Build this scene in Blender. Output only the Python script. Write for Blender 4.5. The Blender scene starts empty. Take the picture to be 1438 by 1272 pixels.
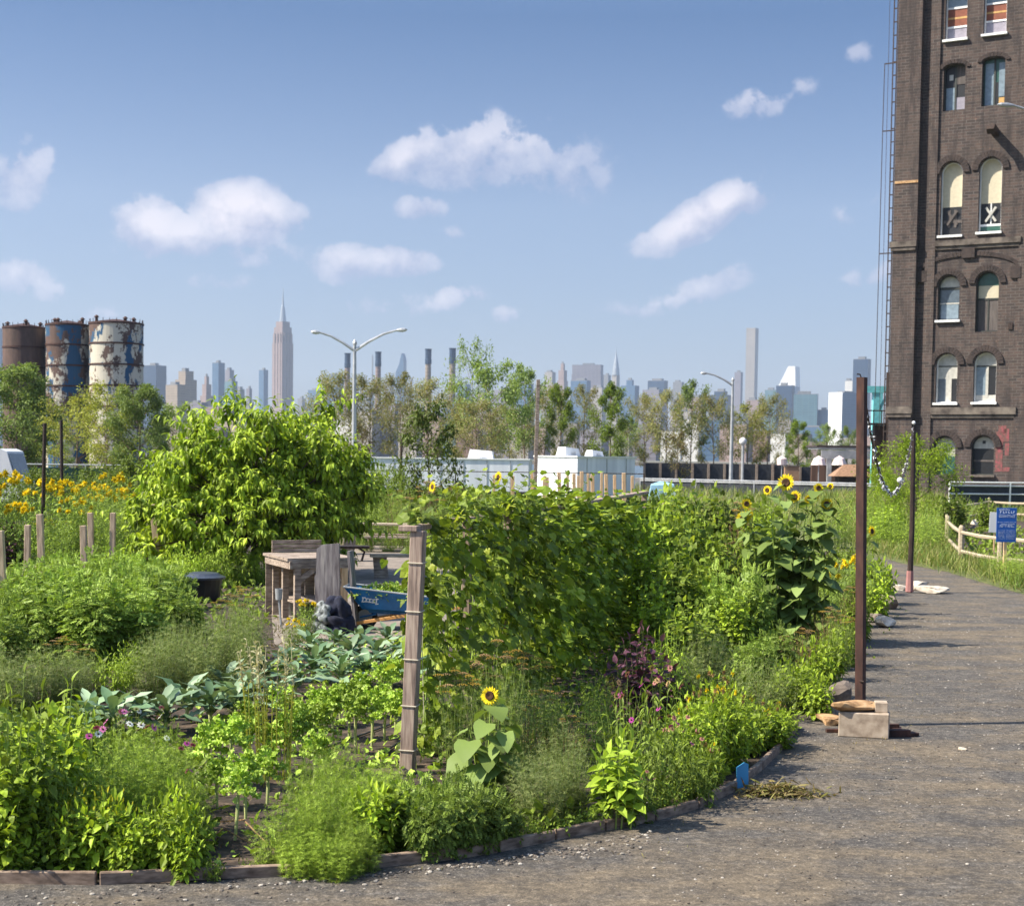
import bpy, bmesh, math, random
import numpy as np
from mathutils import Vector, Matrix

random.seed(7)
RS = np.random.RandomState(11)
R = math.radians
sc = bpy.context.scene
COL = sc.collection
FPX, CX, HZ = 2200.0, 719.0, 640.0
PITCH, ROLL = R(3.0), R(0.75)
CY = HZ + FPX * math.tan(PITCH)
CAM = Vector((0, 0, 2.7))
CM = (Matrix.Rotation(math.pi / 2 - PITCH, 3, 'X') @ Matrix.Rotation(ROLL, 3, 'Z'))

def ray(px, py):
    return CM @ Vector(((px - CX) / FPX, -(py - CY) / FPX, -1.0))
def on_z(px, py, z=0.0):
    r = ray(px, py); t = (z - CAM.z) / r.z
    return CAM + r * t
G = on_z
def P(px, py, d):
    r = ray(px, py); return CAM + r * (d / r.y)
def proj(p):
    q = CM.transposed() @ (Vector(p) - CAM)
    return (CX + FPX * q.x / -q.z, CY - FPX * q.y / -q.z)
def lin(r, g, b):
    f = lambda c: (c / 255 / 12.92) if c / 255 <= .04045 else ((c / 255 + .055) / 1.055) ** 2.4
    return (f(r), f(g), f(b), 1)

# ------------------------------------------------------------------ tagging
LABELS = []
def tag(o, label=None, cat=None, group=None, kind=None):
    if label:
        o['label'] = label
        if '{o}' in label: LABELS.append(o)
    if cat: o['category'] = cat
    if group: o['group'] = group
    if kind: o['kind'] = kind
    return o
def thing(name, label, cat, loc=(0, 0, 0), rz=0, group=None, scale=1):
    o = bpy.data.objects.new(name, None); COL.objects.link(o)
    o.empty_display_size = .2
    o.location = loc; o.rotation_euler = (0, 0, rz)
    o.scale = (scale,) * 3 if not hasattr(scale, '__len__') else scale
    return tag(o, label, cat, group)
WORDS = ['', 'first', 'second', 'third', 'fourth', 'fifth', 'sixth', 'seventh', 'eighth', 'ninth', 'tenth', 'eleventh',
         'twelfth', 'thirteenth', 'fourteenth', 'fifteenth', 'sixteenth', 'seventeenth', 'eighteenth', 'nineteenth', 'twentieth']
def ordw(i):
    if i < len(WORDS): return WORDS[i]
    s = 'th' if 10 < i % 100 < 14 else {1: 'st', 2: 'nd', 3: 'rd'}.get(i % 10, 'th')
    return '%d%s' % (i, s)
def resolve_labels():
    bpy.context.view_layer.update()
    by = {}
    for o in LABELS: by.setdefault(o['label'], []).append(o)
    for lab, os_ in by.items():
        os_.sort(key=lambda o: proj(o.matrix_world.translation)[0])
        for i, o in enumerate(os_):
            w = 'leftmost' if i == 0 else ('rightmost' if i == len(os_) - 1 else ordw(i + 1) + ' from the left')
            o['label'] = lab.replace('{o}', w)

# ------------------------------------------------------------------ numpy mesh builder
class NB:
    def __init__(s): s.v = []; s.f = []; s.n = 0
    def add(s, V, F, mat=0):
        V = np.asarray(V, float).reshape(-1, 3)
        s.v.append(V)
        if isinstance(F, np.ndarray): s.f.append((F + s.n, mat))
        else:
            for k in sorted(set(len(f) for f in F)):
                s.f.append((np.array([f for f in F if len(f) == k]) + s.n, mat))
        s.n += len(V); return s
    def inst(s, T, mats, pos, mat=0):
        tv, tf = T
        m, n = len(pos), len(tv)
        if m == 0: return s
        V = np.einsum('mij,nj->mni', mats, tv) + pos[:, None, :]
        base = (np.arange(m) * n)
        s.v.append(V.reshape(-1, 3))
        for F in tf:
            s.f.append(((F[None] + base[:, None, None]).reshape(-1, F.shape[1]) + s.n, mat))
        s.n += m * n; return s
    def tube(s, pts, rad, sides=6, mat=0, cap=True):
        pts = [Vector(p) for p in pts]; n = len(pts)
        if not hasattr(rad, '__len__'): rad = [rad] * n
        V = []; a = None
        for i, p in enumerate(pts):
            d = (pts[min(i + 1, n - 1)] - pts[max(i - 1, 0)]).normalized()
            if a is None:
                a = d.orthogonal().normalized()
            else:
                a = (a - d * a.dot(d)); a = a.normalized() if a.length > 1e-6 else d.orthogonal().normalized()
            b = d.cross(a)
            for k in range(sides):
                t = 2 * math.pi * k / sides
                V.append(p + (a * math.cos(t) + b * math.sin(t)) * rad[i])
        F = []
        for i in range(n - 1):
            for k in range(sides):
                k2 = (k + 1) % sides
                F.append((i * sides + k, i * sides + k2, (i + 1) * sides + k2, (i + 1) * sides + k))
        if cap:
            F.append(tuple(range(sides))[::-1]); F.append(tuple((n - 1) * sides + k for k in range(sides)))
        return s.add([tuple(v) for v in V], F, mat)
    def box(s, c, sz, rz=0, mat=0, bev=0, M=None):
        x, y, z = [q / 2 for q in sz]
        if bev <= 0:
            V = [(a * x, b * y, d * z) for a in (-1, 1) for b in (-1, 1) for d in (-1, 1)]
            F = [(0, 1, 3, 2), (4, 6, 7, 5), (0, 4, 5, 1), (2, 3, 7, 6), (0, 2, 6, 4), (1, 5, 7, 3)]
        else:
            bm = bmesh.new(); bmesh.ops.create_cube(bm, size=1)
            for v in bm.verts: v.co = Vector((v.co.x * sz[0], v.co.y * sz[1], v.co.z * sz[2]))
            bmesh.ops.bevel(bm, geom=bm.edges[:], offset=bev, segments=1, affect='EDGES')
            bm.verts.index_update()
            V = [tuple(v.co) for v in bm.verts]; F = [tuple(v.index for v in f.verts) for f in bm.faces]; bm.free()
        V = np.array(V)
        if M is not None: V = V @ np.array(M.to_3x3()).T
        if rz:
            cr, sr = math.cos(rz), math.sin(rz)
            V = np.stack([V[:, 0] * cr - V[:, 1] * sr, V[:, 0] * sr + V[:, 1] * cr, V[:, 2]], 1)
        return s.add(V + np.array(c), F, mat)
    def beam(s, p0, p1, w, d, mat=0, bev=0, up=(0, 0, 1)):
        """box from p0 to p1; w across (horizontal), d the other way"""
        p0, p1 = Vector(p0), Vector(p1); ax = (p1 - p0); L = ax.length; ax.normalize()
        u = Vector(up)
        if abs(ax.dot(u)) > .95: u = Vector((0, 1, 0))
        side = u.cross(ax).normalized(); n = ax.cross(side)
        M = Matrix((ax, side, n)).transposed()
        return s.box((p0 + p1) / 2, (L, w, d), 0, mat, bev, M)
    def lathe(s, prof, c=(0, 0, 0), sides=20, mat=0, cap=True):
        V = []; F = []; n = len(prof)
        for r, z in prof:
            for k in range(sides):
                t = 2 * math.pi * k / sides
                V.append((c[0] + r * math.cos(t), c[1] + r * math.sin(t), c[2] + z))
        for i in range(n - 1):
            for k in range(sides):
                k2 = (k + 1) % sides
                F.append((i * sides + k, i * sides + k2, (i + 1) * sides + k2, (i + 1) * sides + k))
        if cap:
            F.append(tuple(range(sides))[::-1]); F.append(tuple((n - 1) * sides + k for k in range(sides)))
        return s.add(V, F, mat)
    def prism(s, poly, z0, z1, mat=0):
        n = len(poly)
        V = [(x, y, z0) for x, y in poly] + [(x, y, z1) for x, y in poly]
        F = [tuple(range(n))[::-1], tuple(range(n, 2 * n))] + [(i, (i + 1) % n, n + (i + 1) % n, n + i) for i in range(n)]
        return s.add(V, F, mat)
    def mesh(s, name, mats, smooth=False):
        me = bpy.data.meshes.new(name)
        V = np.concatenate(s.v)
        fl = [(F, m) for F, m in s.f if len(F)]
        loops = np.concatenate([F.reshape(-1) for F, m in fl])
        tot = np.concatenate([np.full(len(F), F.shape[1]) for F, m in fl])
        mi = np.concatenate([np.full(len(F), m) for F, m in fl])
        st = np.concatenate([[0], np.cumsum(tot)[:-1]])
        me.vertices.add(len(V)); me.vertices.foreach_set('co', V.reshape(-1).astype(np.float32))
        me.loops.add(len(loops)); me.loops.foreach_set('vertex_index', loops.astype(np.int32))
        me.polygons.add(len(tot)); me.polygons.foreach_set('loop_start', st.astype(np.int32))
        me.polygons.foreach_set('loop_total', tot.astype(np.int32))
        me.polygons.foreach_set('material_index', mi.astype(np.int32))
        me.polygons.foreach_set('use_smooth', np.full(len(tot), bool(smooth)))
        me.update(calc_edges=True)
        for m in (mats if isinstance(mats, (list, tuple)) else [mats]): me.materials.append(m)
        return me
    def build(s, name, mats, parent=None, smooth=False, **kw):
        return link(name, s.mesh(name, mats, smooth), parent, **kw)
def link(name, me, parent=None, label=None, cat=None, group=None, kind=None):
    o = bpy.data.objects.new(name, me); COL.objects.link(o)
    if parent: o.parent = parent
    return tag(o, label, cat, group, kind)

# ------------------------------------------------------------------ materials
def mat_new(name):
    m = bpy.data.materials.new(name); m.use_nodes = True
    nt = m.node_tree; b = nt.nodes['Principled BSDF']
    return m, nt, b
def N(nt, t, **kw):
    n = nt.nodes.new(t)
    for k, v in kw.items():
        if k.startswith('i_'):
            n.inputs[k[2:].replace('_', ' ')].default_value = v
        else: setattr(n, k, v)
    return n
def ramp(nt, fac, stops, interp='LINEAR'):
    r = nt.nodes.new('ShaderNodeValToRGB'); r.color_ramp.interpolation = interp
    el = r.color_ramp.elements
    while len(el) < len(stops): el.new(.5)
    for e, (p, c) in zip(el, stops):
        e.position = p; e.color = c if len(c) == 4 else (*c, 1)
    nt.links.new(fac, r.inputs[0]); return r.outputs[0]
def mixc(nt, fac, a, b, mode='MIX'):
    n = nt.nodes.new('ShaderNodeMix'); n.data_type = 'RGBA'; n.blend_type = mode
    for v, i in ((fac, 0), (a, 6), (b, 7)):
        if hasattr(v, 'is_output') or hasattr(v, 'links'): nt.links.new(v, n.inputs[i])
        else: n.inputs[i].default_value = v
    return n.outputs[2]
def noise(nt, scale, detail=4, vec=None, rough=.55, sc3=None):
    n = N(nt, 'ShaderNodeTexNoise'); n.inputs['Scale'].default_value = scale
    n.inputs['Detail'].default_value = detail; n.inputs['Roughness'].default_value = rough
    if vec is None: vec = N(nt, 'ShaderNodeTexCoord').outputs['Object']
    if sc3:
        mp = N(nt, 'ShaderNodeMapping'); mp.inputs['Scale'].default_value = sc3
        nt.links.new(vec, mp.inputs[0]); vec = mp.outputs[0]
    nt.links.new(vec, n.inputs['Vector']); return n.outputs[0]
def bump(nt, b, h, strength=.4, dist=.02):
    n = N(nt, 'ShaderNodeBump'); n.inputs['Strength'].default_value = strength; n.inputs['Distance'].default_value = dist
    nt.links.new(h, n.inputs['Height']); nt.links.new(n.outputs[0], b.inputs['Normal'])
def noisy(name, stops, scale=3, sc3=None, rough=.8, detail=6, bmp=.3, bdist=.01, metal=0, interp='LINEAR', world=False):
    m, nt, b = mat_new(name)
    vec = N(nt, 'ShaderNodeNewGeometry').outputs['Position'] if world else None
    f = noise(nt, scale, detail, vec=vec, sc3=sc3)
    nt.links.new(ramp(nt, f, stops, interp), b.inputs['Base Color'])
    b.inputs['Roughness'].default_value = rough; b.inputs['Metallic'].default_value = metal
    if bmp: bump(nt, b, f, bmp, bdist)
    return m
def sh(c, k): return (c[0] * k, c[1] * k, c[2] * k, 1)
def plain(name, c, rough=.6, metal=0, var=.18, scale=4):
    return noisy(name, [(.3, sh(c, 1 - var)), (.7, sh(c, 1 + var))], scale, rough=rough, metal=metal, bmp=.1, bdist=.004)
def fol(name, cols, trans=.35, rough=.5, spec=.2, raw=False, rk=.71):
    trans *= .8
    """leaf surface: each leaf (mesh island) takes its own tone; part of the light passes through"""
    m = bpy.data.materials.new(name); m.use_nodes = True; nt = m.node_tree; nt.nodes.clear()
    g = N(nt, 'ShaderNodeNewGeometry'); oi = N(nt, 'ShaderNodeObjectInfo')
    n = len(cols)
    cols = [(max(q[0], rk * q[1]) * 1.78, q[1] * 1.78, q[2] * 1.4 + .004, 1) if q[1] > q[0] and not raw else q for q in cols]
    c = ramp(nt, g.outputs['Random Per Island'], [(i / max(n - 1, 1), x) for i, x in enumerate(cols)])
    hs = N(nt, 'ShaderNodeHueSaturation')
    mr = N(nt, 'ShaderNodeMapRange'); nt.links.new(oi.outputs['Random'], mr.inputs[0])
    mr.inputs[3].default_value = .72; mr.inputs[4].default_value = 1.25
    nt.links.new(mr.outputs[0], hs.inputs['Value']); nt.links.new(c, hs.inputs['Color'])
    c = hs.outputs[0]
    b = N(nt, 'ShaderNodeBsdfPrincipled'); b.inputs['Roughness'].default_value = rough
    b.inputs['Specular IOR Level'].default_value = spec
    nt.links.new(c, b.inputs['Base Color'])
    t = N(nt, 'ShaderNodeBsdfTranslucent')
    tc = mixc(nt, 1.0, c, (1.0, 1.0, .45, 1), 'MULTIPLY'); gm = N(nt, 'ShaderNodeBrightContrast')
    nt.links.new(tc, t.inputs[0])
    mx = N(nt, 'ShaderNodeMixShader'); mx.inputs[0].default_value = trans
    nt.links.new(b.outputs[0], mx.inputs[1]); nt.links.new(t.outputs[0], mx.inputs[2])
    o = N(nt, 'ShaderNodeOutputMaterial'); nt.links.new(mx.outputs[0], o.inputs[0])
    return m

MT = {}
MT['post'] = noisy('weathered_timber', [(.3, lin(92, 78, 72)), (.5, lin(150, 130, 118)), (.72, lin(186, 168, 152))], 6, (6, 6, .5), .85, 8, .35, .006)
MT['graywood'] = noisy('grey_old_wood', [(.3, lin(96, 84, 74)), (.5, lin(146, 130, 116)), (.75, lin(190, 176, 160))], 5, (1, 5, 5), .85, 8, .35, .006)
MT['barnwood'] = noisy('silver_plank', [(.3, lin(70, 62, 64)), (.5, lin(122, 116, 118)), (.75, lin(160, 154, 150))], 4, (5, 5, .6), .85, 8, .5, .01)
MT['tanwood'] = noisy('new_lumber', [(.3, lin(190, 154, 112)), (.6, lin(226, 192, 148))], 6, (6, 6, .6), .7, 6, .15, .003)
MT['handle'] = noisy('varnished_handle', [(.3, lin(170, 118, 60)), (.6, lin(214, 158, 92))], 8, (1, 8, 8), .5, 6, .1, .002)
MT['stake'] = noisy('stake_wood', [(.3, lin(140, 118, 98)), (.6, lin(200, 176, 150))], 7, (6, 6, .5), .85, 6, .2, .004)
MT['rail'] = noisy('split_rail_wood', [(.3, lin(128, 114, 94)), (.6, lin(182, 168, 144))], 6, (1, 6, 6), .85, 6, .3, .006)
MT['edge'] = noisy('edging_wood', [(.3, lin(88, 72, 60)), (.55, lin(140, 120, 104)), (.8, lin(172, 152, 132))], 5, (2, 2, 6), .9, 6, .3, .006, world=True)
MT['rust'] = noisy('rusted_steel', [(.3, lin(38, 25, 22)), (.5, lin(66, 42, 36)), (.75, lin(92, 60, 48))], 5, (3, 3, .8), .75, 8, .4, .004, .2)
MT['darksteel'] = noisy('dark_pipe', [(.3, lin(34, 26, 24)), (.7, lin(70, 54, 46))], 5, (3, 3, .8), .6, 6, .2, .003, .3)
MT['galv'] = noisy('galvanised_steel', [(.3, lin(150, 154, 158)), (.7, lin(190, 192, 194))], 2, None, .45, 3, .05, .002, .35)
MT['white'] = noisy('white_paint', [(.3, lin(205, 207, 208)), (.65, lin(238, 238, 236))], 1.2, (1, 1, .3), .5, 6, .05, .002)
MT['conc'] = noisy('concrete', [(.3, lin(128, 112, 96)), (.5, lin(166, 150, 132)), (.75, lin(190, 176, 158))], 9, None, .9, 10, .4, .006)
MT['stone_tan'] = noisy('tan_rock', [(.3, lin(120, 88, 60)), (.5, lin(176, 140, 100)), (.75, lin(206, 178, 140))], 9, None, .9, 10, .6, .012)
MT['stone_grey'] = noisy('grey_rock', [(.3, lin(76, 66, 60)), (.55, lin(120, 108, 98)), (.8, lin(160, 146, 130))], 8, None, .9, 10, .6, .012)
MT['stone_white'] = noisy('pale_rock', [(.3, lin(160, 144, 124)), (.6, lin(214, 204, 188))], 8, None, .85, 8, .5, .01)
MT['black'] = plain('black_plastic', lin(26, 28, 34), .4)
MT['blue'] = noisy('blue_tray_paint', [(.3, lin(10, 84, 136)), (.7, lin(20, 112, 172))], 5, None, .35, 5, .05, .002)
MT['navy'] = noisy('navy_cloth', [(.3, lin(18, 20, 34)), (.7, lin(40, 44, 66))], 9, None, .95, 5, .8, .02)
MT['palecloth'] = noisy('pale_cloth', [(.38, lin(50, 56, 56)), (.6, lin(140, 146, 148))], 14, None, .95, 5, .8, .02)
MT['twine'] = plain('twine', lin(200, 192, 172), .8)
MT['chain'] = noisy('chain_white', [(.35, lin(120, 124, 130)), (.6, lin(214, 216, 218))], 30, None, .5, 4, .2, .004)
MT['stem'] = plain('green_stem', lin(128, 150, 66), .6)
MT['stem_pale'] = plain('pale_stem', lin(176, 184, 122), .6)
MT['stem_dark'] = plain('dark_stem', lin(66, 70, 34), .7)
MT['bark'] = noisy('bark', [(.3, lin(70, 58, 46)), (.7, lin(130, 112, 92))], 6, (4, 4, 1), .9, 6, .5, .01)
MT['twig'] = noisy('dry_twig', [(.3, lin(110, 84, 56)), (.7, lin(170, 138, 96))], 6, None, .9, 5, .2, .004)
# foliage sets
F = {}
F['bright'] = fol('leaf_bright', [(.035, .085, .01, 1), (.07, .15, .015, 1), (.12, .22, .02, 1), (.17, .28, .025, 1), (.26, .34, .04, 1)], .4)
F['mid'] = fol('leaf_mid', [(.03, .08, .012, 1), (.06, .14, .02, 1), (.10, .19, .025, 1)], .35)
F['dark'] = fol('leaf_dark', [(.02, .055, .014, 1), (.035, .09, .02, 1), (.06, .12, .025, 1)], .3)
F['peach'] = fol('leaf_peach', [(.025, .06, .008, 1), (.06, .125, .012, 1), (.11, .19, .018, 1), (.19, .26, .025, 1), (.26, .32, .04, 1)], .36)
F['bean'] = fol('leaf_bean', [(.03, .075, .014, 1), (.05, .125, .02, 1), (.10, .18, .03, 1), (.17, .25, .04, 1), (.26, .3, .05, 1)], .5)
F['kale'] = fol('leaf_kale', [(.10, .18, .09, 1), (.19, .29, .16, 1), (.34, .45, .29, 1)], .2, .45, raw=True)
F['curly'] = fol('leaf_curly', [(.10, .19, .03, 1), (.17, .28, .05, 1), (.24, .36, .08, 1)], .3)
F['sun'] = fol('leaf_sunflower', [(.045, .09, .025, 1), (.075, .135, .04, 1), (.11, .17, .055, 1), (.15, .21, .08, 1)], .35)
F['feather'] = fol('leaf_feathery', [(.08, .15, .02, 1), (.13, .21, .03, 1), (.19, .26, .045, 1)], .35)
F['fennel'] = fol('leaf_fennel', [(.07, .11, .04, 1), (.12, .15, .06, 1), (.17, .18, .08, 1)], .3)
F['tomato'] = fol('leaf_tomato', [(.06, .13, .025, 1), (.12, .21, .045, 1), (.2, .3, .07, 1)], .35)
F['marigold'] = fol('leaf_marigold', [(.03, .09, .022, 1), (.06, .14, .03, 1), (.10, .2, .04, 1)], .3)
F['yellow'] = fol('leaf_yellow', [(.2, .22, .015, 1), (.34, .34, .02, 1), (.42, .38, .03, 1)], .4)
F['lime'] = fol('leaf_lime', [(.12, .2, .02, 1), (.19, .28, .03, 1), (.25, .34, .05, 1)], .35)
F['purple'] = fol('leaf_purple', [(.05, .018, .03, 1), (.10, .035, .06, 1), (.2, .1, .14, 1)], .25)
F['dry'] = fol('leaf_dry', [(.07, .045, .02, 1), (.18, .13, .05, 1), (.3, .25, .10, 1), (.2, .2, .05, 1), (.05, .035, .02, 1)], .3, raw=True)
F['grass'] = fol('leaf_grass', [(.08, .12, .02, 1), (.17, .22, .04, 1), (.30, .30, .09, 1), (.12, .17, .03, 1), (.3, .25, .11, 1), (.1, .18, .03, 1), (.16, .26, .04, 1)], .35, raw=True)
F['seed'] = fol('leaf_seedhead', [(.34, .32, .2, 1), (.5, .47, .32, 1)], .35)
F['treefar'] = fol('leaf_far', [(.07, .11, .035, 1), (.11, .165, .05, 1), (.18, .23, .09, 1)], .4)
F['treebrown'] = fol('leaf_far_brown', [(.3, .25, .12, 1), (.34, .33, .12, 1), (.26, .32, .1, 1), (.45, .36, .2, 1)], .4, raw=True)
F['treeyellow'] = fol('leaf_far_yellow', [(.16, .19, .04, 1), (.26, .28, .06, 1), (.36, .34, .09, 1)], .4)
PET = {}
for nme, c in dict(yellow=(.92, .72, .03, 1), orange=(.75, .36, .03, 1), pink=(.55, .17, .38, 1), magenta=(.42, .06, .3, 1), white=(.8, .8, .74, 1),
                   rose=(.5, .22, .2, 1), mustard=(.42, .28, .05, 1), tan=(.4, .26, .13, 1)).items():
    PET[nme] = fol('petal_' + nme, [sh(c, .75), c], .25, .6, .1)
MT['disc'] = noisy('flower_disc', [(.35, lin(30, 18, 8)), (.65, lin(86, 54, 20))], 90, None, .9, 4, .5, .004)
# ------------------------------------------------------------------ leaf templates: unit leaf along +X, face up +Z
def leaf_t(w=.5, segs=3, droop=.25, fold=.12, prof=None, wave=0):
    prof = prof or (lambda t: math.sin(math.pi * min(1, t) ** .8) ** .8)
    V = [(0, 0, 0)]; rows = []
    for i in range(1, segs + 1):
        t = i / (segs + 1); z = -droop * t * t; h = prof(t) * w / 2
        wv = wave * (1 if i % 2 else -1)
        V += [(t, 0, z), (t, h, z + fold * h * 2 + wv), (t, -h, z + fold * h * 2 - wv)]
        rows.append(len(V) - 3)
    V.append((1, 0, -droop)); tip = len(V) - 1
    r0, r1 = rows[0], rows[-1]
    F3 = [(0, r0, r0 + 1), (0, r0 + 2, r0), (tip, r1 + 1, r1), (tip, r1, r1 + 2)]
    F4 = []
    for a, b in zip(rows, rows[1:]):
        F4 += [(a, b, b + 1, a + 1), (b, a, a + 2, b + 2)]
    out = [np.array(F3)]
    if F4: out.append(np.array(F4))
    return np.array(V, float), out
def heart_t(w=.95, droop=.3, fold=.1):
    z = lambda t: -droop * t * t
    mid = [(0, 0, 0), (.22, 0, z(.22)), (.5, 0, z(.5)), (.78, 0, z(.78)), (1, 0, z(1))]
    rim = [(-.13, .2), (-.06, .40), (.18, .5), (.48, .43), (.76, .22)]
    V = list(mid)
    for s in (1, -1): V += [(x, s * y * w, z(max(x, 0)) + fold * y + .03 * (1 if i % 2 else -1)) for i, (x, y) in enumerate(rim)]
    F3, F4 = [], []
    for o, fl in ((5, 0), (10, 1)):
        f3 = [(0, o + 1, o), (3, 4, o + 4), (0, o + 2, o + 1)]; f4 = [(0, 1, o + 3, o + 2), (1, 2, o + 4, o + 3)]; f3 += [(2, 3, o + 4)]
        F3 += [f[::-1] if fl else f for f in f3]; F4 += [f[::-1] if fl else f for f in f4]
    return np.array(V, float), [np.array(F4), np.array(F3)]
def diamond_t(w=.5, fold=.12):
    V = [(0, 0, 0), (.45, w / 2, fold), (.45, -w / 2, fold), (1, 0, -.1)]
    return np.array(V, float), [np.array([(0, 3, 1), (0, 2, 3)])]
def feather_t(n=9, w=.02, seed=1, spread=1.0):
    r = np.random.RandomState(seed); V = []; F3 = []
    for i in range(n):
        a = (i / (n - 1) - .5) * 2 * spread; b = r.uniform(-.5, .5); L = r.uniform(.55, 1)
        s = r.uniform(0, .45)
        d = np.array([math.cos(a), math.sin(a), b * .7]); d /= np.linalg.norm(d)
        p = np.array([s, 0, 0]); q = p + d * L * .6; side = np.cross(d, [0, 0, 1]); side /= np.linalg.norm(side) + 1e-9
        k = len(V); V += [tuple(p - side * w), tuple(p + side * w), tuple(q)]; F3.append((k, k + 1, k + 2))
    return np.array(V, float), [np.array(F3)]
def pinnate_t(n=4, w=.16):
    """compound leaf with paired leaflets"""
    V = []; F3 = []
    def leaflet(px, ang, L):
        k = len(V); c, s = math.cos(ang), math.sin(ang)
        for x, y, z in ((0, 0, 0), (.5 * L, w * L * 1.6, .03), (L, 0, -.06), (.5 * L, -w * L * 1.6, .03)):
            V.append((px + x * c - y * s, x * s + y * c, z - px * px * .2))
        F3.extend([(k, k + 2, k + 1), (k, k + 3, k + 2)])
    for i in range(n):
        t = .15 + .7 * i / n
        for sg in (1, -1): leaflet(t, sg * 1.0, .38 * math.sin(math.pi * (t * .8 + .15)) + .08)
    leaflet(.78, 0, .3)
    return np.array(V, float), [np.array(F3)]
def frill_t(seed=3):
    """curly kale leaf: narrow stalk carrying a ruffled rim"""
    r = np.random.RandomState(seed); V = [(0, .02, 0), (0, -.02, 0), (.5, .02, .04), (.5, -.02, .04)]; F4 = [(0, 2, 3, 1)]; F3 = []
    n = 15; ring = []
    for i in range(n):
        a = -2.5 + 5.0 * i / (n - 1); rr = .34 + .09 * (i % 2) + r.uniform(-.03, .03)
        ring.append((.62 + rr * math.cos(a), rr * .95 * math.sin(a), -.12 * (math.cos(a) + .2) + .16 * ((i % 2) - .5)))
    inner = [(.62 + .5 * (x - .62), .5 * y, .05 + z * .2) for x, y, z in ring]
    k = len(V); V += ring + inner + [(.6, 0, .02)]; c = len(V) - 1
    for i in range(n - 1):
        F4.append((k + i, k + i + 1, k + n + i + 1, k + n + i)); F3.append((k + n + i, k + n + i + 1, c))
    for i in range(46):
        a = -2.6 + 5.2 * i / 45; rr = .40 + r.uniform(-.16, .08); c0 = np.array([.62 + rr * math.cos(a), rr * .9 * math.sin(a), -.10 * math.cos(a) + r.uniform(-.06, .06)])
        d = nrm(np.array([math.cos(a), math.sin(a), 0]) * .5 + r.normal(size=3) * .7); e_ = nrm(np.cross(d, r.normal(size=3))); L = r.uniform(.12, .2)
        k3 = len(V); V += [tuple(c0), tuple(c0 + d * L + e_ * L * .6), tuple(c0 + d * L * 1.3), tuple(c0 + d * L - e_ * L * .6)]; F3 += [(k3, k3 + 1, k3 + 2), (k3, k3 + 2, k3 + 3)]
    return np.array(V, float), [np.array(F4), np.array(F3)]
L_OV = leaf_t(.55, 2, .25, .15)
L_LONG = leaf_t(.28, 4, .55, .2)
L_PADDLE = leaf_t(.33, 7, .85, .2, lambda t: (.3 + .7 * min(1, t * 1.6)) * (1 - max(0, t - .8) * 2.6), .05)
L_HEART = heart_t()
L_DIA = diamond_t(.55)
L_DIAN = diamond_t(.3)
L_FEA = feather_t(8, .026)
L_FEA2 = feather_t(10, .024, 4, 1.4)
L_PIN = pinnate_t()
def nrm(a): return a / (np.linalg.norm(a, axis=-1, keepdims=True) + 1e-9)
L_FRILL = frill_t()
L_NARROW = leaf_t(.16, 2, .3, .1)
L_BLADE = leaf_t(.05, 3, .35, .02, lambda t: 1 - t * .7)

def nrm(a): return a / (np.linalg.norm(a, axis=-1, keepdims=True) + 1e-9)
def frames(d, upj=.5, rs=RS, up=(0, 0, 1)):
    d = nrm(d); up = np.array(up)[None] + rs.uniform(-upj, upj, d.shape)
    s = nrm(np.cross(up, d)); n = np.cross(d, s)
    return np.stack([d, s, n], -1)
def put(nb, T, pos, d, size, upj=.5, mat=0, wj=.15):
    M = frames(d, upj)
    sz = np.asarray(size).reshape(-1, 1, 1) * np.ones((len(pos), 1, 1))
    M = M * sz
    M[:, :, 1] *= RS.uniform(1 - wj, 1 + wj, (len(pos), 1))
    nb.inst(T, M, pos, mat)
def bez(p0, p1, p2, n):
    t = np.linspace(0, 1, n)[:, None]
    return (1 - t) ** 2 * p0 + 2 * t * (1 - t) * p1 + t * t * p2
def shoot(nbs, nbl, p0, p2, T, nl, size, t0=.2, el=.35, droop=.3, sr=.006, lift=.45, tip=True, pet=.0, mid=None, upj=.5, sizes=None):
    p0 = np.array(p0, float); p2 = np.array(p2, float)
    if mid is None:
        mid = p0 + (p2 - p0) * np.array([.25, .25, .75 if p2[2] > p0[2] else .2]); mid[2] = p0[2] + (p2[2] - p0[2]) * .5 + lift * np.linalg.norm((p2 - p0)[:2])
    C = bez(p0, mid, p2, 9)
    if nbs is not None: nbs.tube(C[::2], list(np.linspace(sr, sr * .35, 5)), 5 if sr > .01 else 4, cap=False)
    t = np.linspace(t0, 1, nl) + RS.uniform(-.02, .02, nl); t = np.clip(t, 0, 1)[:, None]
    pos = (1 - t) ** 2 * p0 + 2 * t * (1 - t) * mid + t * t * p2
    tan = nrm(2 * (1 - t) * (mid - p0) + 2 * t * (p2 - mid))
    az = RS.uniform(0, 6.28) + np.arange(nl) * 2.4 + RS.uniform(-.4, .4, nl)
    a = nrm(np.cross(tan, np.array([.3, .7, .2]))); b = np.cross(tan, a)
    rad = a * np.cos(az)[:, None] + b * np.sin(az)[:, None]
    d = nrm(rad + tan * el + np.array([0, 0, -droop]) + RS.uniform(-.2, .2, rad.shape))
    if tip: d[-1] = tan[-1]
    s = size * RS.uniform(.7, 1.15, nl) * (1.08 - .45 * t[:, 0])
    if pet: pos = pos + d * pet * s[:, None]
    put(nbl, T, pos, d, s, upj)
    return C[-1]
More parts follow.
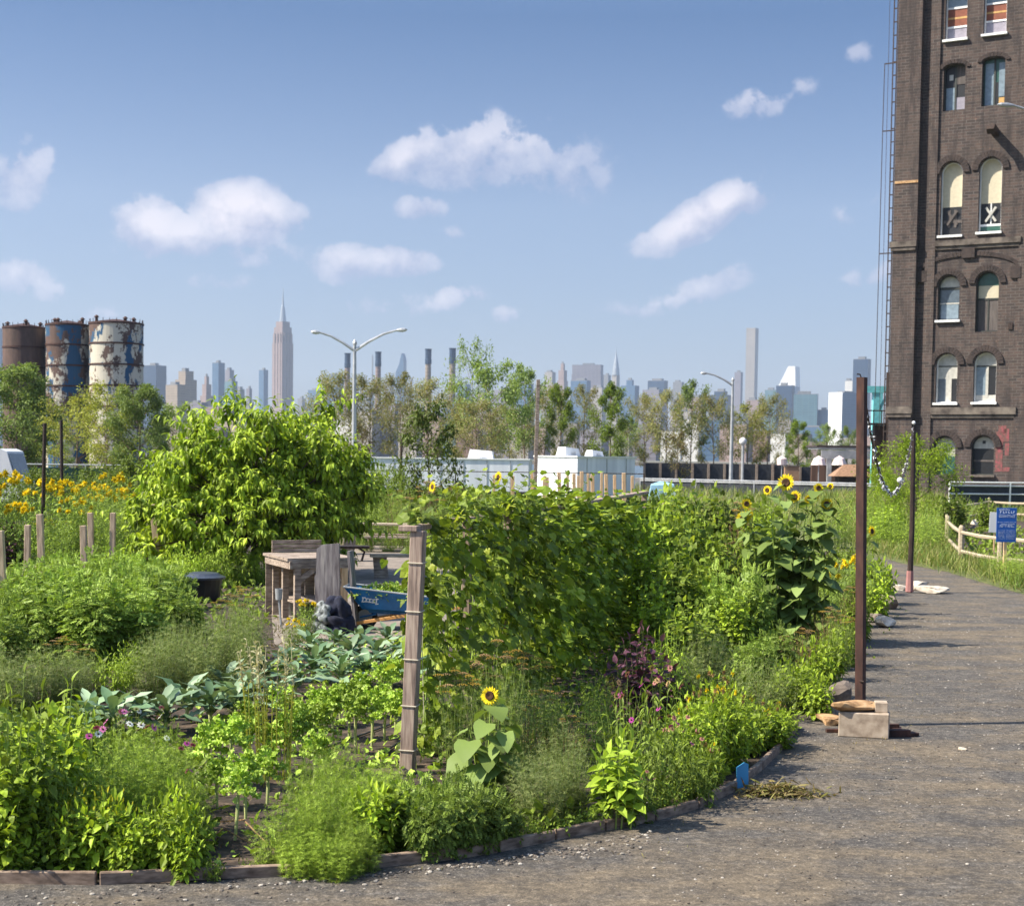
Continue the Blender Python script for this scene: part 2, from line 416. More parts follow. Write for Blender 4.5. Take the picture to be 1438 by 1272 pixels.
def dome_targets(n, rx, ry, h, flat=.25, low=.15):
    out = []
    for i in range(n):
        a = i * 2.39996 + RS.uniform(-.3, .3); q = ((i + .5) / n) ** .5
        z = h * (low + (1 - low) * math.sqrt(max(0, 1 - q * q * (1 - flat)))) * RS.uniform(.78, 1.1)
        k = RS.uniform(.8, 1.12)
        out.append((rx * q * k * math.cos(a), ry * q * k * math.sin(a), z))
    return out
def proto(name, parts): return dict(name=name, parts=parts)
def bush(name, lf, T=L_OV, n=26, rx=.35, ry=.35, h=.6, nl=16, size=.09, stem='stem', el=.35, droop=.3, t0=.12, base=None, sr=.006, flowers=None, lift=.35, upj=.5, low=.15):
    s, l = NB(), NB(); tips = []; base = .5 if base is None else base
    for tx, ty, tz in dome_targets(n, rx, ry, h, low=low):
        ux, uy = tx * base + RS.uniform(-.08, .08) * rx, ty * base + RS.uniform(-.08, .08) * ry
        tips.append(shoot(s, l, (ux, uy, 0), (tx, ty, tz), T, nl, size, t0, el, droop, sr, lift, upj=upj))
    parts = [('stem', s.mesh('stem', MT[stem]), None), ('foliage', l.mesh('foliage', F[lf]), None)]
    if flowers:
        cnt, kind, r, cols = flowers
        tips.sort(key=lambda p: -p[2])
        sel = tips[:cnt]
        for i, p in enumerate(sel):
            parts.append(('flower', flower_mesh(kind, cols[i % len(cols)], r, p), None))
    return proto(name, parts)
_fl = {}
def flower_geo(nb, kind, r, p, n=None):
    p = np.array(p)
    if kind == 'daisy':
        npet = n or 9; ta = RS.uniform(0, 6.28); tz = Vector((math.cos(ta) * .8, math.sin(ta) * .8, RS.uniform(.5, 1.2))).to_track_quat('Z', 'Y').to_matrix(); p = p + np.array([0, 0, r * .5])
        az = np.arange(npet) * 2 * math.pi / npet
        d = np.stack([np.cos(az), np.sin(az), np.full(npet, .15)], 1) @ np.array(tz).T
        M_ = frames(d, .02, up=tuple(tz.col[2])) * r; nb.inst(leaf_t(.6, 1, .15, .05), M_, np.repeat(p[None], npet, 0))
        nb.lathe([(r * .28, -.004), (r * .25, r * .14), (r * .08, r * .2)], p, 8, 1)
    elif kind == 'umbel':
        k = 16
        az = np.arange(k) * 2.4; q = np.sqrt((np.arange(k) + .5) / k) * r
        for a, w in zip(az, q):
            c = p + np.array([w * math.cos(a), w * math.sin(a), .02 - w * w / r * .25])
            nb.lathe([(r * .14, 0), (r * .16, r * .06), (r * .05, r * .12)], c, 5, 0)
            nb.tube([p + np.array([0, 0, -r * .7]), c], .0012, 3, 1, False)
    elif kind == 'puff':
        m = 26
        d = nrm(RS.normal(size=(m, 3)))
        put(nb, diamond_t(.6), np.repeat(p[None], m, 0), d, r, .5)
def flower_mesh(kind, col, r, p):
    nb = NB(); flower_geo(nb, kind, r, p)
    return nb.mesh('flower', [PET[col], MT['disc'] if kind == 'daisy' else MT['stem_dark']])
def stand(pr, name, label, cat, px, py, group=None, rz=None, scale=1, loc=None, plabels=None):
    loc = loc if loc is not None else G(px, py)
    e = thing(name, label, cat, loc, RS.uniform(0, 6.28) if rz is None else rz, group, scale)
    def mk(parts, par):
        for nm, me, sub in parts:
            o = link(nm, me, par)
            if sub: mk(sub, o)
    mk(pr['parts'], e)
    return e

# ---- sunflower
def sunhead(r=.1, tilt=(0, -1, .2), dark=True):
    """petals + disc meshes around origin, facing tilt"""
    pn, dn, bn = NB(), NB(), NB()
    for ring, (k, L, z) in enumerate(((19, 1.0, 0), (17, .88, .012))):
        az = np.arange(k) * 2 * math.pi / k + ring * .16 + RS.uniform(-.06, .06, k)
        d = np.stack([np.cos(az), np.sin(az), np.full(k, .12 + .18 * ring) + RS.uniform(-.1, .12, k)], 1)
        pos = d * np.array([.42, .42, 0]) * r + np.array([0, 0, z])
        put(pn, leaf_t(.38, 2, .1, .1), pos, d, r * .66 * L * RS.uniform(.85, 1.1, k), .1)
    dn.lathe([(r * .2, -.02), (r * .47, -.004), (r * .5, .012), (r * .42, .026), (r * .2, .022), (.002, .018)], (0, 0, 0), 18)
    bn.lathe([(.012, -.045), (r * .3, -.035), (r * .52, -.01), (r * .5, .0)], (0, 0, 0), 12)
    put(bn, diamond_t(.5), np.zeros((12, 3)), np.array([(math.cos(a), math.sin(a), -.15) for a in np.arange(12) * .5236]), r * .75, .1)
    M = np.array(Vector(tilt).to_track_quat('Z', 'Y').to_matrix())
    for b in (pn, dn, bn): b.v = [v @ M.T for v in b.v]
    return pn, dn, bn
def shift(nb, p):
    nb.v = [v + np.array(p) for v in nb.v]; return nb
def sunflower(name, stalks, leafsize=.26, nl=11, t0=.12, sr=.014, T=L_HEART):
    """stalks: (x, y, h, lean_x, lean_y, head r or 0, tilt)"""
    s, l = NB(), NB(); heads = []
    for (x, y, h, lx, ly, hr, tl) in stalks:
        shoot(s, l, (x, y, 0), (x + lx, y + ly, h), T, nl, leafsize, t0, .25, .55, sr, .0, tip=False, pet=.35, upj=.25,
              mid=np.array([x + lx * .2, y + ly * .2, h * .55]))
        # petioles are short tubes towards each leaf
        if hr:
            pn, dn, bn = sunhead(hr, tl)
            q = np.array([x + lx, y + ly, h]) + np.array(tl) * .03
            for b in (pn, dn, bn): shift(b, q)
            heads.append(('flower_head', bn.mesh('flower_head', F['sun']),
                          [('petals', pn.mesh('petals', PET['yellow']), None), ('seed_disc', dn.mesh('seed_disc', MT['disc']), None)]))
    return proto(name, [('stem', s.mesh('stem', MT['stem']), None), ('foliage', l.mesh('foliage', F['sun'], True), None)] + heads)

# ---- kale
def kale(n=13, L=.42):
    s, l = NB(), NB()
    s.tube([(0, 0, 0), (.01, .005, .12), (0, 0, .22)], [.018, .02, .014], 7)
    i = np.arange(n); az = i * 2.4 + RS.uniform(-.2, .2, n); el = np.linspace(.7, 1.5, n)
    d = np.stack([np.cos(az) * np.cos(el), np.sin(az) * np.cos(el), np.sin(el)], 1)
    pos = np.stack([np.zeros(n), np.zeros(n), np.linspace(.10, .22, n)], 1)
    put(l, L_PADDLE, pos, d, L * RS.uniform(.8, 1.1, n) * np.linspace(1.0, .75, n), .15)
    for k in range(n): s.tube([pos[k], pos[k] + d[k] * L * .3], [.006, .003], 4, cap=False)
    return proto('kale', [('stem', s.mesh('stem', MT['stem_pale']), None), ('foliage', l.mesh('foliage', F['kale'], True), None)])
def curly(n=10, h=.34, L=.2):
    s, l = NB(), NB()
    top = (RS.uniform(-.04, .04), RS.uniform(-.04, .04), h)
    s.tube([(0, 0, 0), (top[0] * .3 + .01, top[1] * .3, h * .5), top], [.012, .014, .012], 7)
    az = np.arange(n) * 2.4; el = np.linspace(-.1, 1.25, n)
    d = np.stack([np.cos(az) * np.cos(el), np.sin(az) * np.cos(el), np.sin(el)], 1)
    pos = np.array(top)[None] + np.stack([np.zeros(n), np.zeros(n), np.linspace(-.05, .02, n)], 1)
    put(l, L_FRILL, pos, d, L * RS.uniform(.85, 1.2, n), .2)
    return proto('curly', [('stem', s.mesh('stem', MT['stem_pale']), None), ('foliage', l.mesh('foliage', F['curly']), None)])

# ---- trees
def tree(h=6, r=2.2, trunk_h=.25, lf='treefar', nb1=9, nb2=5, leaves=5000, ls=.16, T=L_DIA, tr=.09, dens_pow=1.0, bark='bark', droop=.2, clump=.28, narrow=1.0, fill=.9):
    s, l = NB(), NB(); top = np.array([RS.uniform(-.1, .1) * r, RS.uniform(-.1, .1) * r, h * .93])
    tp = [np.array([0, 0, 0]), np.array([RS.uniform(-.06, .06), RS.uniform(-.06, .06), h * .35]), np.array([*(top[:2] * .6), h * .65]), top]
    s.tube(tp, [tr, tr * .75, tr * .45, tr * .12], 8)
    ends = []
    for i in range(nb1):
        t = trunk_h + (1 - trunk_h) * (i + .3) / nb1 * .95
        z = h * t * .93; k = t * 3; a, b = tp[min(int(k), 2)], tp[min(int(k) + 1, 3)]; f = k - min(int(k), 2)
        p = a + (b - a) * min(f, 1)
        az = i * 2.4 + RS.uniform(-.3, .3); tt = (t - trunk_h) / (1 - trunk_h)
        R1 = r * (math.sin(math.pi * min(1, .22 + tt * .78)) ** .7) * RS.uniform(.75, 1.1) * narrow
        q = p + np.array([math.cos(az) * R1, math.sin(az) * R1, h * .10 + R1 * .35])
        q[2] = min(q[2], h)
        m = (p + q) / 2 + np.array([0, 0, -.05 * R1])
        C = bez(p, m, q, 5); s.tube(C, list(np.linspace(tr * .4, tr * .1, 5)), 5, cap=False)
        ends.append((q, R1 * .3))
        for j in range(nb2):
            u = .3 + .65 * (j + RS.uniform(0, .8)) / nb2; o = p + (q - p) * u
            az2 = az + RS.uniform(-1.5, 1.5); L2 = R1 * RS.uniform(.3, .55)
            e = o + np.array([math.cos(az2) * L2, math.sin(az2) * L2, RS.uniform(-.1, .6) * L2])
            s.tube([o, (o + e) / 2 + np.array([0, 0, .05]), e], [tr * .16, tr * .1, tr * .05], 4, cap=False)
            ends.append((e, L2 * .5))
    ends.append((top, r * .25))
    E = np.array([e[0] for e in ends]); W = np.array([max(e[1], .12 * r) for e in ends])
    idx = RS.randint(0, len(E), leaves)
    off = nrm(RS.normal(size=(leaves, 3))) * (RS.uniform(0, 1, (leaves, 1)) ** .5) * (W[idx] * clump / .28)[:, None]
    off[:, 2] *= .75
    pos = E[idx] + off
    d = nrm(off + RS.normal(size=off.shape) * W[idx][:, None] * .5) + np.array([0, 0, -droop])
    put(l, T, pos, d, ls * RS.uniform(.6, 1.2, leaves), .6)
    return proto('tree', [('trunk', s.mesh('trunk', MT[bark]), None), ('crown', l.mesh('crown', F[lf]), None)])
# ------------------------------------------------------------------ world, sun, camera
W = bpy.data.worlds.new('World'); sc.world = W; W.use_nodes = True
SUN_EL, SUN_AZ = R(45), R(9)          # light travels towards +X and slightly away from the camera
sun_to = Vector((math.cos(SUN_AZ) * math.cos(SUN_EL), math.sin(SUN_AZ) * math.cos(SUN_EL), -math.sin(SUN_EL)))
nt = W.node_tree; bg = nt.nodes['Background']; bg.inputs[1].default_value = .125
sky = N(nt, 'ShaderNodeTexSky', sky_type='NISHITA'); sky.sun_disc = False
sky.sun_elevation = SUN_EL; sky.sun_rotation = math.atan2(-sun_to.x, -sun_to.y)
sky.air_density = 1.0; sky.dust_density = 1.0; sky.ozone_density = 2.2
tc = N(nt, 'ShaderNodeTexCoord').outputs['Generated']
sx = N(nt, 'ShaderNodeSeparateXYZ'); nt.links.new(tc, sx.inputs[0])
def mth(op, a, b=None, c=None, clamp=False):
    n = nt.nodes.new('ShaderNodeMath'); n.operation = op; n.use_clamp = clamp
    for i, v in enumerate((a, b, c)):
        if v is None: continue
        if hasattr(v, 'links'): nt.links.new(v, n.inputs[i])
        else: n.inputs[i].default_value = v
    return n.outputs[0]
az = mth('ARCTAN2', sx.outputs[0], sx.outputs[1]); el = mth('ARCSINE', sx.outputs[2])
nz = N(nt, 'ShaderNodeTexNoise'); nz.inputs['Scale'].default_value = 52; nz.inputs['Detail'].default_value = 9; nz.inputs['Roughness'].default_value = .58
nt.links.new(tc, nz.inputs[0])
nz2 = N(nt, 'ShaderNodeTexNoise'); nz2.inputs['Scale'].default_value = 9; nz2.inputs['Detail'].default_value = 4
nt.links.new(tc, nz2.inputs[0])
# puffy clouds: (px, py, half width px, half height px, tilt deg, strength)
CL = [(215, 318, 46, 38, 10, .9), (262, 328, 60, 28, 0, .85), (338, 302, 62, 42, 0, 1.1), (400, 298, 34, 22, 30, .6), (300, 350, 120, 24, 0, .38),
      (665, 215, 105, 42, -8, .62), (575, 218, 52, 24, -30, .72), (700, 190, 60, 30, 10, .5), (770, 225, 85, 48, 12, .42), (590, 292, 34, 16, 0, .6),
      (555, 368, 56, 22, 0, .72), (488, 372, 46, 26, 0, .72), (985, 305, 82, 26, -30, 1.0), (930, 338, 46, 22, -15, .6), (1045, 278, 34, 22, -10, .75),
      (640, 418, 46, 18, -15, .55), (560, 430, 110, 20, 0, .36), (985, 408, 70, 20, -22, .5), (920, 430, 80, 18, -10, .36), (712, 443, 30, 14, 0, .45),
      (35, 245, 36, 46, 20, .6), (30, 388, 44, 24, 0, .5), (75, 410, 30, 16, 0, .4), (130, 437, 60, 14, 0, .4), (1060, 148, 44, 20, -10, .55), (1100, 128, 50, 16, -10, .35),
      (1215, 75, 24, 14, 0, .4), (1175, 302, 44, 14, 0, .3), (1225, 385, 40, 16, -15, .38), (1240, 275, 40, 16, 0, .3), (635, 328, 16, 12, 0, .4), (300, 395, 60, 14, 0, .25)]
acc = None; shade = None
for (px, py, a, b, tl, st) in CL:
    d = ray(px, py).normalized(); A0 = math.atan2(d.x, d.y); E0 = math.asin(d.z)
    a, b = a / FPX * 1.42, b / FPX * 1.35; c, s_ = math.cos(R(tl)), math.sin(R(tl))
    da = mth('SUBTRACT', az, A0); de = mth('SUBTRACT', el, E0)
    u = mth('ADD', mth('MULTIPLY', da, c / a), mth('MULTIPLY', de, -s_ / a))
    v = mth('ADD', mth('MULTIPLY', da, s_ / b), mth('MULTIPLY', de, c / b))
    q = mth('ADD', mth('MULTIPLY', u, u), mth('MULTIPLY', v, v))
    w = mth('MULTIPLY', mth('SUBTRACT', 1.0, q, clamp=True), st)
    acc = w if acc is None else mth('MAXIMUM', acc, w)
    sv = mth('MULTIPLY', w, mth('ADD', v, .55))
    shade = sv if shade is None else mth('ADD', shade, sv)
nn = mth('SUBTRACT', nz.outputs[0], .5)
cov = mth('ADD', mth('MULTIPLY', mth('ADD', nn, mth('MULTIPLY', mth('SUBTRACT', nz2.outputs[0], .5), .5)), 4.2), mth('SUBTRACT', mth('MULTIPLY', acc, 2.1), .45))
gate = mth('MULTIPLY', acc, 5.0, clamp=True)
cov = mth('MULTIPLY', mth('MULTIPLY', cov, mth('ADD', .8, mth('MULTIPLY', acc, 3.6)), clamp=True), gate)
cov = mth('MULTIPLY', mth('POWER', cov, 1.1), mth('ADD', .3, mth('MULTIPLY', acc, .72)), clamp=True)
lit = mth('ADD', mth('MULTIPLY', shade, 1.0), mth('MULTIPLY', nn, 2.6), clamp=True)
ccol = mixc(nt, lit, (1.6, 1.8, 2.5, 1), (3.35, 3.22, 3.5, 1))
tint = ramp(nt, el, [(0, (.36, .356, .44, 1)), (.075, (.39, .384, .456, 1)), (.155, (.448, .424, .468, 1)), (.27, (.236, .296, .38, 1)), (.5, (.85, .88, .9, 1))])  # dims the low visible sky; unseen zenith stays brighter as added shadow fill
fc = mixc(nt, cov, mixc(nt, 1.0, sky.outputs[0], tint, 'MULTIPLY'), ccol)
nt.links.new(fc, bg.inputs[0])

sl = bpy.data.lights.new('sun', 'SUN'); sl.energy = 4.5; sl.angle = R(.5); sl.color = (1, .91, .76)
so = bpy.data.objects.new('sun', sl); COL.objects.link(so); so.location = (-30, 0, 40)
so.rotation_euler = sun_to.to_track_quat('-Z', 'Y').to_euler()

cam = bpy.data.cameras.new('camera'); co = bpy.data.objects.new('camera', cam); COL.objects.link(co); sc.camera = co
co.matrix_world = Matrix.Translation(CAM) @ CM.to_4x4()
cam.sensor_fit = 'HORIZONTAL'; cam.sensor_width = 36; cam.lens = 36 * FPX / 1438
cam.shift_x = (719 - CX) / 1438; cam.shift_y = (CY - 636) / 1438
cam.clip_start = .1; cam.clip_end = 30000
cam.dof.use_dof = True; cam.dof.focus_distance = 15; cam.dof.aperture_fstop = 5.0
sc.view_settings.view_transform = 'Standard'; sc.view_settings.look = 'None'; sc.view_settings.exposure = 1.2; sc.view_settings.gamma = 1
sc.cycles.max_bounces = 6; sc.cycles.diffuse_bounces = 3; sc.cycles.glossy_bounces = 2; sc.cycles.transmission_bounces = 4
sc.cycles.volume_bounces = 0; sc.cycles.transparent_max_bounces = 4
sc.cycles.use_denoising = True

# ------------------------------------------------------------------ ground
def sheet(name, poly, z, mat, kind='structure'):
    me = bpy.data.meshes.new(name)
    me.from_pydata([(x, y, z) for x, y in poly], [], [tuple(range(len(poly)))]); me.update()
    me.materials.append(mat)
    if me.polygons[0].normal.z < 0: me.flip_normals()
    return link(name, me, kind=kind)
def gravel_mat():
    m, nt, b = mat_new('gravel'); g = N(nt, 'ShaderNodeNewGeometry').outputs['Position']
    fine = mixc(nt, .5, noise(nt, 60, 8, g, .75), noise(nt, 16, 8, g, .8)); mid = noise(nt, 2.8, 11, g, .78); big = noise(nt, .5, 6, g, .62, sc3=(.6, 1.6, 1)); tan = noise(nt, 1.5, 9, g, .72, sc3=(.8, 1.2, 1))
    base = ramp(nt, fine, [(.38, (.018, .016, .015)), (.5, (.075, .068, .062)), (.62, (.26, .235, .205))])
    dust = ramp(nt, fine, [(.38, (.06, .048, .032)), (.5, (.15, .118, .08)), (.62, (.34, .27, .18))])
    f = mixc(nt, .5, tan, big); f2 = ramp(nt, f, [(.45, (0, 0, 0)), (.56, (.8, .8, .8))])
    c = mixc(nt, f2, base, dust)
    vor = N(nt, 'ShaderNodeTexVoronoi'); vor.inputs['Scale'].default_value = 34; nt.links.new(g, vor.inputs['Vector'])
    sp = ramp(nt, vor.outputs['Color'], [(.93, (0, 0, 0)), (.96, (1, 1, 1))]); dd = ramp(nt, vor.outputs['Distance'], [(.2, (1, 1, 1)), (.34, (0, 0, 0))])
    spk = mixc(nt, 1, sp, dd, 'MULTIPLY')
    c = mixc(nt, spk, c, (.5, .46, .4, 1))
    c = mixc(nt, 1.0, c, ramp(nt, mid, [(.4, (.7, .7, .71)), (.6, (1.22, 1.2, 1.15))]), 'MULTIPLY')
    nt.links.new(c, b.inputs['Base Color']); b.inputs['Roughness'].default_value = .95
    bump(nt, b, mixc(nt, .25, fine, mid), .9, .03)
    return m
MT['gravel'] = gravel_mat()
MT['soil'] = noisy('soil', [(.3, (.014, .009, .006)), (.5, (.04, .027, .019)), (.62, (.10, .068, .046)), (.78, (.22, .16, .11))], 5, None, .95, 10, 1, .04, world=True)
MT['patio'] = noisy('patio_dust', [(.3, (.12, .10, .085)), (.6, (.24, .2, .165)), (.8, (.32, .27, .22))], 3, None, .95, 10, .5, .02, world=True)
MT['verge'] = noisy('grass_soil', [(.3, (.05, .07, .018)), (.5, (.10, .12, .03)), (.75, (.2, .19, .07))], 4, None, .95, 8, .8, .04, world=True)
MT['asphalt'] = noisy('asphalt', [(.3, (.07, .07, .07)), (.7, (.13, .125, .12))], .8, None, .9, 8, .2, .01, world=True)
def water_mat():
    m, nt, b = mat_new('river_water'); g = N(nt, 'ShaderNodeNewGeometry').outputs['Position']
    b.inputs['Base Color'].default_value = (.045, .08, .10, 1); b.inputs['Roughness'].default_value = .22
    bump(nt, b, noise(nt, .25, 6, g, sc3=(1, .5, 1)), .6, .5); return m
MT['water'] = water_mat()
MT['farland'] = noisy('far_land', [(.3, (.08, .085, .06)), (.7, (.16, .15, .12))], .01, None, .95, 6, 0, world=True)
sheet('ground', [(-260, -60), (260, -60), (260, 205), (-260, 205)], 0, MT['gravel'])
nb = NB(); nb.box((0, 206, -1.0), (520, 2, 2.0)); nb.build('seawall', MT['conc'], kind='structure')
sheet('river', [(-3500, -60), (3500, -60), (3500, 900), (-3500, 900)], -2.0, MT['water'])
nb = NB(); nb.box((0, 901, -1.2), (7000, 2, 2.4)); nb.build('far_seawall', MT['conc'], kind='structure')
sheet('far_shore', [(-3500, 901.9), (3500, 901.9), (3500, 9000), (-3500, 9000)], -.02, MT['farland'])
# bed edge in photo pixels
EDGE = [(-160, 1236), (0, 1238), (140, 1241), (250, 1240), (400, 1229), (520, 1218), (640, 1205), (700, 1195), (780, 1178), (850, 1165), (920, 1151),
        (980, 1134), (1030, 1110), (1068, 1080), (1100, 1048), (1118, 1022), (1122, 1000), (1140, 975), (1165, 955), (1180, 925), (1205, 885), (1225, 855), (1238, 835), (1244, 815), (1238, 795), (1215, 778)]
E3 = [G(*e) for e in EDGE]
bed = [(p.x, p.y) for p in E3] + [(3.5, 62), (-34, 66), (-34, 10)]
sheet('soil_bed', bed, .004, MT['soil'])
def gpoly(pts): return [(G(*p).x, G(*p).y) for p in pts]
sheet('patio', gpoly([(385, 905), (470, 935), (610, 925), (640, 860), (650, 800), (640, 768), (470, 766), (440, 800), (380, 850)]), .009, MT['patio'])
vp = [(1215, 776), (1262, 790), (1330, 803), (1400, 824), (1450, 838), (1620, 880), (1620, 722), (1400, 713), (1200, 716), (1190, 740)]
sheet('verge', gpoly(vp), .005, MT['verge'])
sheet('road', [(-120, 106), (120, 106), (120, 190), (-120, 190)], .004, MT['asphalt'])
sheet('lawn', [(-40, 62.5), (4, 62.5), (9, 46), (16.5, 46), (60, 62), (60, 104), (-40, 104)], .006, MT['verge'])

# haze
m = bpy.data.materials.new('haze_air'); m.use_nodes = True; m.node_tree.nodes.clear()
pv = N(m.node_tree, 'ShaderNodeVolumePrincipled'); pv.inputs['Density'].default_value = 0.000085; pv.inputs['Color'].default_value = (.66, .80, 1.0, 1)
pv.inputs['Anisotropy'].default_value = .2
oo = N(m.node_tree, 'ShaderNodeOutputMaterial'); m.node_tree.links.new(pv.outputs[0], oo.inputs['Volume'])
nb = NB(); nb.box((0, 4400, 232), (7400, 9400, 472)); nb.build('haze', m, kind='stuff')
# ------------------------------------------------------------------ skyline
def facade(name, c, dark=.55, sx=.09, sz=.25, mort=.35, rough=.6, dk=None):
    m, nt, b = mat_new(name); tcn = N(nt, 'ShaderNodeTexCoord').outputs['Object']
    s3 = N(nt, 'ShaderNodeSeparateXYZ'); nt.links.new(tcn, s3.inputs[0])
    ad = N(nt, 'ShaderNodeMath', operation='ADD'); nt.links.new(s3.outputs[0], ad.inputs[0]); nt.links.new(s3.outputs[1], ad.inputs[1])
    cb = N(nt, 'ShaderNodeCombineXYZ'); nt.links.new(ad.outputs[0], cb.inputs[0]); nt.links.new(s3.outputs[2], cb.inputs[1])
    br = N(nt, 'ShaderNodeTexBrick'); br.offset = 0; nt.links.new(cb.outputs[0], br.inputs['Vector'])
    c = sh(c, .68); dk = sh(dk, .6) if dk else sh(c, dark)
    br.inputs['Color1'].default_value = dk; br.inputs['Color2'].default_value = sh(dk, 1.35); br.inputs['Mortar'].default_value = c
    br.inputs['Scale'].default_value = 1; br.inputs['Brick Width'].default_value = 1 / sx; br.inputs['Row Height'].default_value = 1 / sz
    br.inputs['Mortar Size'].default_value = mort / sz * .35; br.inputs['Mortar Smooth'].default_value = .1
    v = noise(nt, .03, 4, tcn); cc = mixc(nt, .35, br.outputs[0], ramp(nt, v, [(.3, sh(c, .75)), (.7, sh(c, 1.1))]), 'MIX')
    nt.links.new(cc, b.inputs['Base Color']); b.inputs['Roughness'].default_value = rough
    return m
FM = {'tan': facade('tan_masonry', (.42, .34, .26, 1)), 'pink': facade('pink_masonry', (.40, .29, .26, 1)), 'stone': facade('limestone', (.46, .42, .38, 1)),
      'glass': facade('blue_glass', (.12, .21, .33, 1), dk=(.06, .13, .24, 1), rough=.3), 'dark': facade('dark_glass', (.05, .09, .16, 1), dk=(.03, .06, .12, 1), rough=.3),
      'white': facade('white_facade', (.85, .84, .80, 1), .75), 'grey': facade('grey_facade', (.28, .29, .31, 1)), 'brick': facade('red_brick', (.26, .15, .11, 1), sx=.2, sz=.3),
      'teal': facade('teal_glass', (.18, .3, .34, 1), dk=(.1, .2, .26, 1), rough=.3), 'lav': facade('grey_lavender', (.3, .28, .33, 1))}
MT['steelroof'] = plain('steel_crown', (.35, .38, .4, 1), .35, .4)
def tower_at(px0, px1, pt, z, style, name, label, cat='building', rot=-38, tiers=None, top=None, group=None, aspect=1.0, roof=None):
    """box tower whose two visible faces fill px0..px1; tiers = [(fraction of width, height fraction)...] from the ground up"""
    xl, xr = P(px0, 640, z).x, P(px1, 640, z).x; H = P((px0 + px1) / 2, pt, z).z; w = xr - xl
    a = abs(R(rot)); Wd = w / (math.cos(a) + aspect * math.sin(a)); D = Wd * aspect
    e = thing(name, label, cat, ((xl + xr) / 2, z, 0), R(rot), group)
    tiers = tiers or [(1, 1)]; z0 = -.5; nb = NB()
    for fr, hf in tiers:
        nb.box((0, 0, (z0 + H * hf) / 2), (Wd * fr, D * fr, H * hf - z0)); z0 = H * hf
    nb.build('wall', FM[style], e)
    Wt = Wd * tiers[-1][0]; Dt = D * tiers[-1][0]
    nb = NB(); k = random.uniform(.35, .6)
    if roof != 'none':
        hh = min(6, H * .05)
        nb.box((random.uniform(-.1, .1) * Wt, 0, H + hh / 2), (Wt * k, Dt * k, hh))
        nb.box((0, 0, H + .4), (Wt * 1.01, Dt * 1.01, .8)); nb.build('roof', FM['grey'], e)
    return e, Wd, D, H
# --- the big spired skyscraper
xl, xr = P(382, 640, 4200).x, P(410.5, 640, 4200).x; hs = lambda v: P(396, v, 4200).z
e = thing('spired_skyscraper', 'tallest stone skyscraper with stepped top and needle spire, left of the double street lamp', 'skyscraper', ((xl + xr) / 2, 4200, 0), R(-40))
w = (xr - xl) / 1.41 * 1.02
nb = NB(); z0 = -.5
for fr, v in ((1.35, 600), (1.12, 575), (1, 482), (.93, 470), (.84, 460), (.66, 452)):
    nb.box((0, 0, (z0 + hs(v)) / 2), (w * fr, w * fr, hs(v) - z0)); z0 = hs(v)
for sx_ in (-1, 1):
    for q in (-.28, 0, .28):
        nb.box((q * w, sx_ * w * .51, hs(520)), (w * .13, 1.6, hs(466) - hs(570))); nb.box((sx_ * w * .51, q * w, hs(520)), (1.6, w * .13, hs(466) - hs(570)))
nb.build('wall', FM['pink'], e)
nb = NB(); nb.lathe([(w * .24, hs(452)), (w * .2, hs(444)), (w * .15, hs(436)), (w * .11, hs(430)), (w * .05, hs(427))], (0, 0, 0), 10); mast = nb.build('crown', MT['steelroof'], e)
nb = NB(); nb.lathe([(3.2, hs(429)), (2.2, hs(420)), (1.1, hs(412)), (.4, hs(405))], (0, 0, 0), 8); nb.build('spire', MT['steelroof'], e)
# --- the tapered art deco skyscraper
hs = lambda v: P(863, v, 4300).z; xc = P(863, 640, 4300).x; pw = 4300 / FPX
e = thing('tapered_skyscraper', 'slim tapering skyscraper with needle top, right of the wide flat-topped slab', 'skyscraper', (xc, 4300, 0), R(-40))
nb = NB(); z0 = -.5
for wpx, v in ((20, 575), (14, 545), (11, 527)):
    ww = wpx * pw / 1.41; nb.box((0, 0, (z0 + hs(v)) / 2), (ww, ww, hs(v) - z0)); z0 = hs(v)
nb.build('wall', FM['stone'], e)
nb = NB(); nb.lathe([(5.4 * pw, hs(527)), (4.7 * pw, hs(519)), (3.5 * pw, hs(511)), (2.2 * pw, hs(504)), (1.2 * pw, hs(499)), (.5, hs(492)), (.2, hs(486))], (0, 0, 0), 12); nb.build('crown', MT['steelroof'], e)
# --- slender white tower
e, *_ = tower_at(1044, 1062, 461, 5300, 'stone', 'slender_tower', 'slender pale square tower, tallest on the right side of the skyline', 'skyscraper', -28, roof='none')
# --- slant topped
z = 4700; hs = lambda v: P(1106, v, z).z; pw = z / FPX; xc = P(1106, 640, z).x
e = thing('slant_roof_tower', 'white tower with a steep slanted roof above the river', 'skyscraper', (xc, z, 0), R(-25))
ww = 33 * pw / 1.33; nb = NB(); h1, h2 = hs(543), hs(515)
V = [(-ww / 2, -ww / 2, -.5), (ww / 2, -ww / 2, -.5), (ww / 2, ww / 2, -.5), (-ww / 2, ww / 2, -.5), (-ww / 2, -ww / 2, h1), (ww / 2, -ww / 2, h1), (ww / 2, ww / 2, h1), (-ww / 2, ww / 2, h1)]
nb.add(V, [(0, 1, 5, 4), (1, 2, 6, 5), (2, 3, 7, 6), (3, 0, 4, 7)]); nb.build('wall', FM['glass'], e)
nb = NB(); V = [(-ww / 2, -ww / 2, h1), (ww / 2, -ww / 2, h1), (ww / 2, ww / 2, h1), (-ww / 2, ww / 2, h1), (ww / 2 * .9, -ww / 2, h2), (ww / 2 * .9, ww / 2, h2), (ww / 2 * .1, -ww / 2, h2), (ww / 2 * .1, ww / 2, h2)]
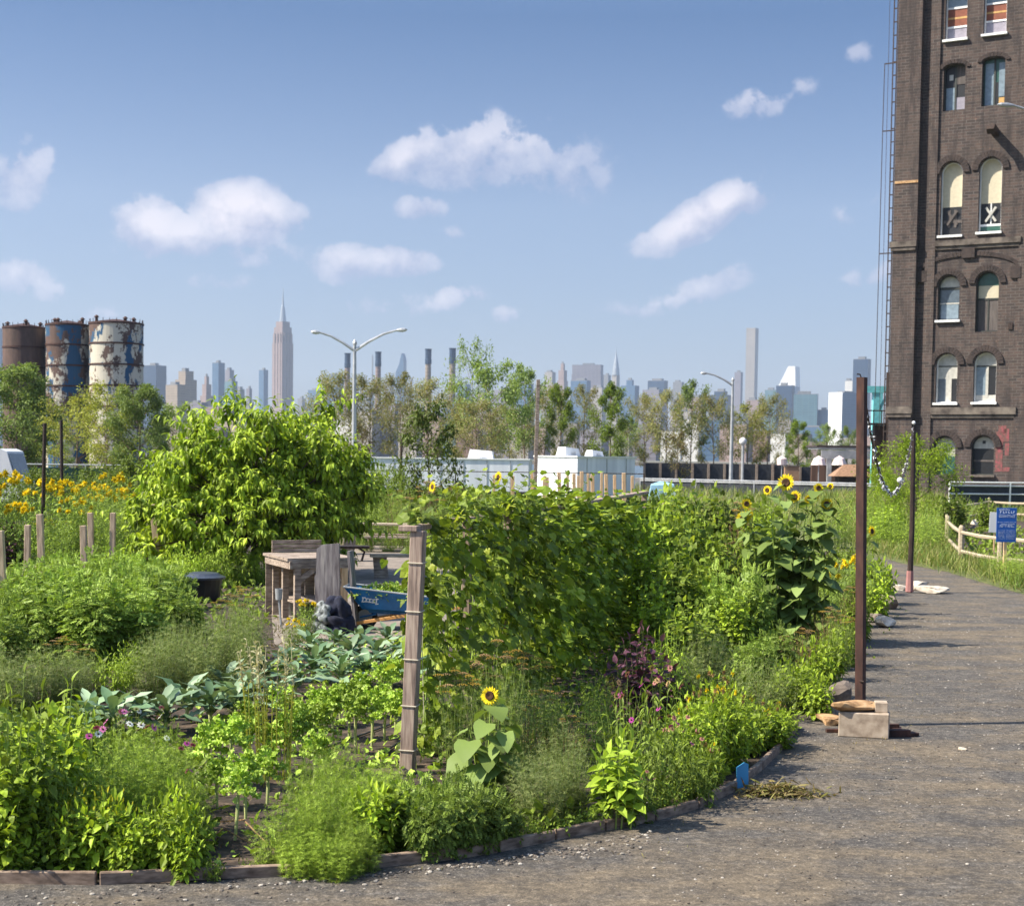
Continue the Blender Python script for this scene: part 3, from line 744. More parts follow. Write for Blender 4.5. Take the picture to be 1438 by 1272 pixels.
nb.add(V, [(0, 1, 4, 6), (1, 2, 5, 4), (2, 3, 7, 5), (3, 0, 6, 7), (6, 4, 5, 7), (3, 2, 1, 0)]); nb.build('roof', MT['white'], e)
# --- wide slab
tower_at(801, 846, 513, 4500, 'lav', 'slab_skyscraper', 'wide flat-topped grey slab skyscraper left of the tapered spire', 'skyscraper', -18, [(1, .9), (.97, 1)], aspect=.35)
T_ = [  # px0, px1, top, depth, style, tiers, aspect, rot, label
 (200, 233, 514, 3300, 'dark', None, .8, -30, 'dark blue-grey flat-topped tower just right of the silos'),
 (232, 262, 541, 2500, 'tan', None, .6, -40, 'broad tan masonry block, lit side, right of the silos'),
 (246, 276, 522, 2650, 'tan', [(1, .9), (.7, 1)], .9, -40, 'tan tower with gilded pointed cap among the left city blocks'),
 (281, 299, 529, 3200, 'pink', [(1, .75), (.7, .9), (.35, 1)], 1, -40, 'pinkish stepped tower with small peaked top left of the pale blue glass tower'),
 (298, 315, 510, 3400, 'glass', None, 1, -35, 'tall pale blue glass tower left of the spired skyscraper'),
 (314, 330, 520, 3600, 'lav', [(1, .92), (.75, 1)], 1, -35, 'grey tower with dark cap close right of the pale blue glass tower'),
 (312, 336, 536, 3000, 'teal', [(1, .8), (.75, 1)], .8, -35, 'bluish stepped glass building below the grey capped tower'),
 (330, 343, 547, 3300, 'grey', None, .9, -35, 'low grey block between the glass buildings and the spired skyscraper'),
 (343, 356, 546, 3500, 'lav', [(1, .8), (.6, 1)], .9, -35, 'small lavender stepped block left of the spired skyscraper'),
 (363, 376, 520, 4000, 'glass', None, .8, -40, 'narrow blue tower directly left of the spired skyscraper'),
 (288, 330, 572, 1900, 'pink', None, .5, -30, 'low pink apartment block above the bright green tree'),
 (262, 292, 566, 2000, 'lav', None, .5, -30, 'low lavender block behind the airy trees on the left'),
 (-6, 8, 465, 3500, 'glass', None, .8, -35, 'blue tower at the left border behind the silos'),
 (414, 432, 560, 4400, 'grey', [(1, .85), (.6, 1)], .8, -35, 'small grey tower right of the spired skyscraper'),
 (432, 452, 548, 4600, 'glass', None, .8, -35, 'pale block left of the double street lamp'),
 (458, 482, 527, 4600, 'glass', None, .7, -30, 'flat blue block left of the first chimney'),
 (505, 524, 545, 4300, 'grey', None, .7, -30, 'grey block between the first two chimneys'),
 (521, 523, 500, 5200, 'grey', None, 1, -30, 'thin distant mast tower beside the second chimney'),
 (538, 553, 535, 4300, 'lav', None, .7, -30, 'grey block right of the second chimney'),
 (573, 580, 533, 4700, 'lav', [(1, .8), (.5, 1)], 1, -35, 'tiny pointed tower right of the curved glass tower'),
 (584, 600, 545, 4000, 'grey', None, .8, -35, 'grey block left of the third chimney'),
 (640, 660, 540, 3900, 'glass', None, .8, -35, 'blue block right of the fourth chimney'),
 (663, 690, 552, 3500, 'pink', [(1, .85), (.6, 1)], .6, -35, 'pink stepped block behind the tall airy tree'),
 (690, 722, 548, 3700, 'lav', None, .6, -35, 'lavender apartment slab between the airy trees'),
 (724, 748, 540, 3900, 'glass', None, .7, -35, 'blue block left of the tall wooden pole'),
 (760, 782, 523, 4200, 'stone', [(1, .85), (.7, 1)], .7, -35, 'pale stone stepped tower right of the tall wooden pole'),
 (781, 796, 511, 4400, 'pink', [(1, .82), (.8, .93), (.4, 1)], .9, -35, 'pink tower with a crane-like tip left of the wide slab'),
 (800, 828, 535, 3600, 'glass', None, .5, -30, 'blue glass block in front of the wide slab'),
 (828, 850, 545, 3500, 'stone', None, .6, -35, 'pale block below the wide slab'),
 (845, 856, 527, 4600, 'grey', None, .8, -35, 'grey shoulder tower between the slab and the tapered spire'),
 (870, 896, 534, 4000, 'glass', [(1, .93), (.4, 1)], .6, -30, 'blue block with small red rooftop right of the tapered spire'),
 (896, 934, 548, 3400, 'lav', [(1, .9), (.75, 1)], .5, -30, 'broad lavender block left of the single street lamp'),
 (908, 936, 535, 4000, 'dark', None, .5, -30, 'dark flat-topped block behind the broad lavender one'),
 (940, 962, 537, 4100, 'grey', [(1, .9), (.7, 1)], .6, -30, 'grey stepped block with a flat cap left of the single lamp'),
 (958, 990, 558, 3300, 'pink', None, .5, -30, 'pink low block left of the single lamp'),
 (995, 1026, 550, 3300, 'dark', [(1, .95), (.6, 1)], .6, -30, 'dark block immediately left of the single lamp'),
 (1029, 1041, 523, 4500, 'lav', None, .8, -30, 'narrow grey tower right of the single lamp post'),
 (1042, 1072, 562, 3300, 'pink', [(1, .85), (.7, 1)], .6, -30, 'pink stepped block under the slender pale tower'),
 (1072, 1092, 548, 3600, 'teal', None, .6, -30, 'teal glass block between the slender tower and the slant-roofed one'),
 (1088, 1114, 542, 3000, 'dark', None, .5, -30, 'dark blue block in front of the slant-roofed tower'),
 (1113, 1147, 554, 2900, 'teal', None, .25, -18, 'broad blue-green glass slab right of the slant-roofed tower'),
 (1147, 1165, 576, 2900, 'glass', None, .5, -30, 'low blue block left of the white slab'),
 (1184, 1197, 535, 3600, 'white', None, .7, -30, 'small white tower behind the blue slab'),
 (1195, 1220, 505, 3300, 'dark', None, .6, -30, 'tall dark glass tower behind the rusty pole'),
 (1092, 1113, 590, 2300, 'stone', None, .6, -30, 'low pale block at the foot of the dark blue block'),
 (1128, 1160, 600, 2300, 'glass', None, .5, -30, 'low blue waterfront block left of the white slab'),
 (940, 975, 578, 2400, 'stone', None, .5, -30, 'low pale waterfront block behind the trees left of the lamp')]
for a in T_:
    tower_at(a[0], a[1], a[2], a[3], a[4], 'city_tower' if a[2] < 545 else 'city_block', a[8], 'building', a[7], a[5], aspect=a[6])
# white end wall + glass slab (two faces of one building)
z = 2700; xl, xm, xr = P(1166, 640, z).x, P(1181, 640, z).x, P(1216, 640, z).x; H = P(1190, 551, z).z
e = thing('white_end_slab', 'blue glass slab with a bright white windowless end wall, left of the rusty pole', 'skyscraper', (xm, z, 0), R(-52))
w1 = (xm - xl) / math.cos(R(52)); w2 = (xr - xm) / math.sin(R(52))
nb = NB(); nb.box((-w1 / 2 + .8, w2 / 2 + .6, H / 2 - .3), (w1 - 1.6, w2 - 1, H - .8)); nb.build('wall', FM['glass'], e)
nb = NB(); nb.box((-w1 / 2, 0, H / 2), (w1, 1.2, H + .6)); nb.build('end_wall', MT['white'], e)
nb = NB(); nb.box((-w1 / 2, w2 / 2, H + 1), (w1 * .5, w2 * .5, 4)); nb.build('roof', FM['grey'], e)
# curved glass tower
z = 5000; e = thing('curved_glass_tower', 'blue glass tower with a sharp curved peak right of the second chimney', 'skyscraper', P(562, 640, z) * 1, R(-20)); e.location.z = 0
pw = z / FPX; nb = NB(); prof = [(-6, 0), (6, 0), (6, 132 * pw), (5, 137 * pw), (3, 142 * pw), (-1, 126 * pw), (-6, 115 * pw)]
V = [(x * pw, -12, h) for x, h in prof] + [(x * pw, 12, h) for x, h in prof]; n = len(prof)
V = [(x, y, max(h, -.5)) for x, y, h in V]
nb.add(V, [tuple(range(n)), tuple(range(n, 2 * n))[::-1]] + [(i, i + n, (i + 1) % n + n, (i + 1) % n) for i in range(n)]); nb.build('wall', FM['glass'], e)
# chimneys
for i, (px, pt, wpx) in enumerate(((487, 496, 8.5), (530, 494, 8.5), (600, 490, 9), (634, 489, 9.5))):
    z = 1750; p = P(px, 640, z); H = P(px, pt, z).z; r = wpx / 2 * z / FPX
    e = thing('chimney', 'tall power-station chimney with a dark cap, {o} of the four', 'chimney', (p.x, z, 0), 0, 'power-station chimneys across the river')
    nb = NB(); nb.lathe([(r * 1.15, -.5), (r * .95, H * .6), (r * .88, H * .86)], (0, 0, 0), 14); nb.build('shaft', FM['pink'] if i < 2 else FM['tan'], e)
    nb = NB(); nb.lathe([(r * 1.05, H * .86), (r * 1.05, H * .9), (r * .98, H * .91), (r * .98, H * .985), (r * 1.12, H)], (0, 0, 0), 14); nb.build('cap', FM['dark'], e)
# low waterfront blocks
rr = random.Random(5)
px = 175
n = 0
while px < 1240:
    w = rr.uniform(22, 46); z = rr.choice([1250, 1400, 1550]); st = rr.choice(['brick', 'pink', 'pink', 'tan', 'lav', 'stone', 'glass', 'white'])
    pt = rr.uniform(583, 606) - (16 if 470 < px < 740 else 0) + (22 if px > 1060 else 0)
    tower_at(px, px + w, pt, z + rr.uniform(-40, 40), st, 'waterfront_block', 'low housing block on the far river bank, {o} in the row', 'housing block', -30 + rr.uniform(-8, 8), aspect=.5, group='housing blocks on the far bank')
    px += w * rr.uniform(.72, 1.05)

# ------------------------------------------------------------------ brick refinery tower
def brickmat(name, c1, c2, c3):
    m, nt, b = mat_new(name); tcn = N(nt, 'ShaderNodeTexCoord').outputs['Object']
    s3 = N(nt, 'ShaderNodeSeparateXYZ'); nt.links.new(tcn, s3.inputs[0]); cb = N(nt, 'ShaderNodeCombineXYZ')
    nt.links.new(s3.outputs[0], cb.inputs[0]); nt.links.new(s3.outputs[2], cb.inputs[1])
    br = N(nt, 'ShaderNodeTexBrick'); nt.links.new(cb.outputs[0], br.inputs['Vector'])
    br.inputs['Scale'].default_value = 1; br.inputs['Brick Width'].default_value = .62; br.inputs['Row Height'].default_value = .21; br.inputs['Mortar Size'].default_value = .022
    br.inputs['Color1'].default_value = c1; br.inputs['Color2'].default_value = c2; br.inputs['Mortar'].default_value = c3; br.inputs['Bias'].default_value = -.1
    a = noise(nt, .35, 9, tcn, .65); q = noise(nt, 1.6, 9, tcn, .75, (1, 1, .16))
    c = mixc(nt, ramp(nt, a, [(.45, (0, 0, 0)), (.62, (.55, .55, .55))]), br.outputs[0], (.075, .058, .05, 1))
    c = mixc(nt, ramp(nt, q, [(.40, (.75, .75, .75)), (.52, (0, 0, 0))]), c, (.035, .028, .028, 1))
    q2 = noise(nt, 1.1, 9, tcn, .75)
    c = mixc(nt, ramp(nt, q2, [(.62, (0, 0, 0)), (.68, (.6, .6, .6))]), c, (.24, .15, .11, 1))
    nt.links.new(c, b.inputs['Base Color']); b.inputs['Roughness'].default_value = .95; bump(nt, b, br.outputs['Fac'], .5, -.03)
    return m
MT['brick'] = brickmat('soot_brick', (.098, .068, .058, 1), (.042, .035, .034, 1), (.125, .108, .098, 1))
MT['brickdark'] = noisy('dark_trim_brick', [(.3, (.02, .016, .016, 1)), (.6, (.055, .04, .036, 1))], 3, None, .95, 6, .4, .02)
MT['ledge'] = noisy('stone_ledge', [(.35, (.05, .04, .035, 1)), (.5, (.12, .10, .085, 1)), (.7, (.2, .17, .14, 1))], 1.5, None, .95, 8, .3, .02)
TZ = 115.0; T0 = P(1250, 580, TZ); TA = R(-30)
te = Vector((math.cos(TA), math.sin(TA), 0)); ti = Vector((-math.sin(TA), math.cos(TA), 0))
T0 = Vector((T0.x, TZ, 0))
def tuv(px, py):
    r = ray(px, py); t = (T0 - CAM).dot(ti) / r.dot(ti); p = CAM + r * t
    return (p - T0).dot(te), p.z
tw = thing('brick_factory_tower', 'tall soot-stained brown brick factory building with arched windows at the right border', 'building', T0, TA)
rows = [  # kind, (col1: pxL,pxR,top,bottom), (col2 ...)
 ('rect', (1333, 1363, -12, 55), (1387, 1419, -18, 47)), ('seg', (1328, 1358, 90, 155), (1382, 1415, 80, 148)),
 ('round', (1321, 1352, 228, 331), (1373, 1407, 222, 326)), ('round', (1313, 1345, 387, 450), (1367, 1400, 382, 466)),
 ('round', (1311, 1341, 497, 566), (1366, 1396, 495, 565)), ('round', (1308, 1338, 613, 667), (1361, 1391, 612, 667))]
wins = []
for kind, a, b in rows:
    for ci, (l, r_, t, bt) in enumerate((a, b)):
        mid = (t + bt) / 2; u0 = tuv(l, mid)[0]; u1 = tuv(r_, mid)[0]; zt = tuv((l + r_) / 2, t)[1]; zb = tuv((l + r_) / 2, bt)[1]
        wins.append((kind, ci, (u0 + u1) / 2, (u1 - u0) / 2, zb, zt))
umid = {0: np.mean([w[2] for w in wins if w[1] == 0]), 1: np.mean([w[2] for w in wins if w[1] == 1])}
HWD = {c: np.mean([w[3] for w in wins if w[1] == c]) for c in (0, 1)}
TOP = 48.0; strips = {0: (3.0, (umid[0] + umid[1]) / 2), 1: ((umid[0] + umid[1]) / 2, 8.85)}
def archpts(cx, hw, zs, rise, n=14): return [(cx - hw * math.cos(math.pi * k / n), zs + rise * math.sin(math.pi * k / n)) for k in range(n + 1)]
wall = NB(); DEP = .45
def q3(nb, pts, y=0, mat=0): nb.add([(x, y, z) for x, z in pts], [tuple(range(len(pts)))], mat)
winfo = []
for ci in (0, 1):
    xa, xb = strips[ci]; zc = -.3
    for kind, c, cx, hw, zb, zt in sorted([w for w in wins if w[1] == ci], key=lambda w: w[4]):
        cx, hw = umid[ci], HWD[ci]; rise = {'rect': 0.0, 'seg': .28, 'round': hw}[kind]; zs = zt - rise
        q3(wall, [(xa, zc), (xb, zc), (xb, zb), (xa, zb)])
        q3(wall, [(xa, zb), (cx - hw, zb), (cx - hw, zs), (xa, zs)]); q3(wall, [(cx + hw, zb), (xb, zb), (xb, zs), (cx + hw, zs)])
        pts = archpts(cx, hw, zs, rise) if rise else [(cx - hw, zs), (cx + hw, zs)]
        if rise:
            q3(wall, [(xa, zs), (cx - hw, zs), (cx - hw, zt), (xa, zt)]); q3(wall, [(cx + hw, zs), (xb, zs), (xb, zt), (cx + hw, zt)])
            for p, q in zip(pts, pts[1:]):
                if abs(p[1] - zt) < 1e-6 and abs(q[1] - zt) < 1e-6: continue
                q3(wall, [p, q, (q[0], zt + .001), (p[0], zt + .001)])
        ring = [(cx - hw, zb)] + pts + [(cx + hw, zb)]
        for p, q in zip(ring, ring[1:] + ring[:1]):
            wall.add([(p[0], 0, p[1]), (q[0], 0, q[1]), (q[0], DEP + .1, q[1]), (p[0], DEP + .1, p[1])], [(0, 1, 2, 3)])
        winfo.append((kind, ci, cx, hw, zb, zs, zt, rise)); zc = zt
    q3(wall, [(xa, zc), (xb, zc), (xb, TOP), (xa, TOP)])
# piers: corner pier proud, sunk strip, small pilaster, right pilaster
wall.box((.87, .3, TOP / 2 - .15), (1.74, 1.5, TOP + .3)); wall.box((2.02, .55, TOP / 2 - .15), (.56, 1.0, TOP + .3))
wall.box((2.65, .36, TOP / 2 - .15), (.70, 1.0, TOP + .3)); wall.box((9.3, .33, TOP / 2 - .15), (.9, .9, TOP + .3))
wall.box((16.0, .6, TOP / 2 - .15), (12.5, 1.2, TOP + .3)); wall.box((11.1, 7.2, TOP / 2 - .15), (22.2, 12, TOP + .3))
wall.build('wall', MT['brick'], tw)
nb = NB()
for va, vb in ((338, 346), (572, 582)):
    za, zb2 = tuv(1330, va)[1], tuv(1330, vb)[1]
    nb.box((6, -.06, (za + zb2) / 2), (6.0, .36, za - zb2)); nb.box((.8, -.52, (za + zb2) / 2 + .05), (1.95, .3, za - zb2))
    nb.box((6, -.02, zb2 - .14), (6.0, .2, .2)); nb.box((.8, -.5, zb2 - .1), (1.8, .2, .2))
nb.build('ledge', MT['ledge'], tw)
z1 = tuv(1265, 258)[1]; nb = NB(); nb.box((.9, -.47, z1), (1.7, .08, .18)); nb.build('stone_band', MT['stone_tan'], tw)
def ringarch(nb, cx, zs, hw, rise, th, y0=-.12, n=16, a0=0):
    for k in range(n):
        A = []
        for kk, s in ((k, .04), (k + 1, -.04)):
            a = math.pi * (a0 + (1 - 2 * a0) * (kk + s) / n)
            for ex in (0, th): A.append((cx - (hw + ex) * math.cos(a), zs + (rise + ex) * math.sin(a)))
        (i0, o0, i1, o1) = A
        V = [(p[0], y, p[1]) for y in (y0, .1) for p in (i0, o0, o1, i1)]
        nb.add(V, [(0, 1, 2, 3), (0, 4, 5, 1), (1, 5, 6, 2), (2, 6, 7, 3), (3, 7, 4, 0)])
for kind, ci, cx, hw, zb, zs, zt, rise in winfo:
    nb = NB()
    if kind == 'round': ringarch(nb, cx, zs, hw + .08, rise + .08, .42)
    elif kind == 'seg': ringarch(nb, cx, zs, hw + .05, rise + .05, .28, -.1, 12)
    else: nb.box((cx, -.05, zt + .2), (hw * 2 + .4, .2, .35))
    nb.build('window_arch', MT['brickdark'], tw)
# wide relieving arch over the paired windows + end blocks
xc = (umid[0] + umid[1]) / 2; zsp = tuv(1352, 380)[1]; pk = tuv(1352, 360)[1]
nb = NB(); ringarch(nb, xc, zsp, (umid[1] - umid[0]) / 2 + 2.0, pk - zsp, .3, -.1, 40); nb.box((xc, -.08, pk + .2), (.9, .3, .7))
for s in (-1, 1): nb.box((xc + s * ((umid[1] - umid[0]) / 2 + 1.95), -.05, zsp - .3), (.7, .22, .8))
nb.build('relieving_arch', MT['brickdark'], tw)
WM = {'cream': plain('cream_board', (.52, .47, .35, 1), .8, var=.08), 'void': plain('dark_opening', (.008, .009, .012, 1), .5), 'glass': plain('old_glass', (.10, .13, .16, 1), .15),
      'pale': plain('frosted_pane', (.45, .44, .40, 1), .4), 'white': MT['white'], 'red': plain('red_blind', (.2, .055, .025, 1), .6), 'ochre': plain('ochre_slat', (.5, .3, .1, 1), .6),
      'green': plain('green_glass', (.03, .09, .07, 1), .3), 'plank': noisy('grey_plank', [(.3, (.06, .05, .05, 1)), (.7, (.15, .13, .12, 1))], 2, (6, 1, .4), .9), 'blueg': plain('bluish_pane', (.2, .26, .31, 1), .25),
      'lav': plain('lavender_pane', (.30, .28, .33, 1), .3), 'dframe': plain('dark_frame', (.03, .035, .03, 1), .6)}
def pane(nb, cx, hw, zb, zs, zt, rise, x0, x1, f0, f1, y):
    """piece of the opening between width fractions x0..x1 and height fractions f0..f1"""
    H = zt - zb; n = 10; L = []; U = []
    for k in range(n + 1):
        x = x0 + (x1 - x0) * k / n; s = x * 2 - 1; top = zs + (rise * math.sqrt(max(0, 1 - s * s)) if rise else 0)
        L.append((cx + s * hw, min(zb + f0 * H, top))); U.append((cx + s * hw, min(zb + f1 * H, top)))
    V = [(x, y, z) for x, z in L + U]; nb.add(V, [(k, k + 1, n + 2 + k, n + 1 + k) for k in range(n)])
SPEC = {  # (row, col): frame material, sill, panes [(mat,x0,x1,f0,f1)]
 (5, 0): ('white', 1, [('lav', 0, 1, 0, .28), ('red', 0, 1, .28, .68), ('ochre', .04, .96, .46, .5), ('blueg', 0, 1, .68, 1), ('white', 0, 1, .27, .31), ('white', 0, 1, .67, .71)]),
 (5, 1): ('white', 1, [('lav', 0, 1, 0, .30), ('red', 0, 1, .3, .68), ('ochre', .04, .96, .48, .52), ('blueg', 0, 1, .68, 1), ('white', 0, 1, .29, .33), ('white', 0, 1, .67, .71)]),
 (4, 0): ('dframe', 0, [('void', 0, 1, 0, 1), ('blueg', .06, .46, .02, .52), ('lav', .54, .94, .02, .3), ('plank', .55, 1, .58, .98), ('pale', .2, .38, .68, .8), ('dframe', .46, .54, 0, 1)]),
 (4, 1): ('dframe', 0, [('green', 0, 1, 0, 1), ('blueg', .08, .46, .02, .9), ('void', .54, .66, .0, .5), ('blueg', .68, .96, .2, .9), ('ochre', .7, .96, .02, .18), ('dframe', .46, .54, 0, 1)]),
 (3, 0): ('white', 1, [('void', 0, 1, 0, 1), ('cream', 0, 1, .40, 1), ('plank', .3, .42, .12, .36), ('plank', .58, .7, .12, .36), ('plank', .1, .95, .18, .22)]),
 (3, 1): ('white', 1, [('void', 0, 1, 0, 1), ('cream', 0, 1, .40, 1), ('white', .47, .53, .08, .4), ('green', .02, .98, .03, .09), ('white', 0, 1, .09, .12)]),
 (2, 0): ('dframe', 1, [('glass', 0, 1, 0, .75), ('pale', 0, 1, .75, 1), ('dframe', 0, 1, .69, .75), ('blueg', .1, .9, .04, .36), ('pale', 0, 1, .37, .4)]),
 (2, 1): ('dframe', 0, [('plank', 0, 1, 0, .56), ('cream', .05, .95, .56, .78), ('green', 0, 1, .78, 1), ('dframe', .47, .53, .0, .56), ('dframe', 0, 1, .54, .57)]),
 (1, 0): ('white', 1, [('void', 0, 1, 0, 1), ('glass', 0, .42, 0, .5), ('pale', 0, 1, .5, 1), ('pale', .42, .68, 0, .5), ('dframe', 0, 1, .74, .765)]),
 (1, 1): ('white', 1, [('void', 0, 1, 0, 1), ('blueg', 0, .55, .15, .74), ('pale', 0, 1, .0, .15), ('pale', 0, 1, .74, 1), ('pale', .48, .6, .1, .74), ('dframe', 0, 1, .72, .745)]),
 (0, 0): ('dframe', 0, [('pale', 0, 1, .5, 1), ('green', 0, 1, 0, .5)]),
 (0, 1): ('dframe', 1, [('void', 0, 1, 0, .68), ('pale', 0, 1, .68, 1), ('plank', 0, 1, .34, .39), ('void', .42, .56, .8, .88)])}
for kind, ci, cx, hw, zb, zs, zt, rise in winfo:
    order = sorted([w for w in winfo if w[1] == ci], key=lambda w: w[4]); ri = [w[4] for w in order].index(zb)
    fm, sill, panes = SPEC[(ri, ci)]
    fr = NB(); pts = [(cx - hw, zb)] + (archpts(cx, hw, zs, rise) if rise else [(cx - hw, zs), (cx + hw, zs)]) + [(cx + hw, zb)]
    k = .9 if fm == 'white' else .92; zc = (zb + zt) / 2
    inn = [(cx + (x - cx) * k, zb + .1 + (z - zb) * (1 - .16 / (zt - zb))) for x, z in pts]
    n = len(pts)
    for i in range(n):
        j = (i + 1) % n; a, b, c, d = pts[i], pts[j], inn[j], inn[i]
        fr.add([(a[0], .3, a[1]), (b[0], .3, b[1]), (c[0], .3, c[1]), (d[0], .3, d[1]), (d[0], DEP, d[1]), (c[0], DEP, c[1])], [(0, 1, 2, 3), (3, 2, 5, 4)])
    wo = fr.build('window', WM[fm], tw)
    for i, (mn, x0, x1, f0, f1) in enumerate(panes):
        nb = NB(); pane(nb, cx, hw, zb, zs, zt, rise, x0, x1, f0, f1, DEP + .03 - i * .012)
        nb.build({'cream': 'board', 'plank': 'plank', 'void': 'opening', 'white': 'glazing_bar', 'dframe': 'glazing_bar', 'ochre': 'slat', 'red': 'blind'}.get(mn, 'pane'), WM[mn], wo)
    if (ri, ci) in ((3, 1), (3, 0)):
        nb = NB(); zz = zb + (zt - zb) * .25
        for s in (-1, 1): nb.beam((cx - .45 * hw, DEP - .06 - .03 * s, zz - s * .5), (cx + .45 * hw, DEP - .06 - .03 * s, zz + s * .5), .04, .16)
        nb.build('plank', WM['plank'] if ci == 0 else WM['pale'], wo)
    if sill:
        nb = NB(); nb.box((cx, .02, zb - .06), (hw * 2 + .22, .5, .16)); nb.build('sill', WM['white'] if fm == 'white' or ri == 2 else MT['ledge'], wo)
# chute, patches, graffiti
u, zz = tuv(1399, 188); nb = NB(); nb.beam((u, .1, zz), (u, -1.5, zz + .25), .45, .42); nb.beam((u, -1.3, zz + .25), (u, -1.7, zz - .15), .5, .42); nb.build('chute', MT['darksteel'], tw)
MT['graffiti'] = noisy('red_graffiti_paint', [(.42, (.13, .07, .06, 1)), (.62, (.27, .07, .08, 1))], 5, None, .9, 8, .2, .01)
nb = NB()
def stroke(px0, py0, px1, py1, w):
    (u0, z0_), (u1, z1_) = tuv(px0, py0), tuv(px1, py1); nb.beam((u0, -.004, z0_), (u1, -.004, z1_), w, .012, up=(0, 1, 0)) if abs(u1 - u0) < 0 else nb.box(((u0 + u1) / 2, -.006, (z0_ + z1_) / 2), (max(abs(u1 - u0), w), .012, max(abs(z1_ - z0_), w)))
for s_ in ((1403, 606, 1403, 662, .5), (1408, 598, 1408, 608, .55), (1413, 602, 1413, 620, .4), (1414, 622, 1414, 640, .28), (1408, 658, 1418, 660, .28), (1422, 652, 1430, 656, .3)): stroke(*s_)
nb.v = [np.where(v[:, 1:2] < 0, v - np.array([[0, 0, 0]]), v) for v in nb.v]
nb.build('graffiti', MT['graffiti'], tw)
u, zz = tuv(1419, 458); nb = NB(); nb.box((u, -.03, zz), (.3, .1, .45)); nb.build('vent', MT['darksteel'], tw)
# side ladder and conduit
nb = NB(); zt_, zb_ = tuv(1262, -30)[1], 2.0
for d in (0.0, .26): nb.box((-.10 - d, -.3, (zt_ + zb_) / 2), (.07, .07, zt_ - zb_))
nb.build('stile', MT['darksteel'], lad := thing('wall_ladder', 'long dark steel ladder fixed to the left edge of the brick factory', 'ladder', T0, TA))
rn = NB(); z = zb_; rn.box((-.23, -.3, 0), (.22, .06, .08)); rme = rn.mesh('rung', MT['darksteel'])
while z < zt_: link('rung', rme, lad).location = (0, 0, z); z += .95
nb = NB(); e = thing('conduit_line', 'thin wires on brackets running down beside the factory ladder', 'wire', T0, TA)
pz = [tuv(1241, v)[1] for v in (92, 186, 357, 560)]
nb.tube([(-.95 - .03 * i, -.35, z) for i, z in enumerate(pz)], .028, 5); nb.tube([(-.68, -.35, zt_), (-.68, -.35, zb_ + 3)], .018, 4)
nb.build('wire', MT['darksteel'], e)
nb = NB()
for z in pz[:3]: nb.box((-.5, -.33, z), (.95, .06, .08))
nb.build('bracket', MT['darksteel'], e)
# ------------------------------------------------------------------ silos
def silomat(name, seed, blue=.5):
    m, nt, b = mat_new(name); t = N(nt, 'ShaderNodeTexCoord').outputs['Object']
    mp = N(nt, 'ShaderNodeMapping'); mp.inputs['Location'].default_value = (seed, seed * 2, 0); nt.links.new(t, mp.inputs[0]); v = mp.outputs[0]
    a = noise(nt, .45, 10, v, .76, (1, 1, .8)); bl = noise(nt, .3, 7, v, .65, (1, 1, .5)); r = noise(nt, .9, 8, v, .7, (1, 1, .3))
    paint = mixc(nt, ramp(nt, bl, [(.5 + .1 * (1 - 2 * blue), (0, 0, 0)), (.52 + .1 * (1 - 2 * blue), (1, 1, 1))]), (.5, .47, .38, 1), (.01, .07, .15, 1))
    rust = ramp(nt, r, [(.3, (.045, .03, .026)), (.6, (.11, .065, .05)), (.8, (.17, .11, .085))])
    c = mixc(nt, ramp(nt, a, [(.475, (1, 1, 1)), (.485, (0, 0, 0))]), paint, rust) if blue >= 0 else rust
    nt.links.new(c, b.inputs['Base Color']); b.inputs['Roughness'].default_value = .8; return m
for i, (x0, x1, pt, lab, bl) in enumerate(((5, 64.5, 460, 'rusty bare brown silo, leftmost of the three', -1), (65, 125, 456, 'blue and white peeling silo in the middle of the three', .62), (126, 201, 454, 'widest silo with mostly white peeling paint, rightmost of the three', .3))):
    z = 200 - i * 1.0; p0, p1 = P(x0, 600, z), P(x1, 600, z); r = (p1.x - p0.x) / 2 * 1.0; H = P((x0 + x1) / 2, pt, z).z
    e = thing('silo', lab, 'silo', ((p0.x + p1.x) / 2, z, 0), 0, 'old steel silos')
    nb = NB(); nb.lathe([(r * .985, 0), (r * .985, H)], (0, 0, 0), 48); nb.build('shell', silomat('silo_paint_%d' % i, 3.7 * i + 1.3, bl), e, smooth=False)
    nb = NB()
    for q in (.3, .44, .58, .72, .86, .995): nb.lathe([(r * .98, H * q - .12), (r * 1.012, H * q - .12), (r * 1.012, H * q + .08), (r * .98, H * q + .08)], (0, 0, 0), 48, cap=False)
    nb.build('hoop', MT['rust'], e)
    nb = NB(); nb.lathe([(r * 1.0, H + .01), (r * .6, H + .25), (.3, H + .5)], (0, 0, 0), 32)
    for k in range(4):
        a = k * 1.7 + i; nb.lathe([(.2, 0), (.2, .3 + .2 * (k % 2)), (.36, .35 + .2 * (k % 2)), (.1, .6 + .2 * (k % 2))], (r * .75 * math.cos(a), r * .75 * math.sin(a), H + .1), 8)
    for k in range(24):
        a = k * math.pi / 12; nb.beam((r * .97 * math.cos(a), r * .97 * math.sin(a), H), (r * .97 * math.cos(a), r * .97 * math.sin(a), H + .45), .06, .06)
    nb.build('roof', MT['rust'], e)

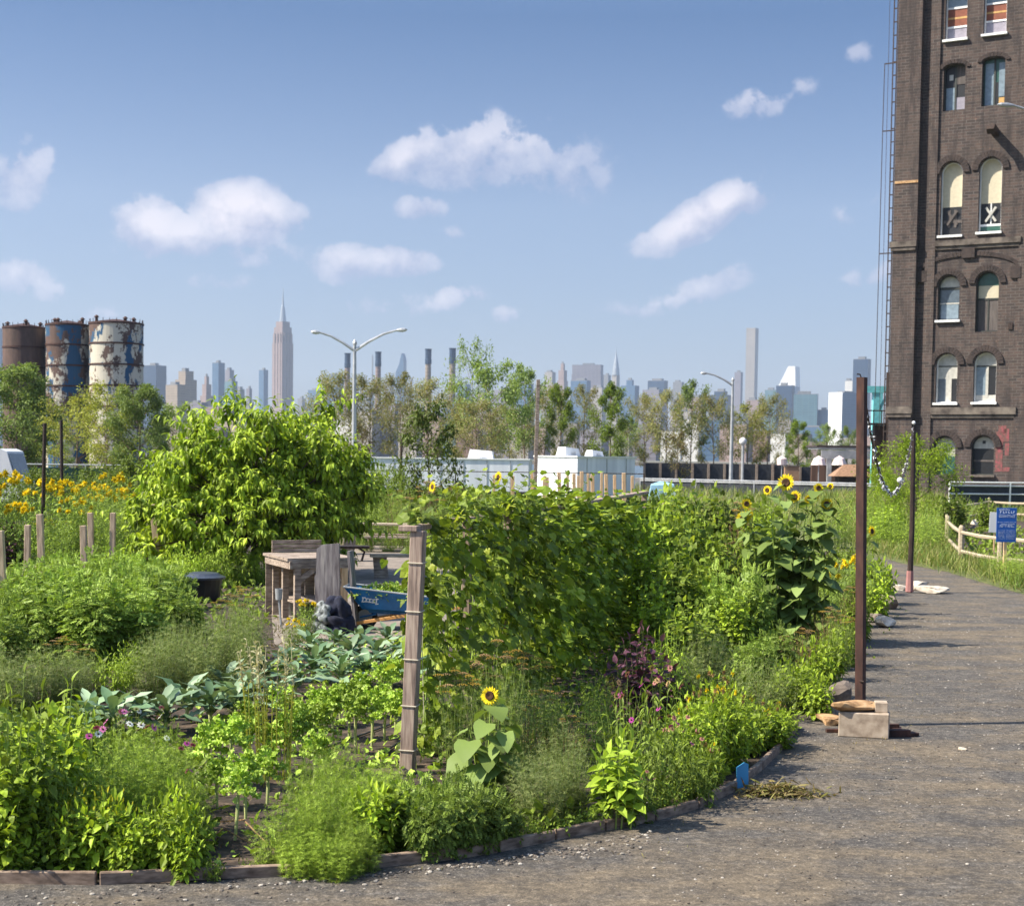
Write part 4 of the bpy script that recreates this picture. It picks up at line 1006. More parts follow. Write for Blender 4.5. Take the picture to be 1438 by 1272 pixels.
# ------------------------------------------------------------------ street lamps
def lamp(px, pyb, pyt, z, arms, label, r=.12):
    b = P(px, 640, z); H = P(px, pyt, z).z; e = thing('street_lamp', label, 'street lamp', (b.x, z, 0))
    nb = NB(); nb.tube([(0, 0, 0), (0, 0, H * .5), (0, 0, H)], [r * 1.25, r, r * .7], 10); nb.tube([(0, 0, 0), (0, 0, .5)], [r * 2, r * 1.9], 10); nb.lathe([(r * .9, 0), (r, .12), (.02, .3)], (0, 0, H), 8); nb.build('pole', MT['galv'], e)
    for (tx, ty) in arms:
        q = P(tx, ty, z) - Vector((b.x, z, 0)); q.y = 0; s0 = Vector((0, 0, H - .35)); sgn = 1 if q.x > 0 else -1
        m1 = s0.lerp(q, .55) + Vector((0, 0, abs(q.x) * .10)); m2 = s0.lerp(q, .8) + Vector((0, 0, abs(q.x) * .07))
        nb = NB(); nb.tube([s0, s0.lerp(m1, .5) + Vector((0, 0, .02 * abs(q.x))), m1, m2], [r * .7, r * .6, r * .5, r * .45], 8); nb.build('arm', MT['galv'], e)
        nb = NB(); hd = q - m2; n = 7
        nb.tube([m2, m2 + hd * .15, m2 + hd * .45, m2 + hd * .8, q], [r * .5, r * .7, r * .95, r * .8, r * .25], 8)
        nb.build('lamp_head', MT['galv'], e)
lamp(497, 706, 484, 90, [(437, 466), (572, 463)], 'double-armed pale street lamp behind the white trailers', .13)
lamp(1027, 690, 535, 130, [(984, 524)], 'single-armed street lamp beside the black fence', .14)
e = None
zl = 60; hb = P(1475, 172, zl)
lamp(1500, 800, 182, zl, [(1401, 147)], 'street lamp arm reaching in from the right border in front of the brick factory', .1)
def globe(px, py, z):
    b = P(px, 640, z); H = P(px, py, z).z; e = thing('globe_lamp', 'short path lamp with a round white globe, right of the single street lamp', 'lamp', (b.x, z, 0))
    nb = NB(); nb.tube([(0, 0, 0), (0, 0, H - .4)], [.13, .12], 8); nb.build('pole', MT['galv'], e)
    nb = NB(); nb.lathe([(.12, -.35), (.3, -.2), (.34, 0), (.28, .2), (.05, .35)], (0, 0, H - .1), 12); nb.build('globe', MT['white'], e, smooth=True)
globe(1043, 618, 140)

# ------------------------------------------------------------------ trailers and van
MT['trailer'] = noisy('trailer_panel', [(.3, lin(200, 203, 212)), (.65, lin(226, 229, 236))], .8, (4, 4, .3), .5, 5, .05, .002)
MT['rubber'] = plain('rubber', (.02, .02, .02, 1), .8)
def trailer(x0, xc, x1, pt, z, label, acs, rz, Hm=2.7):
    """x0..xc = end wall, xc..x1 = long side"""
    c = P(xc, 640, z); H = P(xc, pt, z).z; e = thing('office_trailer', label, 'trailer', (c.x, z, 0), R(rz))
    a = R(rz); zp = z / FPX
    W1 = abs((x0 - xc) * zp) / max(.05, abs(math.sin(a))); L = abs((x1 - xc) * zp) / abs(math.cos(a))
    W1 = min(W1, 3.2) if x0 != xc else 3.0
    nb = NB(); nb.box((L / 2, W1 / 2, (H + .6) / 2), (L, W1, H - .6)); nb.build('body', MT['trailer'], e)
    nb = NB(); nb.box((L / 2, W1 / 2, H + .03), (L + .12, W1 + .12, .06)); nb.build('roof', MT['white'], e)
    nb = NB()
    k = .6
    while k < L: nb = NB(); nb.box((k, -.012, (H + .6) / 2), (.05, .022, H - .7)); nb.build('seam', MT['galv'], e); k += 1.25
    nb = NB(); nb.box((L / 2, -.03, .72), (L, .06, .16)); nb.build('skirt', MT['rubber'], e)
    nb = NB(); nb.box((L * .3, W1 / 2, .3), (1.6, W1 * .9, .6)); nb.box((L * .75, W1 / 2, .3), (1.6, W1 * .9, .6)); nb.build('wheels', MT['rubber'], e)
    for (ax, aw, ah) in acs:
        u = (ax - xc) * zp / math.cos(a); w = aw * zp; h = ah * zp
        nb = NB(); V = [(-w / 2, -w * .4, 0), (w / 2, -w * .4, 0), (w / 2, w * .4, 0), (-w / 2, w * .4, 0), (-w * .42, -w * .3, h), (w * .44, -w * .3, h * .8), (w * .44, w * .3, h * .8), (-w * .42, w * .3, h)]
        V = [(x + u, y + W1 / 2, z_ + H + .05) for x, y, z_ in V]
        nb.add(V, [(0, 1, 5, 4), (1, 2, 6, 5), (2, 3, 7, 6), (3, 0, 4, 7), (4, 5, 6, 7)]); ac = nb.build('air_conditioner', MT['white'], e)
        nb = NB()
        for q in range(4): nb.box((u - w * .1 + q * w * .08, W1 / 2 - w * .415, H + h * .45), (w * .03, .02, h * .4))
        nb.build('vent_slot', MT['galv'], ac)
    return e
trailer(450, 505, 742, 643, 84, 'long grey trailer with one roof unit behind the dark-leaved small tree', [(672, 36, 13)], -4)
trailer(750, 811, 897, 642, 74, 'shorter trailer with bright white end and two roof units behind the pale stakes', [(829, 28, 13), (868, 22, 9)], 38)
c = P(10, 640, 60); e = thing('parked_van', 'white van roof showing above the yellow flowers at the left border', 'van', (c.x, 60, 0))
zp = 60 / FPX; tp = P(10, 630, 60).z; nb = NB()
prof = [(-3.2, .5), (.3, .5), (.75, .6), (.85, 1.4), (.55, 1.75), (.30, tp - .1), (.05, tp), (-3.1, tp), (-3.2, tp - .15)]
n = len(prof); nb.add([(x, y, z) for y in (-1, 1) for x, z in prof], [tuple(range(n)), tuple(range(n, 2 * n))[::-1]] + [(i, i + n, (i + 1) % n + n, (i + 1) % n) for i in range(n)])
nb.build('body', MT['white'], e)
nb = NB(); nb.box((-1.4, -1.012, 2.1), (2.6, .02, .7)); nb.add([(.585, -.9, 1.76), (.585, .9, 1.76), (.345, .9, tp - .18), (.345, -.9, tp - .18)], [(0, 1, 2, 3)]); nb.build('window', WM['glass'], e)
for x in (-2.4, .1):
    nb = NB(); nb.tube([(x, -1.02, .38), (x, -.8, .38)], .38, 16); nb.build('wheel', MT['rubber'], e)
    nb = NB(); nb.tube([(x, 1.02, .38), (x, .8, .38)], .38, 16); nb.build('wheel', MT['rubber'], e)

# ------------------------------------------------------------------ fences and rails
def railfence(name, label, pts, H, levels, mat, post_step, pr=.04, screen=None, rr=.035, cat='fence', smat='black'):
    """pts: world ground points"""
    e = thing(name, label, cat, pts[0]); o = Vector(pts[0]); rn = NB(); k = 0
    L = [(Vector(p) - o) for p in pts]
    for zz in levels: rn = NB(); rn.tube([v + Vector((0, 0, zz)) for v in L], rr, 6); rn.build('rail', mat, e)
    for a, b in zip(L, L[1:]):
        n = max(1, round((b - a).length / post_step))
        for i in range(n + (b is L[-1])):
            p = a.lerp(b, i / n); nb = NB(); nb.tube([p, p + Vector((0, 0, H))], pr, 6); nb.build('post', mat, e)
            k += 1
        if screen:
            nb = NB(); d = (b - a).normalized(); q = Vector((-d.y, d.x, 0)) * .03
            nb.add([a + q + Vector((0, 0, screen[0])), b + q + Vector((0, 0, screen[0])), b + q + Vector((0, 0, screen[1])), a + q + Vector((0, 0, screen[1])),
                    a + q * 1.3 + Vector((0, 0, screen[0])), b + q * 1.3 + Vector((0, 0, screen[0])), b + q * 1.3 + Vector((0, 0, screen[1])), a + q * 1.3 + Vector((0, 0, screen[1]))], [(0, 1, 2, 3), (7, 6, 5, 4), (3, 2, 6, 7), (0, 4, 5, 1)])
            nb.build('screen', MT[smat], e)
    return e
MT['darkscreen'] = noisy('dark_mesh_screen', [(.3, lin(34, 38, 44)), (.7, lin(56, 60, 68))], 3, None, .9, 5, .1, .01)
MT['greenscreen'] = noisy('green_mesh_screen', [(.3, lin(40, 70, 58)), (.7, lin(66, 96, 80))], 3, None, .9, 5, .1, .01)
gp = lambda px, z: (P(px, 640, z).x, z, 0)
# black fence of wide panels beyond the road
e = thing('panel_fence', 'long black panel fence with grey posts behind the single street lamp', 'fence', gp(905, 152)); w = P(1102, 640, 152).x - P(899, 640, 152).x
H = P(1000, 651, 152).z
nb = NB(); nb.box((w / 2, 0, H / 2), (w, .1, H)); nb.build('panel', MT['darkscreen'], e)
for i in range(10):
    nb = NB(); nb.box((w * i / 9, -.12, H / 2), (.22, .14, H + .05)); nb.build('post', MT['graywood'], e)
e = thing('brick_gate_pier', 'short orange-brown brick wall with pale coping at the end of the black fence', 'wall', gp(1112, 151)); w = 20 * 151 / FPX
nb = NB(); nb.box((0, 0, 1.0), (w, .5, 2.0)); nb.build('wall', noisy('orange_brick', [(.3, (.26, .15, .09, 1)), (.7, (.38, .24, .15, 1))], 2, None, .9), e)
nb = NB(); nb.box((0, 0, 2.06), (w + .15, .62, .12)); nb.build('coping', MT['ledge'], e)
e = thing('panel_fence', 'short dark panel fence between the orange brick wall and the open pavilion', 'fence', gp(1124, 152)); w = 38 * 152 / FPX
nb = NB(); nb.box((w / 2, 0, 1.0), (w, .1, 2.0)); nb.build('panel', MT['darkscreen'], e)
for i in range(3): nb = NB(); nb.box((w * i / 2, -.12, 1), (.22, .14, 2.05)); nb.build('post', MT['graywood'], e)
# pavilion
z = 140; e = thing('open_pavilion', 'flat-roofed open shelter behind the rusty pole', 'shelter', gp(1146, z)); zp = z / FPX; H = P(1170, 628, z).z; w = 110 * zp
nb = NB(); nb.box((w / 2, 1.5, H - .1), (w, 5, .18)); nb.box((w / 2, -1.1, H - .65), (w * .93, .2, .75)); nb.build('roof', MT['galv'], e)
nb = NB(); nb.box((w / 2, 1.5, H + .08), (w * 1.04, 5.2, .16)); nb.build('roof_edge', MT['brickdark'], e)
for q in (.14, .55, .97):
    nb = NB(); nb.box((w * q, -1, (H - .8) / 2), (.38, .3, H - .8)); nb.build('column', MT['galv'], e)
nb = NB(); nb.box((w * .5, 4, 1.1), (w * .9, .3, 2.2)); nb.build('wall', FM['brick'], e)
MT['canvas'] = plain('pale_canvas', lin(226, 208, 206), .8, var=.06); MT['straw'] = noisy('brown_thatch', [(.3, lin(110, 84, 66)), (.7, lin(168, 132, 106))], 6, (1, 1, 4), .95)
for px, lab in ((1098, 'pale round parasol just left of the orange brick wall'), (1150, 'pale pinkish parasol left of the shelter column'), (1179, 'pale pinkish parasol right of the shelter column')):
    z = 137; H = P(px, 640, z).z; e = thing('parasol', lab, 'parasol', gp(px, z), 0, 'pale parasols by the shelter')
    nb = NB(); nb.lathe([(11 * z / FPX if px > 1100 else .4, H - .8), (.45, H - .25), (.03, H)], (0, 0, 0), 10); nb.build('canopy', MT['canvas'], e)
    nb = NB(); nb.tube([(0, 0, 0), (0, 0, H - .3)], .04, 6); nb.build('pole', MT['galv'], e)
z = 126; e = thing('thatched_kiosk', 'low kiosk with a sloping brown roof left of the rusty pole', 'kiosk', gp(1187, z)); H = P(1187, 652, z).z; w = 38 * z / FPX
nb = NB(); nb.add([(-w / 2, -1, H - .95), (w / 2 + 1, -1, H - .95), (w / 2 + 1, 1.5, H - .95), (-w / 2, 1.5, H - .95), (-.1, 0, H), (w / 2, 0, H)], [(0, 1, 5, 4), (1, 2, 5), (2, 3, 4, 5), (3, 0, 4), (0, 3, 2, 1)]); nb.build('roof', MT['straw'], e)
nb = NB(); nb.box((.3, .2, (H - .95) / 2), (w * .8, 1.6, H - .96)); nb.build('wall', MT['brickdark'], e)
# guard rail across the road (middle)
railfence('guard_rail', 'long pale guard rail running behind the sunflowers to the round-leaved bush', [gp(900, 118), gp(1060, 112), gp(1245, 105)], 1.15, [1.12, .98], MT['galv'], 5.5, .05, (.1, .9), .055, smat='darkscreen')
railfence('guard_rail', 'pale double rail with a dark screen in front of the brick factory', [gp(1335, 84), gp(1420, 84.6), gp(1500, 85)], 1.62, [1.6, 1.42, .98], MT['white'], 3.2, .05, (.08, 1.4), .04, smat='darkscreen')
# chain-link top rail across trailers and on the left
railfence('wire_fence', 'thin dark wire fence rail crossing in front of the white trailers', [gp(440, 68), gp(640, 67.5), gp(905, 67)], 2.02, [2.0], MT['darksteel'], 9, .03, None, .02)
railfence('screened_fence', 'low blue-grey screened fence behind the left flower beds', [gp(-60, 66), gp(120, 66.4), gp(450, 66.8)], 2.1, [2.08], MT['galv'], 3.2, .035, (.1, 1.95), .03, smat='greenscreen')
e = thing('tarp_pile', 'low pile under a pale blue tarpaulin left of the single street lamp', 'tarp', gp(931, 100)); nb = NB()
TP = [(-.9, -.5, 0), (.9, -.5, 0), (.9, .5, 0), (-.9, .5, 0), (-.75, -.4, .95), (.7, -.4, 1.0), (.75, .35, 1.05), (-.7, .4, 1.0), (-.2, 0, 1.2), (.3, .05, 1.16)]
nb.add(TP, [(0, 1, 5, 4), (1, 2, 6, 5), (2, 3, 7, 6), (3, 0, 4, 7), (4, 5, 9, 8), (5, 6, 9), (6, 7, 8, 9), (7, 4, 8)]); nb.build('tarp', plain('pale_blue_tarp', lin(150, 190, 214), .5), e)
# teal framework + crossed poles behind rusty pole
e = thing('teal_gantry', 'light teal steel frame standing at the left foot of the brick factory', 'gantry', gp(1228, 121)); z = 121
MT['teal'] = plain('teal_paint', lin(120, 206, 212), .5)
H = P(1230, 547, z).z; nb = NB(); nb.box((0, 0, H / 2), (.5, .5, H)); nb.box((1.0, 3, H / 2), (.4, .4, H)); nb.build('column', MT['teal'], e)
nb = NB(); nb.box((.3, 0, H), (2.2, .6, .5)); nb.build('beam', MT['teal'], e); nb = NB(); nb.beam((0, 0, H * .75), (1.0, 0, H - .2), .2, .2); nb.build('brace', MT['teal'], e)
e = thing('dark_machinery', 'dark pipes and walkway beside the teal frame at the foot of the factory', 'machinery', gp(1234, 119)); nb = NB()
h2 = P(1230, 590, 119).z
nb.box((0, 0, h2 - .3), (2.6, 1.2, .15)); nb.tube([(-1.2, -.6, h2 + .7), (1.2, -.6, h2 + .7)], .05)
for x in (-1.2, -.6, 0, .6, 1.2): nb.tube([(x, -.6, h2 - .3), (x, -.6, h2 + .7)], .04, 5)
nb.box((.3, .2, (h2 - .4) / 2), (1.4, .9, h2 - .4)); nb.tube([(.5, -.3, 0), (.5, -.3, h2 + 3.6)], .16, 8); nb.tube([(.9, -.3, h2), (.9, -.2, h2 + 2.6), (.5, -.2, h2 + 3.2)], .1, 6)
nb.build('pipework', MT['darksteel'], e)

# ------------------------------------------------------------------ background trees
TR = {}
TR['airy'] = tree(7, 2.3, .18, 'treefar', 13, 6, 5200, .2, tr=.08, clump=.34)
TR['airy2'] = tree(7, 2.0, .2, 'treefar', 12, 6, 4400, .2, tr=.08, clump=.34)
TR['brown'] = tree(7, 2.3, .15, 'treebrown', 14, 7, 6500, .17, tr=.07, clump=.42)
TR['brown2'] = tree(7, 1.9, .15, 'treebrown', 13, 7, 5200, .17, tr=.07, clump=.42)
TR['yellow'] = tree(7, 2.2, .15, 'treeyellow', 12, 6, 4500, .19, tr=.07, clump=.4)
TR['full'] = tree(7, 2.2, .12, 'treefar', 14, 8, 12000, .2, tr=.1, clump=.42)
TR['cone'] = tree(7, 1.6, .08, 'mid', 14, 7, 9000, .18, tr=.09, clump=.4)
TR['bushy'] = tree(4, 2.0, .05, 'bright', 12, 7, 7000, .16, L_DIAN, tr=.07, clump=.45)
TR['ivy'] = tree(4.4, 1.1, .1, 'dark', 12, 6, 3200, .15, L_OV, tr=.05, clump=.5)
TR['clump'] = tree(2.2, 1.6, .02, 'mid', 10, 7, 4200, .12, L_OV, tr=.04, clump=.5)
def plant_tree(kind, px, pt, z, wpx, label, group='trees beyond the garden', base_h=7, base_r=2.3, name='tree', cat='tree', wk=1.0):
    H = P(px, pt, z).z; s = H / base_h / .97; w = wpx / 2 * z / FPX / base_r / .95
    return stand(TR[kind], name, label, cat, 0, 0, group, None, (w, w, s), loc=gp(px, z))
BT = [('full', 22, 520, 110, 108, 'dense green tree in front of the rusty bare silo'), ('yellow', 108, 562, 105, 88, 'thin yellowish tree in front of the blue and white silo'),
      ('yellow', 150, 545, 100, 80, 'thin yellow-green tree in front of the widest silo'), ('full', 195, 548, 98, 78, 'mid green tree right of the widest silo'),
      ('airy', 245, 572, 110, 66, 'pale airy tree between the silos and the bright green tree'), ('airy', 76, 590, 120, 60, 'small airy tree between the first two silos'),
      ('brown', 468, 530, 150, 76, 'brownish airy tree left of the double street lamp'), ('brown', 520, 535, 150, 76, 'brownish airy tree under the second chimney'),
      ('brown2', 562, 528, 145, 60, 'slim brownish tree left of the third chimney'), ('brown', 600, 540, 150, 74, 'brownish tree under the third chimney'),
      ('sparse', 662, 486, 150, 60, 'tallest airy tree beside the fourth chimney'), ('airy', 690, 512, 140, 88, 'green airy tree right of the fourth chimney'),
      ('brown', 668, 568, 135, 80, 'low brownish tree behind the grey trailer'), ('airy2', 737, 518, 145, 62, 'airy tree left of the tall wooden pole'),
      ('brown', 765, 548, 150, 56, 'brown sparse tree right of the tall wooden pole'), ('cone', 787, 544, 140, 52, 'darker green tree behind the white trailer end'),
      ('brown2', 820, 545, 150, 50, 'slim brown tree left of the conical green tree'), ('cone', 857, 542, 138, 62, 'dense conical green tree behind the white trailer'),
      ('brown', 905, 560, 160, 58, 'sparse brownish tree right of the conical green tree'), ('brown2', 935, 552, 158, 54, 'thin brown tree beside the black fence'),
      ('airy2', 970, 540, 160, 56, 'green airy tree left of the single street lamp'), ('brown', 1002, 560, 158, 60, 'broad brownish tree touching the single street lamp'),
      ('yellow', 1050, 572, 160, 64, 'yellowish tree right of the single street lamp'), ('brown', 1078, 560, 158, 52, 'thin brown tree right of the globe lamp'),
      ('cone', 1121, 592, 156, 42, 'small dense green tree over the orange brick wall'), ('airy', 1160, 600, 158, 36, 'small airy tree over the shelter roof'), ('airy2', 1190, 602, 158, 34, 'small faint tree behind the rusty pole'),
      ('brown2', 640, 560, 160, 52, 'short brown tree left of the tallest airy tree'), ('brown', 715, 575, 150, 60, 'low brown tree behind the tall wooden pole'), ('airy', 880, 590, 160, 40, 'low green tree at the end of the white trailer')]
RED = tree(3, 1.0, .1, 'dry', 9, 6, 1500, .14, tr=.05, clump=.5); TR['red'] = RED; TR['sparse'] = tree(7, 1.9, .35, 'treefar', 11, 5, 1500, .2, tr=.06, clump=.4)
for i, (k, px, pt, z, w, lab) in enumerate(BT): plant_tree(k, px, pt, z, w, lab)
for px, pt, lab in ((508, 600, 'brownish small tree behind the first trailer'), (952, 608, 'brownish small tree above the black fence')):
    plant_tree('red', px, pt, 140, 30, lab, base_h=3, base_r=1.0)
plant_tree('bushy', 1288, 622, 56, 116, 'round bright green bush in front of the factory corner', None, 4, 2.0, 'bush', 'bush')
plant_tree('ivy', 604, 572, 46, 72, 'dark-leaved small tree in front of the grey trailer', None, 4.4, 1.1, 'small_tree', 'tree')
plant_tree('bushy', 1246, 668, 52, 56, 'lower part bush left of the round bright green bush', None, 4, 2.0, 'bush', 'bush')
# hedge mass behind the left beds
for i, (px, pt, w, k) in enumerate(((-10, 672, 90, 'clump'), (70, 668, 90, 'clump'), (190, 655, 100, 'clump'), (140, 664, 90, 'clump'), (250, 660, 90, 'clump'), (500, 662, 90, 'clump'), (545, 668, 70, 'clump'), (640, 690, 80, 'clump'), (700, 700, 60, 'clump'))):
    plant_tree('clump', px, pt, 55 - (i % 3) * 3, w, 'leafy green shrub in the back hedge line, {o}', 'shrubs at the back of the garden', 2.2, 1.6, 'shrub', 'shrub')
# ------------------------------------------------------------------ edging boards
def board(a, b, lab, i):
    a, b = Vector(a), Vector(b); e_ = (b - a).normalized()
    nb = NB(); nb.beam(a + Vector((0, 0, .012 + .006 * (i % 2))), b + Vector((0, 0, .02 - .006 * (i % 3))) - e_ * .02, .045, .12, bev=.006)
    nb.build('edging_board', MT['edge'], label=lab, cat='board', group='timber edging of the garden bed')
EB = [0, 2, 4, 5, 6, 7, 8, 9, 10, 11, 12, 13, 14, 15]
for i, (a, b) in enumerate(zip(EB, EB[1:])): board(E3[a], E3[b], 'weathered board edging the garden bed, {o} along the path', i)
for i, (a, b) in enumerate(((17, 18), (20, 22))): board(E3[a], E3[b], 'short far edging board beside the stones, {o}', i)

# ------------------------------------------------------------------ trellis
A = G(572, 1086); hA = P(586, 742, A.y).z; B = on_z(905, 694, hA); B.z = 0; A.z = 0
TD = (B - A).normalized(); TN = Vector((TD.y, -TD.x, 0)); TL = (B - A).length
def tr_at(px, t0=0, t1=1):
    lo, hi = 0.0, 1.0
    for _ in range(40):
        m_ = (lo + hi) / 2; q = A.lerp(B, m_)
        if proj((q.x, q.y, 1.3))[0] < px: lo = m_
        else: hi = m_
    return A.lerp(B, lo)
tre = thing('bean_trellis', 'long weathered timber trellis with a tall front post tied with twine', 'trellis', A, math.atan2(TD.y, TD.x))
L_ = lambda p: Vector(((Vector(p) - A).dot(TD), (Vector(p) - A).dot(Vector((-TD.y, TD.x, 0))), p[2]))
tp = P(588, 745, A.y); tp.y = A.y
posts = [(A, tp)] + [(tr_at(px), None) for px in (655, 713, 820)] + [(B, None)]
for i, (b, t_) in enumerate(posts):
    b = Vector((b.x, b.y, 0)); t2 = Vector(t_) if t_ is not None else Vector((b.x, b.y, hA - .03))
    nb = NB(); nb.beam(L_(b), L_(t2), .115 if i == 0 else .085, .115 if i == 0 else .085, bev=.006, up=(0, 1, 0)); po = nb.build('post', MT['post'], tre)
    if i == 0:
        for v in (790, 858, 925, 990, 1052):
            zz = P(578, v, A.y).z; f = zz / t2.z; c = L_(b).lerp(L_(t2), f); c.z = zz; nb = NB(); h = .065
            nb.tube([c + Vector(q) for q in ((-h, -h, 0), (h, -h, .004), (h, h, -.003), (-h, h, .003), (-h, -h, 0))], .0045, 5); nb.build('twine', MT['twine'], po)
nb = NB(); nb.beam((-.06, 0, hA), (1.35, .02, hA + .005), .16, .045, bev=.004); nb.build('rail', MT['post'], tre)
nb = NB(); nb.beam((1.5, 0, hA + .01), (TL * .5, -.02, hA + .0), .14, .045, bev=.004); nb.build('rail', MT['post'], tre)
nb = NB(); nb.beam((TL * .5 + .05, 0, hA), (TL + .05, 0, hA + .03), .14, .045, bev=.004); nb.build('rail', MT['post'], tre)
for q in range(9):
    nb = NB(); x = .45 + q * .55; nb.tube([(x, -.02, .1), (x + .03, .02, 1), (x, 0, hA - .02)], .0035, 4, cap=False); nb.build('string', MT['twine'], tre)
# bean vines
def vine(w=1.25, h=2.2, th=.26, n=1350, size=.115):
    s, l = NB(), NB(); PH = RS.uniform(0, 6)
    for k in range(7):
        x = (k + .5) / 7 * w - w / 2; pts = [(x + RS.uniform(-.08, .08), RS.uniform(-.05, .05), z * h / 6) for z in range(7)]; s.tube(pts, .006, 4, cap=False)
    x = RS.uniform(-w / 2, w / 2, n); z = RS.uniform(.02, 1, n) ** .85 * h; side = np.where(RS.uniform(size=n) < .62, -1, 1)
    bul = .25 + 1.1 * np.abs(np.sin(x * 5.1 + z * 3.3 + PH) * np.cos(z * 4.1 - x * 2.2 + PH * 2)) * RS.uniform(.6, 1.2, n); y = side * th * bul * RS.uniform(.25, 1.05, n)
    top = z > h * .88; y[top] *= 1.15; z[top] += RS.uniform(-.05, .12, top.sum())
    d = np.stack([RS.uniform(-.8, .8, n), side * RS.uniform(.2, 1.0, n), RS.uniform(-1.1, .1, n)], 1); d[top, 2] += .7
    put(l, L_HEART, np.stack([x, y, z], 1), d, size * RS.uniform(.5, 1.0, n) ** .5 * RS.choice([.8, 1, 1.5], n, p=[.5, .38, .12]), .9)
    for k in range(9):
        x0_ = RS.uniform(-w / 2, w / 2); shoot(s, l, (x0_, 0, h * .9), (x0_ + RS.uniform(-.3, .3), RS.uniform(-.3, .2), h + RS.uniform(-.05, .34)), L_HEART, 7, size * .9, .2, .4, .2, .004)
    for k in range(8):
        x0_ = RS.uniform(-w / 2, w / 2); z0_ = RS.uniform(.5, 1) * h; shoot(s, l, (x0_, 0, z0_), (x0_ + RS.uniform(-.2, .2), -RS.uniform(.3, .5), z0_ - RS.uniform(-.1, .3)), L_HEART, 7, size * .9, .2, .4, .3, .004)
    return proto('vine', [('stem', s.mesh('stem', MT['stem']), None), ('foliage', l.mesh('foliage', F['bean']), None)])
VN = [vine(n=470), vine(n=520), vine(n=900), vine(n=820), vine(n=1250), vine(n=1150)]
ang = math.atan2(TD.y, TD.x); k = 0; x = .75
while x < TL + .4:
    q = A + TD * x; den = 0 if x < 3.2 else (1 if x < 6 else 2); k += 1
    stand(VN[den * 2 + k % 2], 'bean_vine', 'climbing bean plant covering the timber trellis, {o} along it', 'vine', 0, 0, 'bean vines on the trellis', ang, (1, 1.15 if x > 4 else .9, (1.02 - .012 * x) * RS.uniform(.86, 1.06)), loc=(q.x, q.y, 0))
    x += .98

# ------------------------------------------------------------------ stakes and poles
def pole(name, label, pxb, pyb, pxt, pyt, w, mat, cat='stake', group=None, round_=False, z=None, d=None):
    b = G(pxb, pyb) if z is None else Vector((P(pxb, 640, z).x, z, 0)); t_ = P(pxt, pyt, b.y); t_.y = b.y
    nb = NB(); t2 = t_ - b
    if round_: nb.tube([(0, 0, -.02), t2 * .5, t2], [w / 2, w / 2 * .95, w / 2 * .9], 8)
    else: nb.beam((0, 0, -.02), t2, w, d or w, bev=w * .06, up=(0, 1, 0))
    o = nb.build(name, mat, None, label=label, cat=cat, group=group); o.location = b; return o
for (xb, yb, xt, yt, w, lab) in ((8, 900, 0, 745, .065, 'weathered stake at the left border among tomato plants'), (38, 820, 39, 737, .075, 'short stake second from the left among tomatoes'),
    (60, 838, 56, 722, .075, 'taller stake meeting the dark metal pole on the left'), (119, 845, 117, 738, .07, 'lower stake in front of the pair among tomatoes'), (129, 822, 127, 720, .07, 'stake behind the lower one among tomatoes'),
    (157, 822, 159, 720, .07, 'upright stake fifth from the left among tomatoes'), (226, 815, 214, 708, .085, 'leaning grey stake nearest the bright green tree')):
    pole('garden_stake', lab, xb, yb, xt, yt, w * 1.45, MT['stake'], group='wooden stakes in the tomato patch')
pole('metal_pole', 'dark thin pole rising behind the stakes, left of its twin', 59, 790, 63, 594, .1, MT['darksteel'], 'pole', None, True)
pole('metal_pole', 'dark thin pole on the left, right of its twin', 88, 770, 86, 590, .1, MT['darksteel'], 'pole', None, True)
pole('metal_pole', 'short dark leaning pole in front of the dark-leaved small tree', 558, 738, 565, 612, .1, MT['darksteel'], 'pole', None, True)
pole('timber_pole', 'tall weathered timber pole standing beyond the bean trellis', 750, 740, 756, 533, .14, MT['graywood'], 'pole', None)
rr = random.Random(3)
for i, (px, pt) in enumerate(((694, 667), (720, 668), (747, 664), (765, 668), (769, 670), (785, 663), (797, 666), (806, 665), (812, 668), (817, 662), (826, 665), (832, 666), (845, 664), (851, 666), (863, 667), (876, 664), (888, 668))):
    pole('pale_stake', 'pale lumber stake in front of the trailers, {o} in the row', px + rr.uniform(-2, 2), 745 + rr.uniform(-6, 6), px, pt, .10 + .03 * (i % 2), MT['tanwood'], 'stake', 'pale lumber stakes before the trailers')
pole('garden_stake', 'grey stake right of the bean trellis end', 932, 815, 933, 706, .08, MT['stake'])
# rusty pole with hooks, second pole, garland
RP = G(1208, 1018); RT = P(1210.5, 530, RP.y); zR = RT.z
e = thing('rusty_pole', 'tall rusted square steel pole standing in the concrete block by the path', 'pole', (RP.x, RP.y, 0), R(-28))
dz_ = Matrix.Rotation(R(28), 3, 'Z') @ Vector((RT.x - RP.x, 0, zR)); nb = NB(); q_ = .058; C4 = [(-q_, 0), (0, -q_), (q_, 0), (0, q_)]; C4 = [tuple(Matrix.Rotation(R(28 + 8), 2) @ Vector(c)) for c in C4]; nb.add([(x, y, 0) for x, y in C4] + [(x + dz_.x, y + dz_.y, zR) for x, y in C4], [(0, 1, 5, 4), (1, 2, 6, 5), (2, 3, 7, 6), (3, 0, 4, 7), (4, 5, 6, 7)]); nb.build('post', MT['rust'], e)
nb = NB(); nb.tube([dz_ + Vector(q) for q in ((-.01, 0, 0), (-.02, 0, .03), (-.05, -.01, .035))], .008, 6); nb.tube([(0, -.05, zR * .13), (.05, -.08, zR * .13)], .01, 6); nb.build('hook', MT['darksteel'], e)
SP = G(1277, 832); ST = P(1283, 602, SP.y); zS = ST.z
e = thing('timber_pole', 'slim weathered pole with a pinkish wrapped foot beyond the rusty pole', 'pole', (SP.x, SP.y, 0))
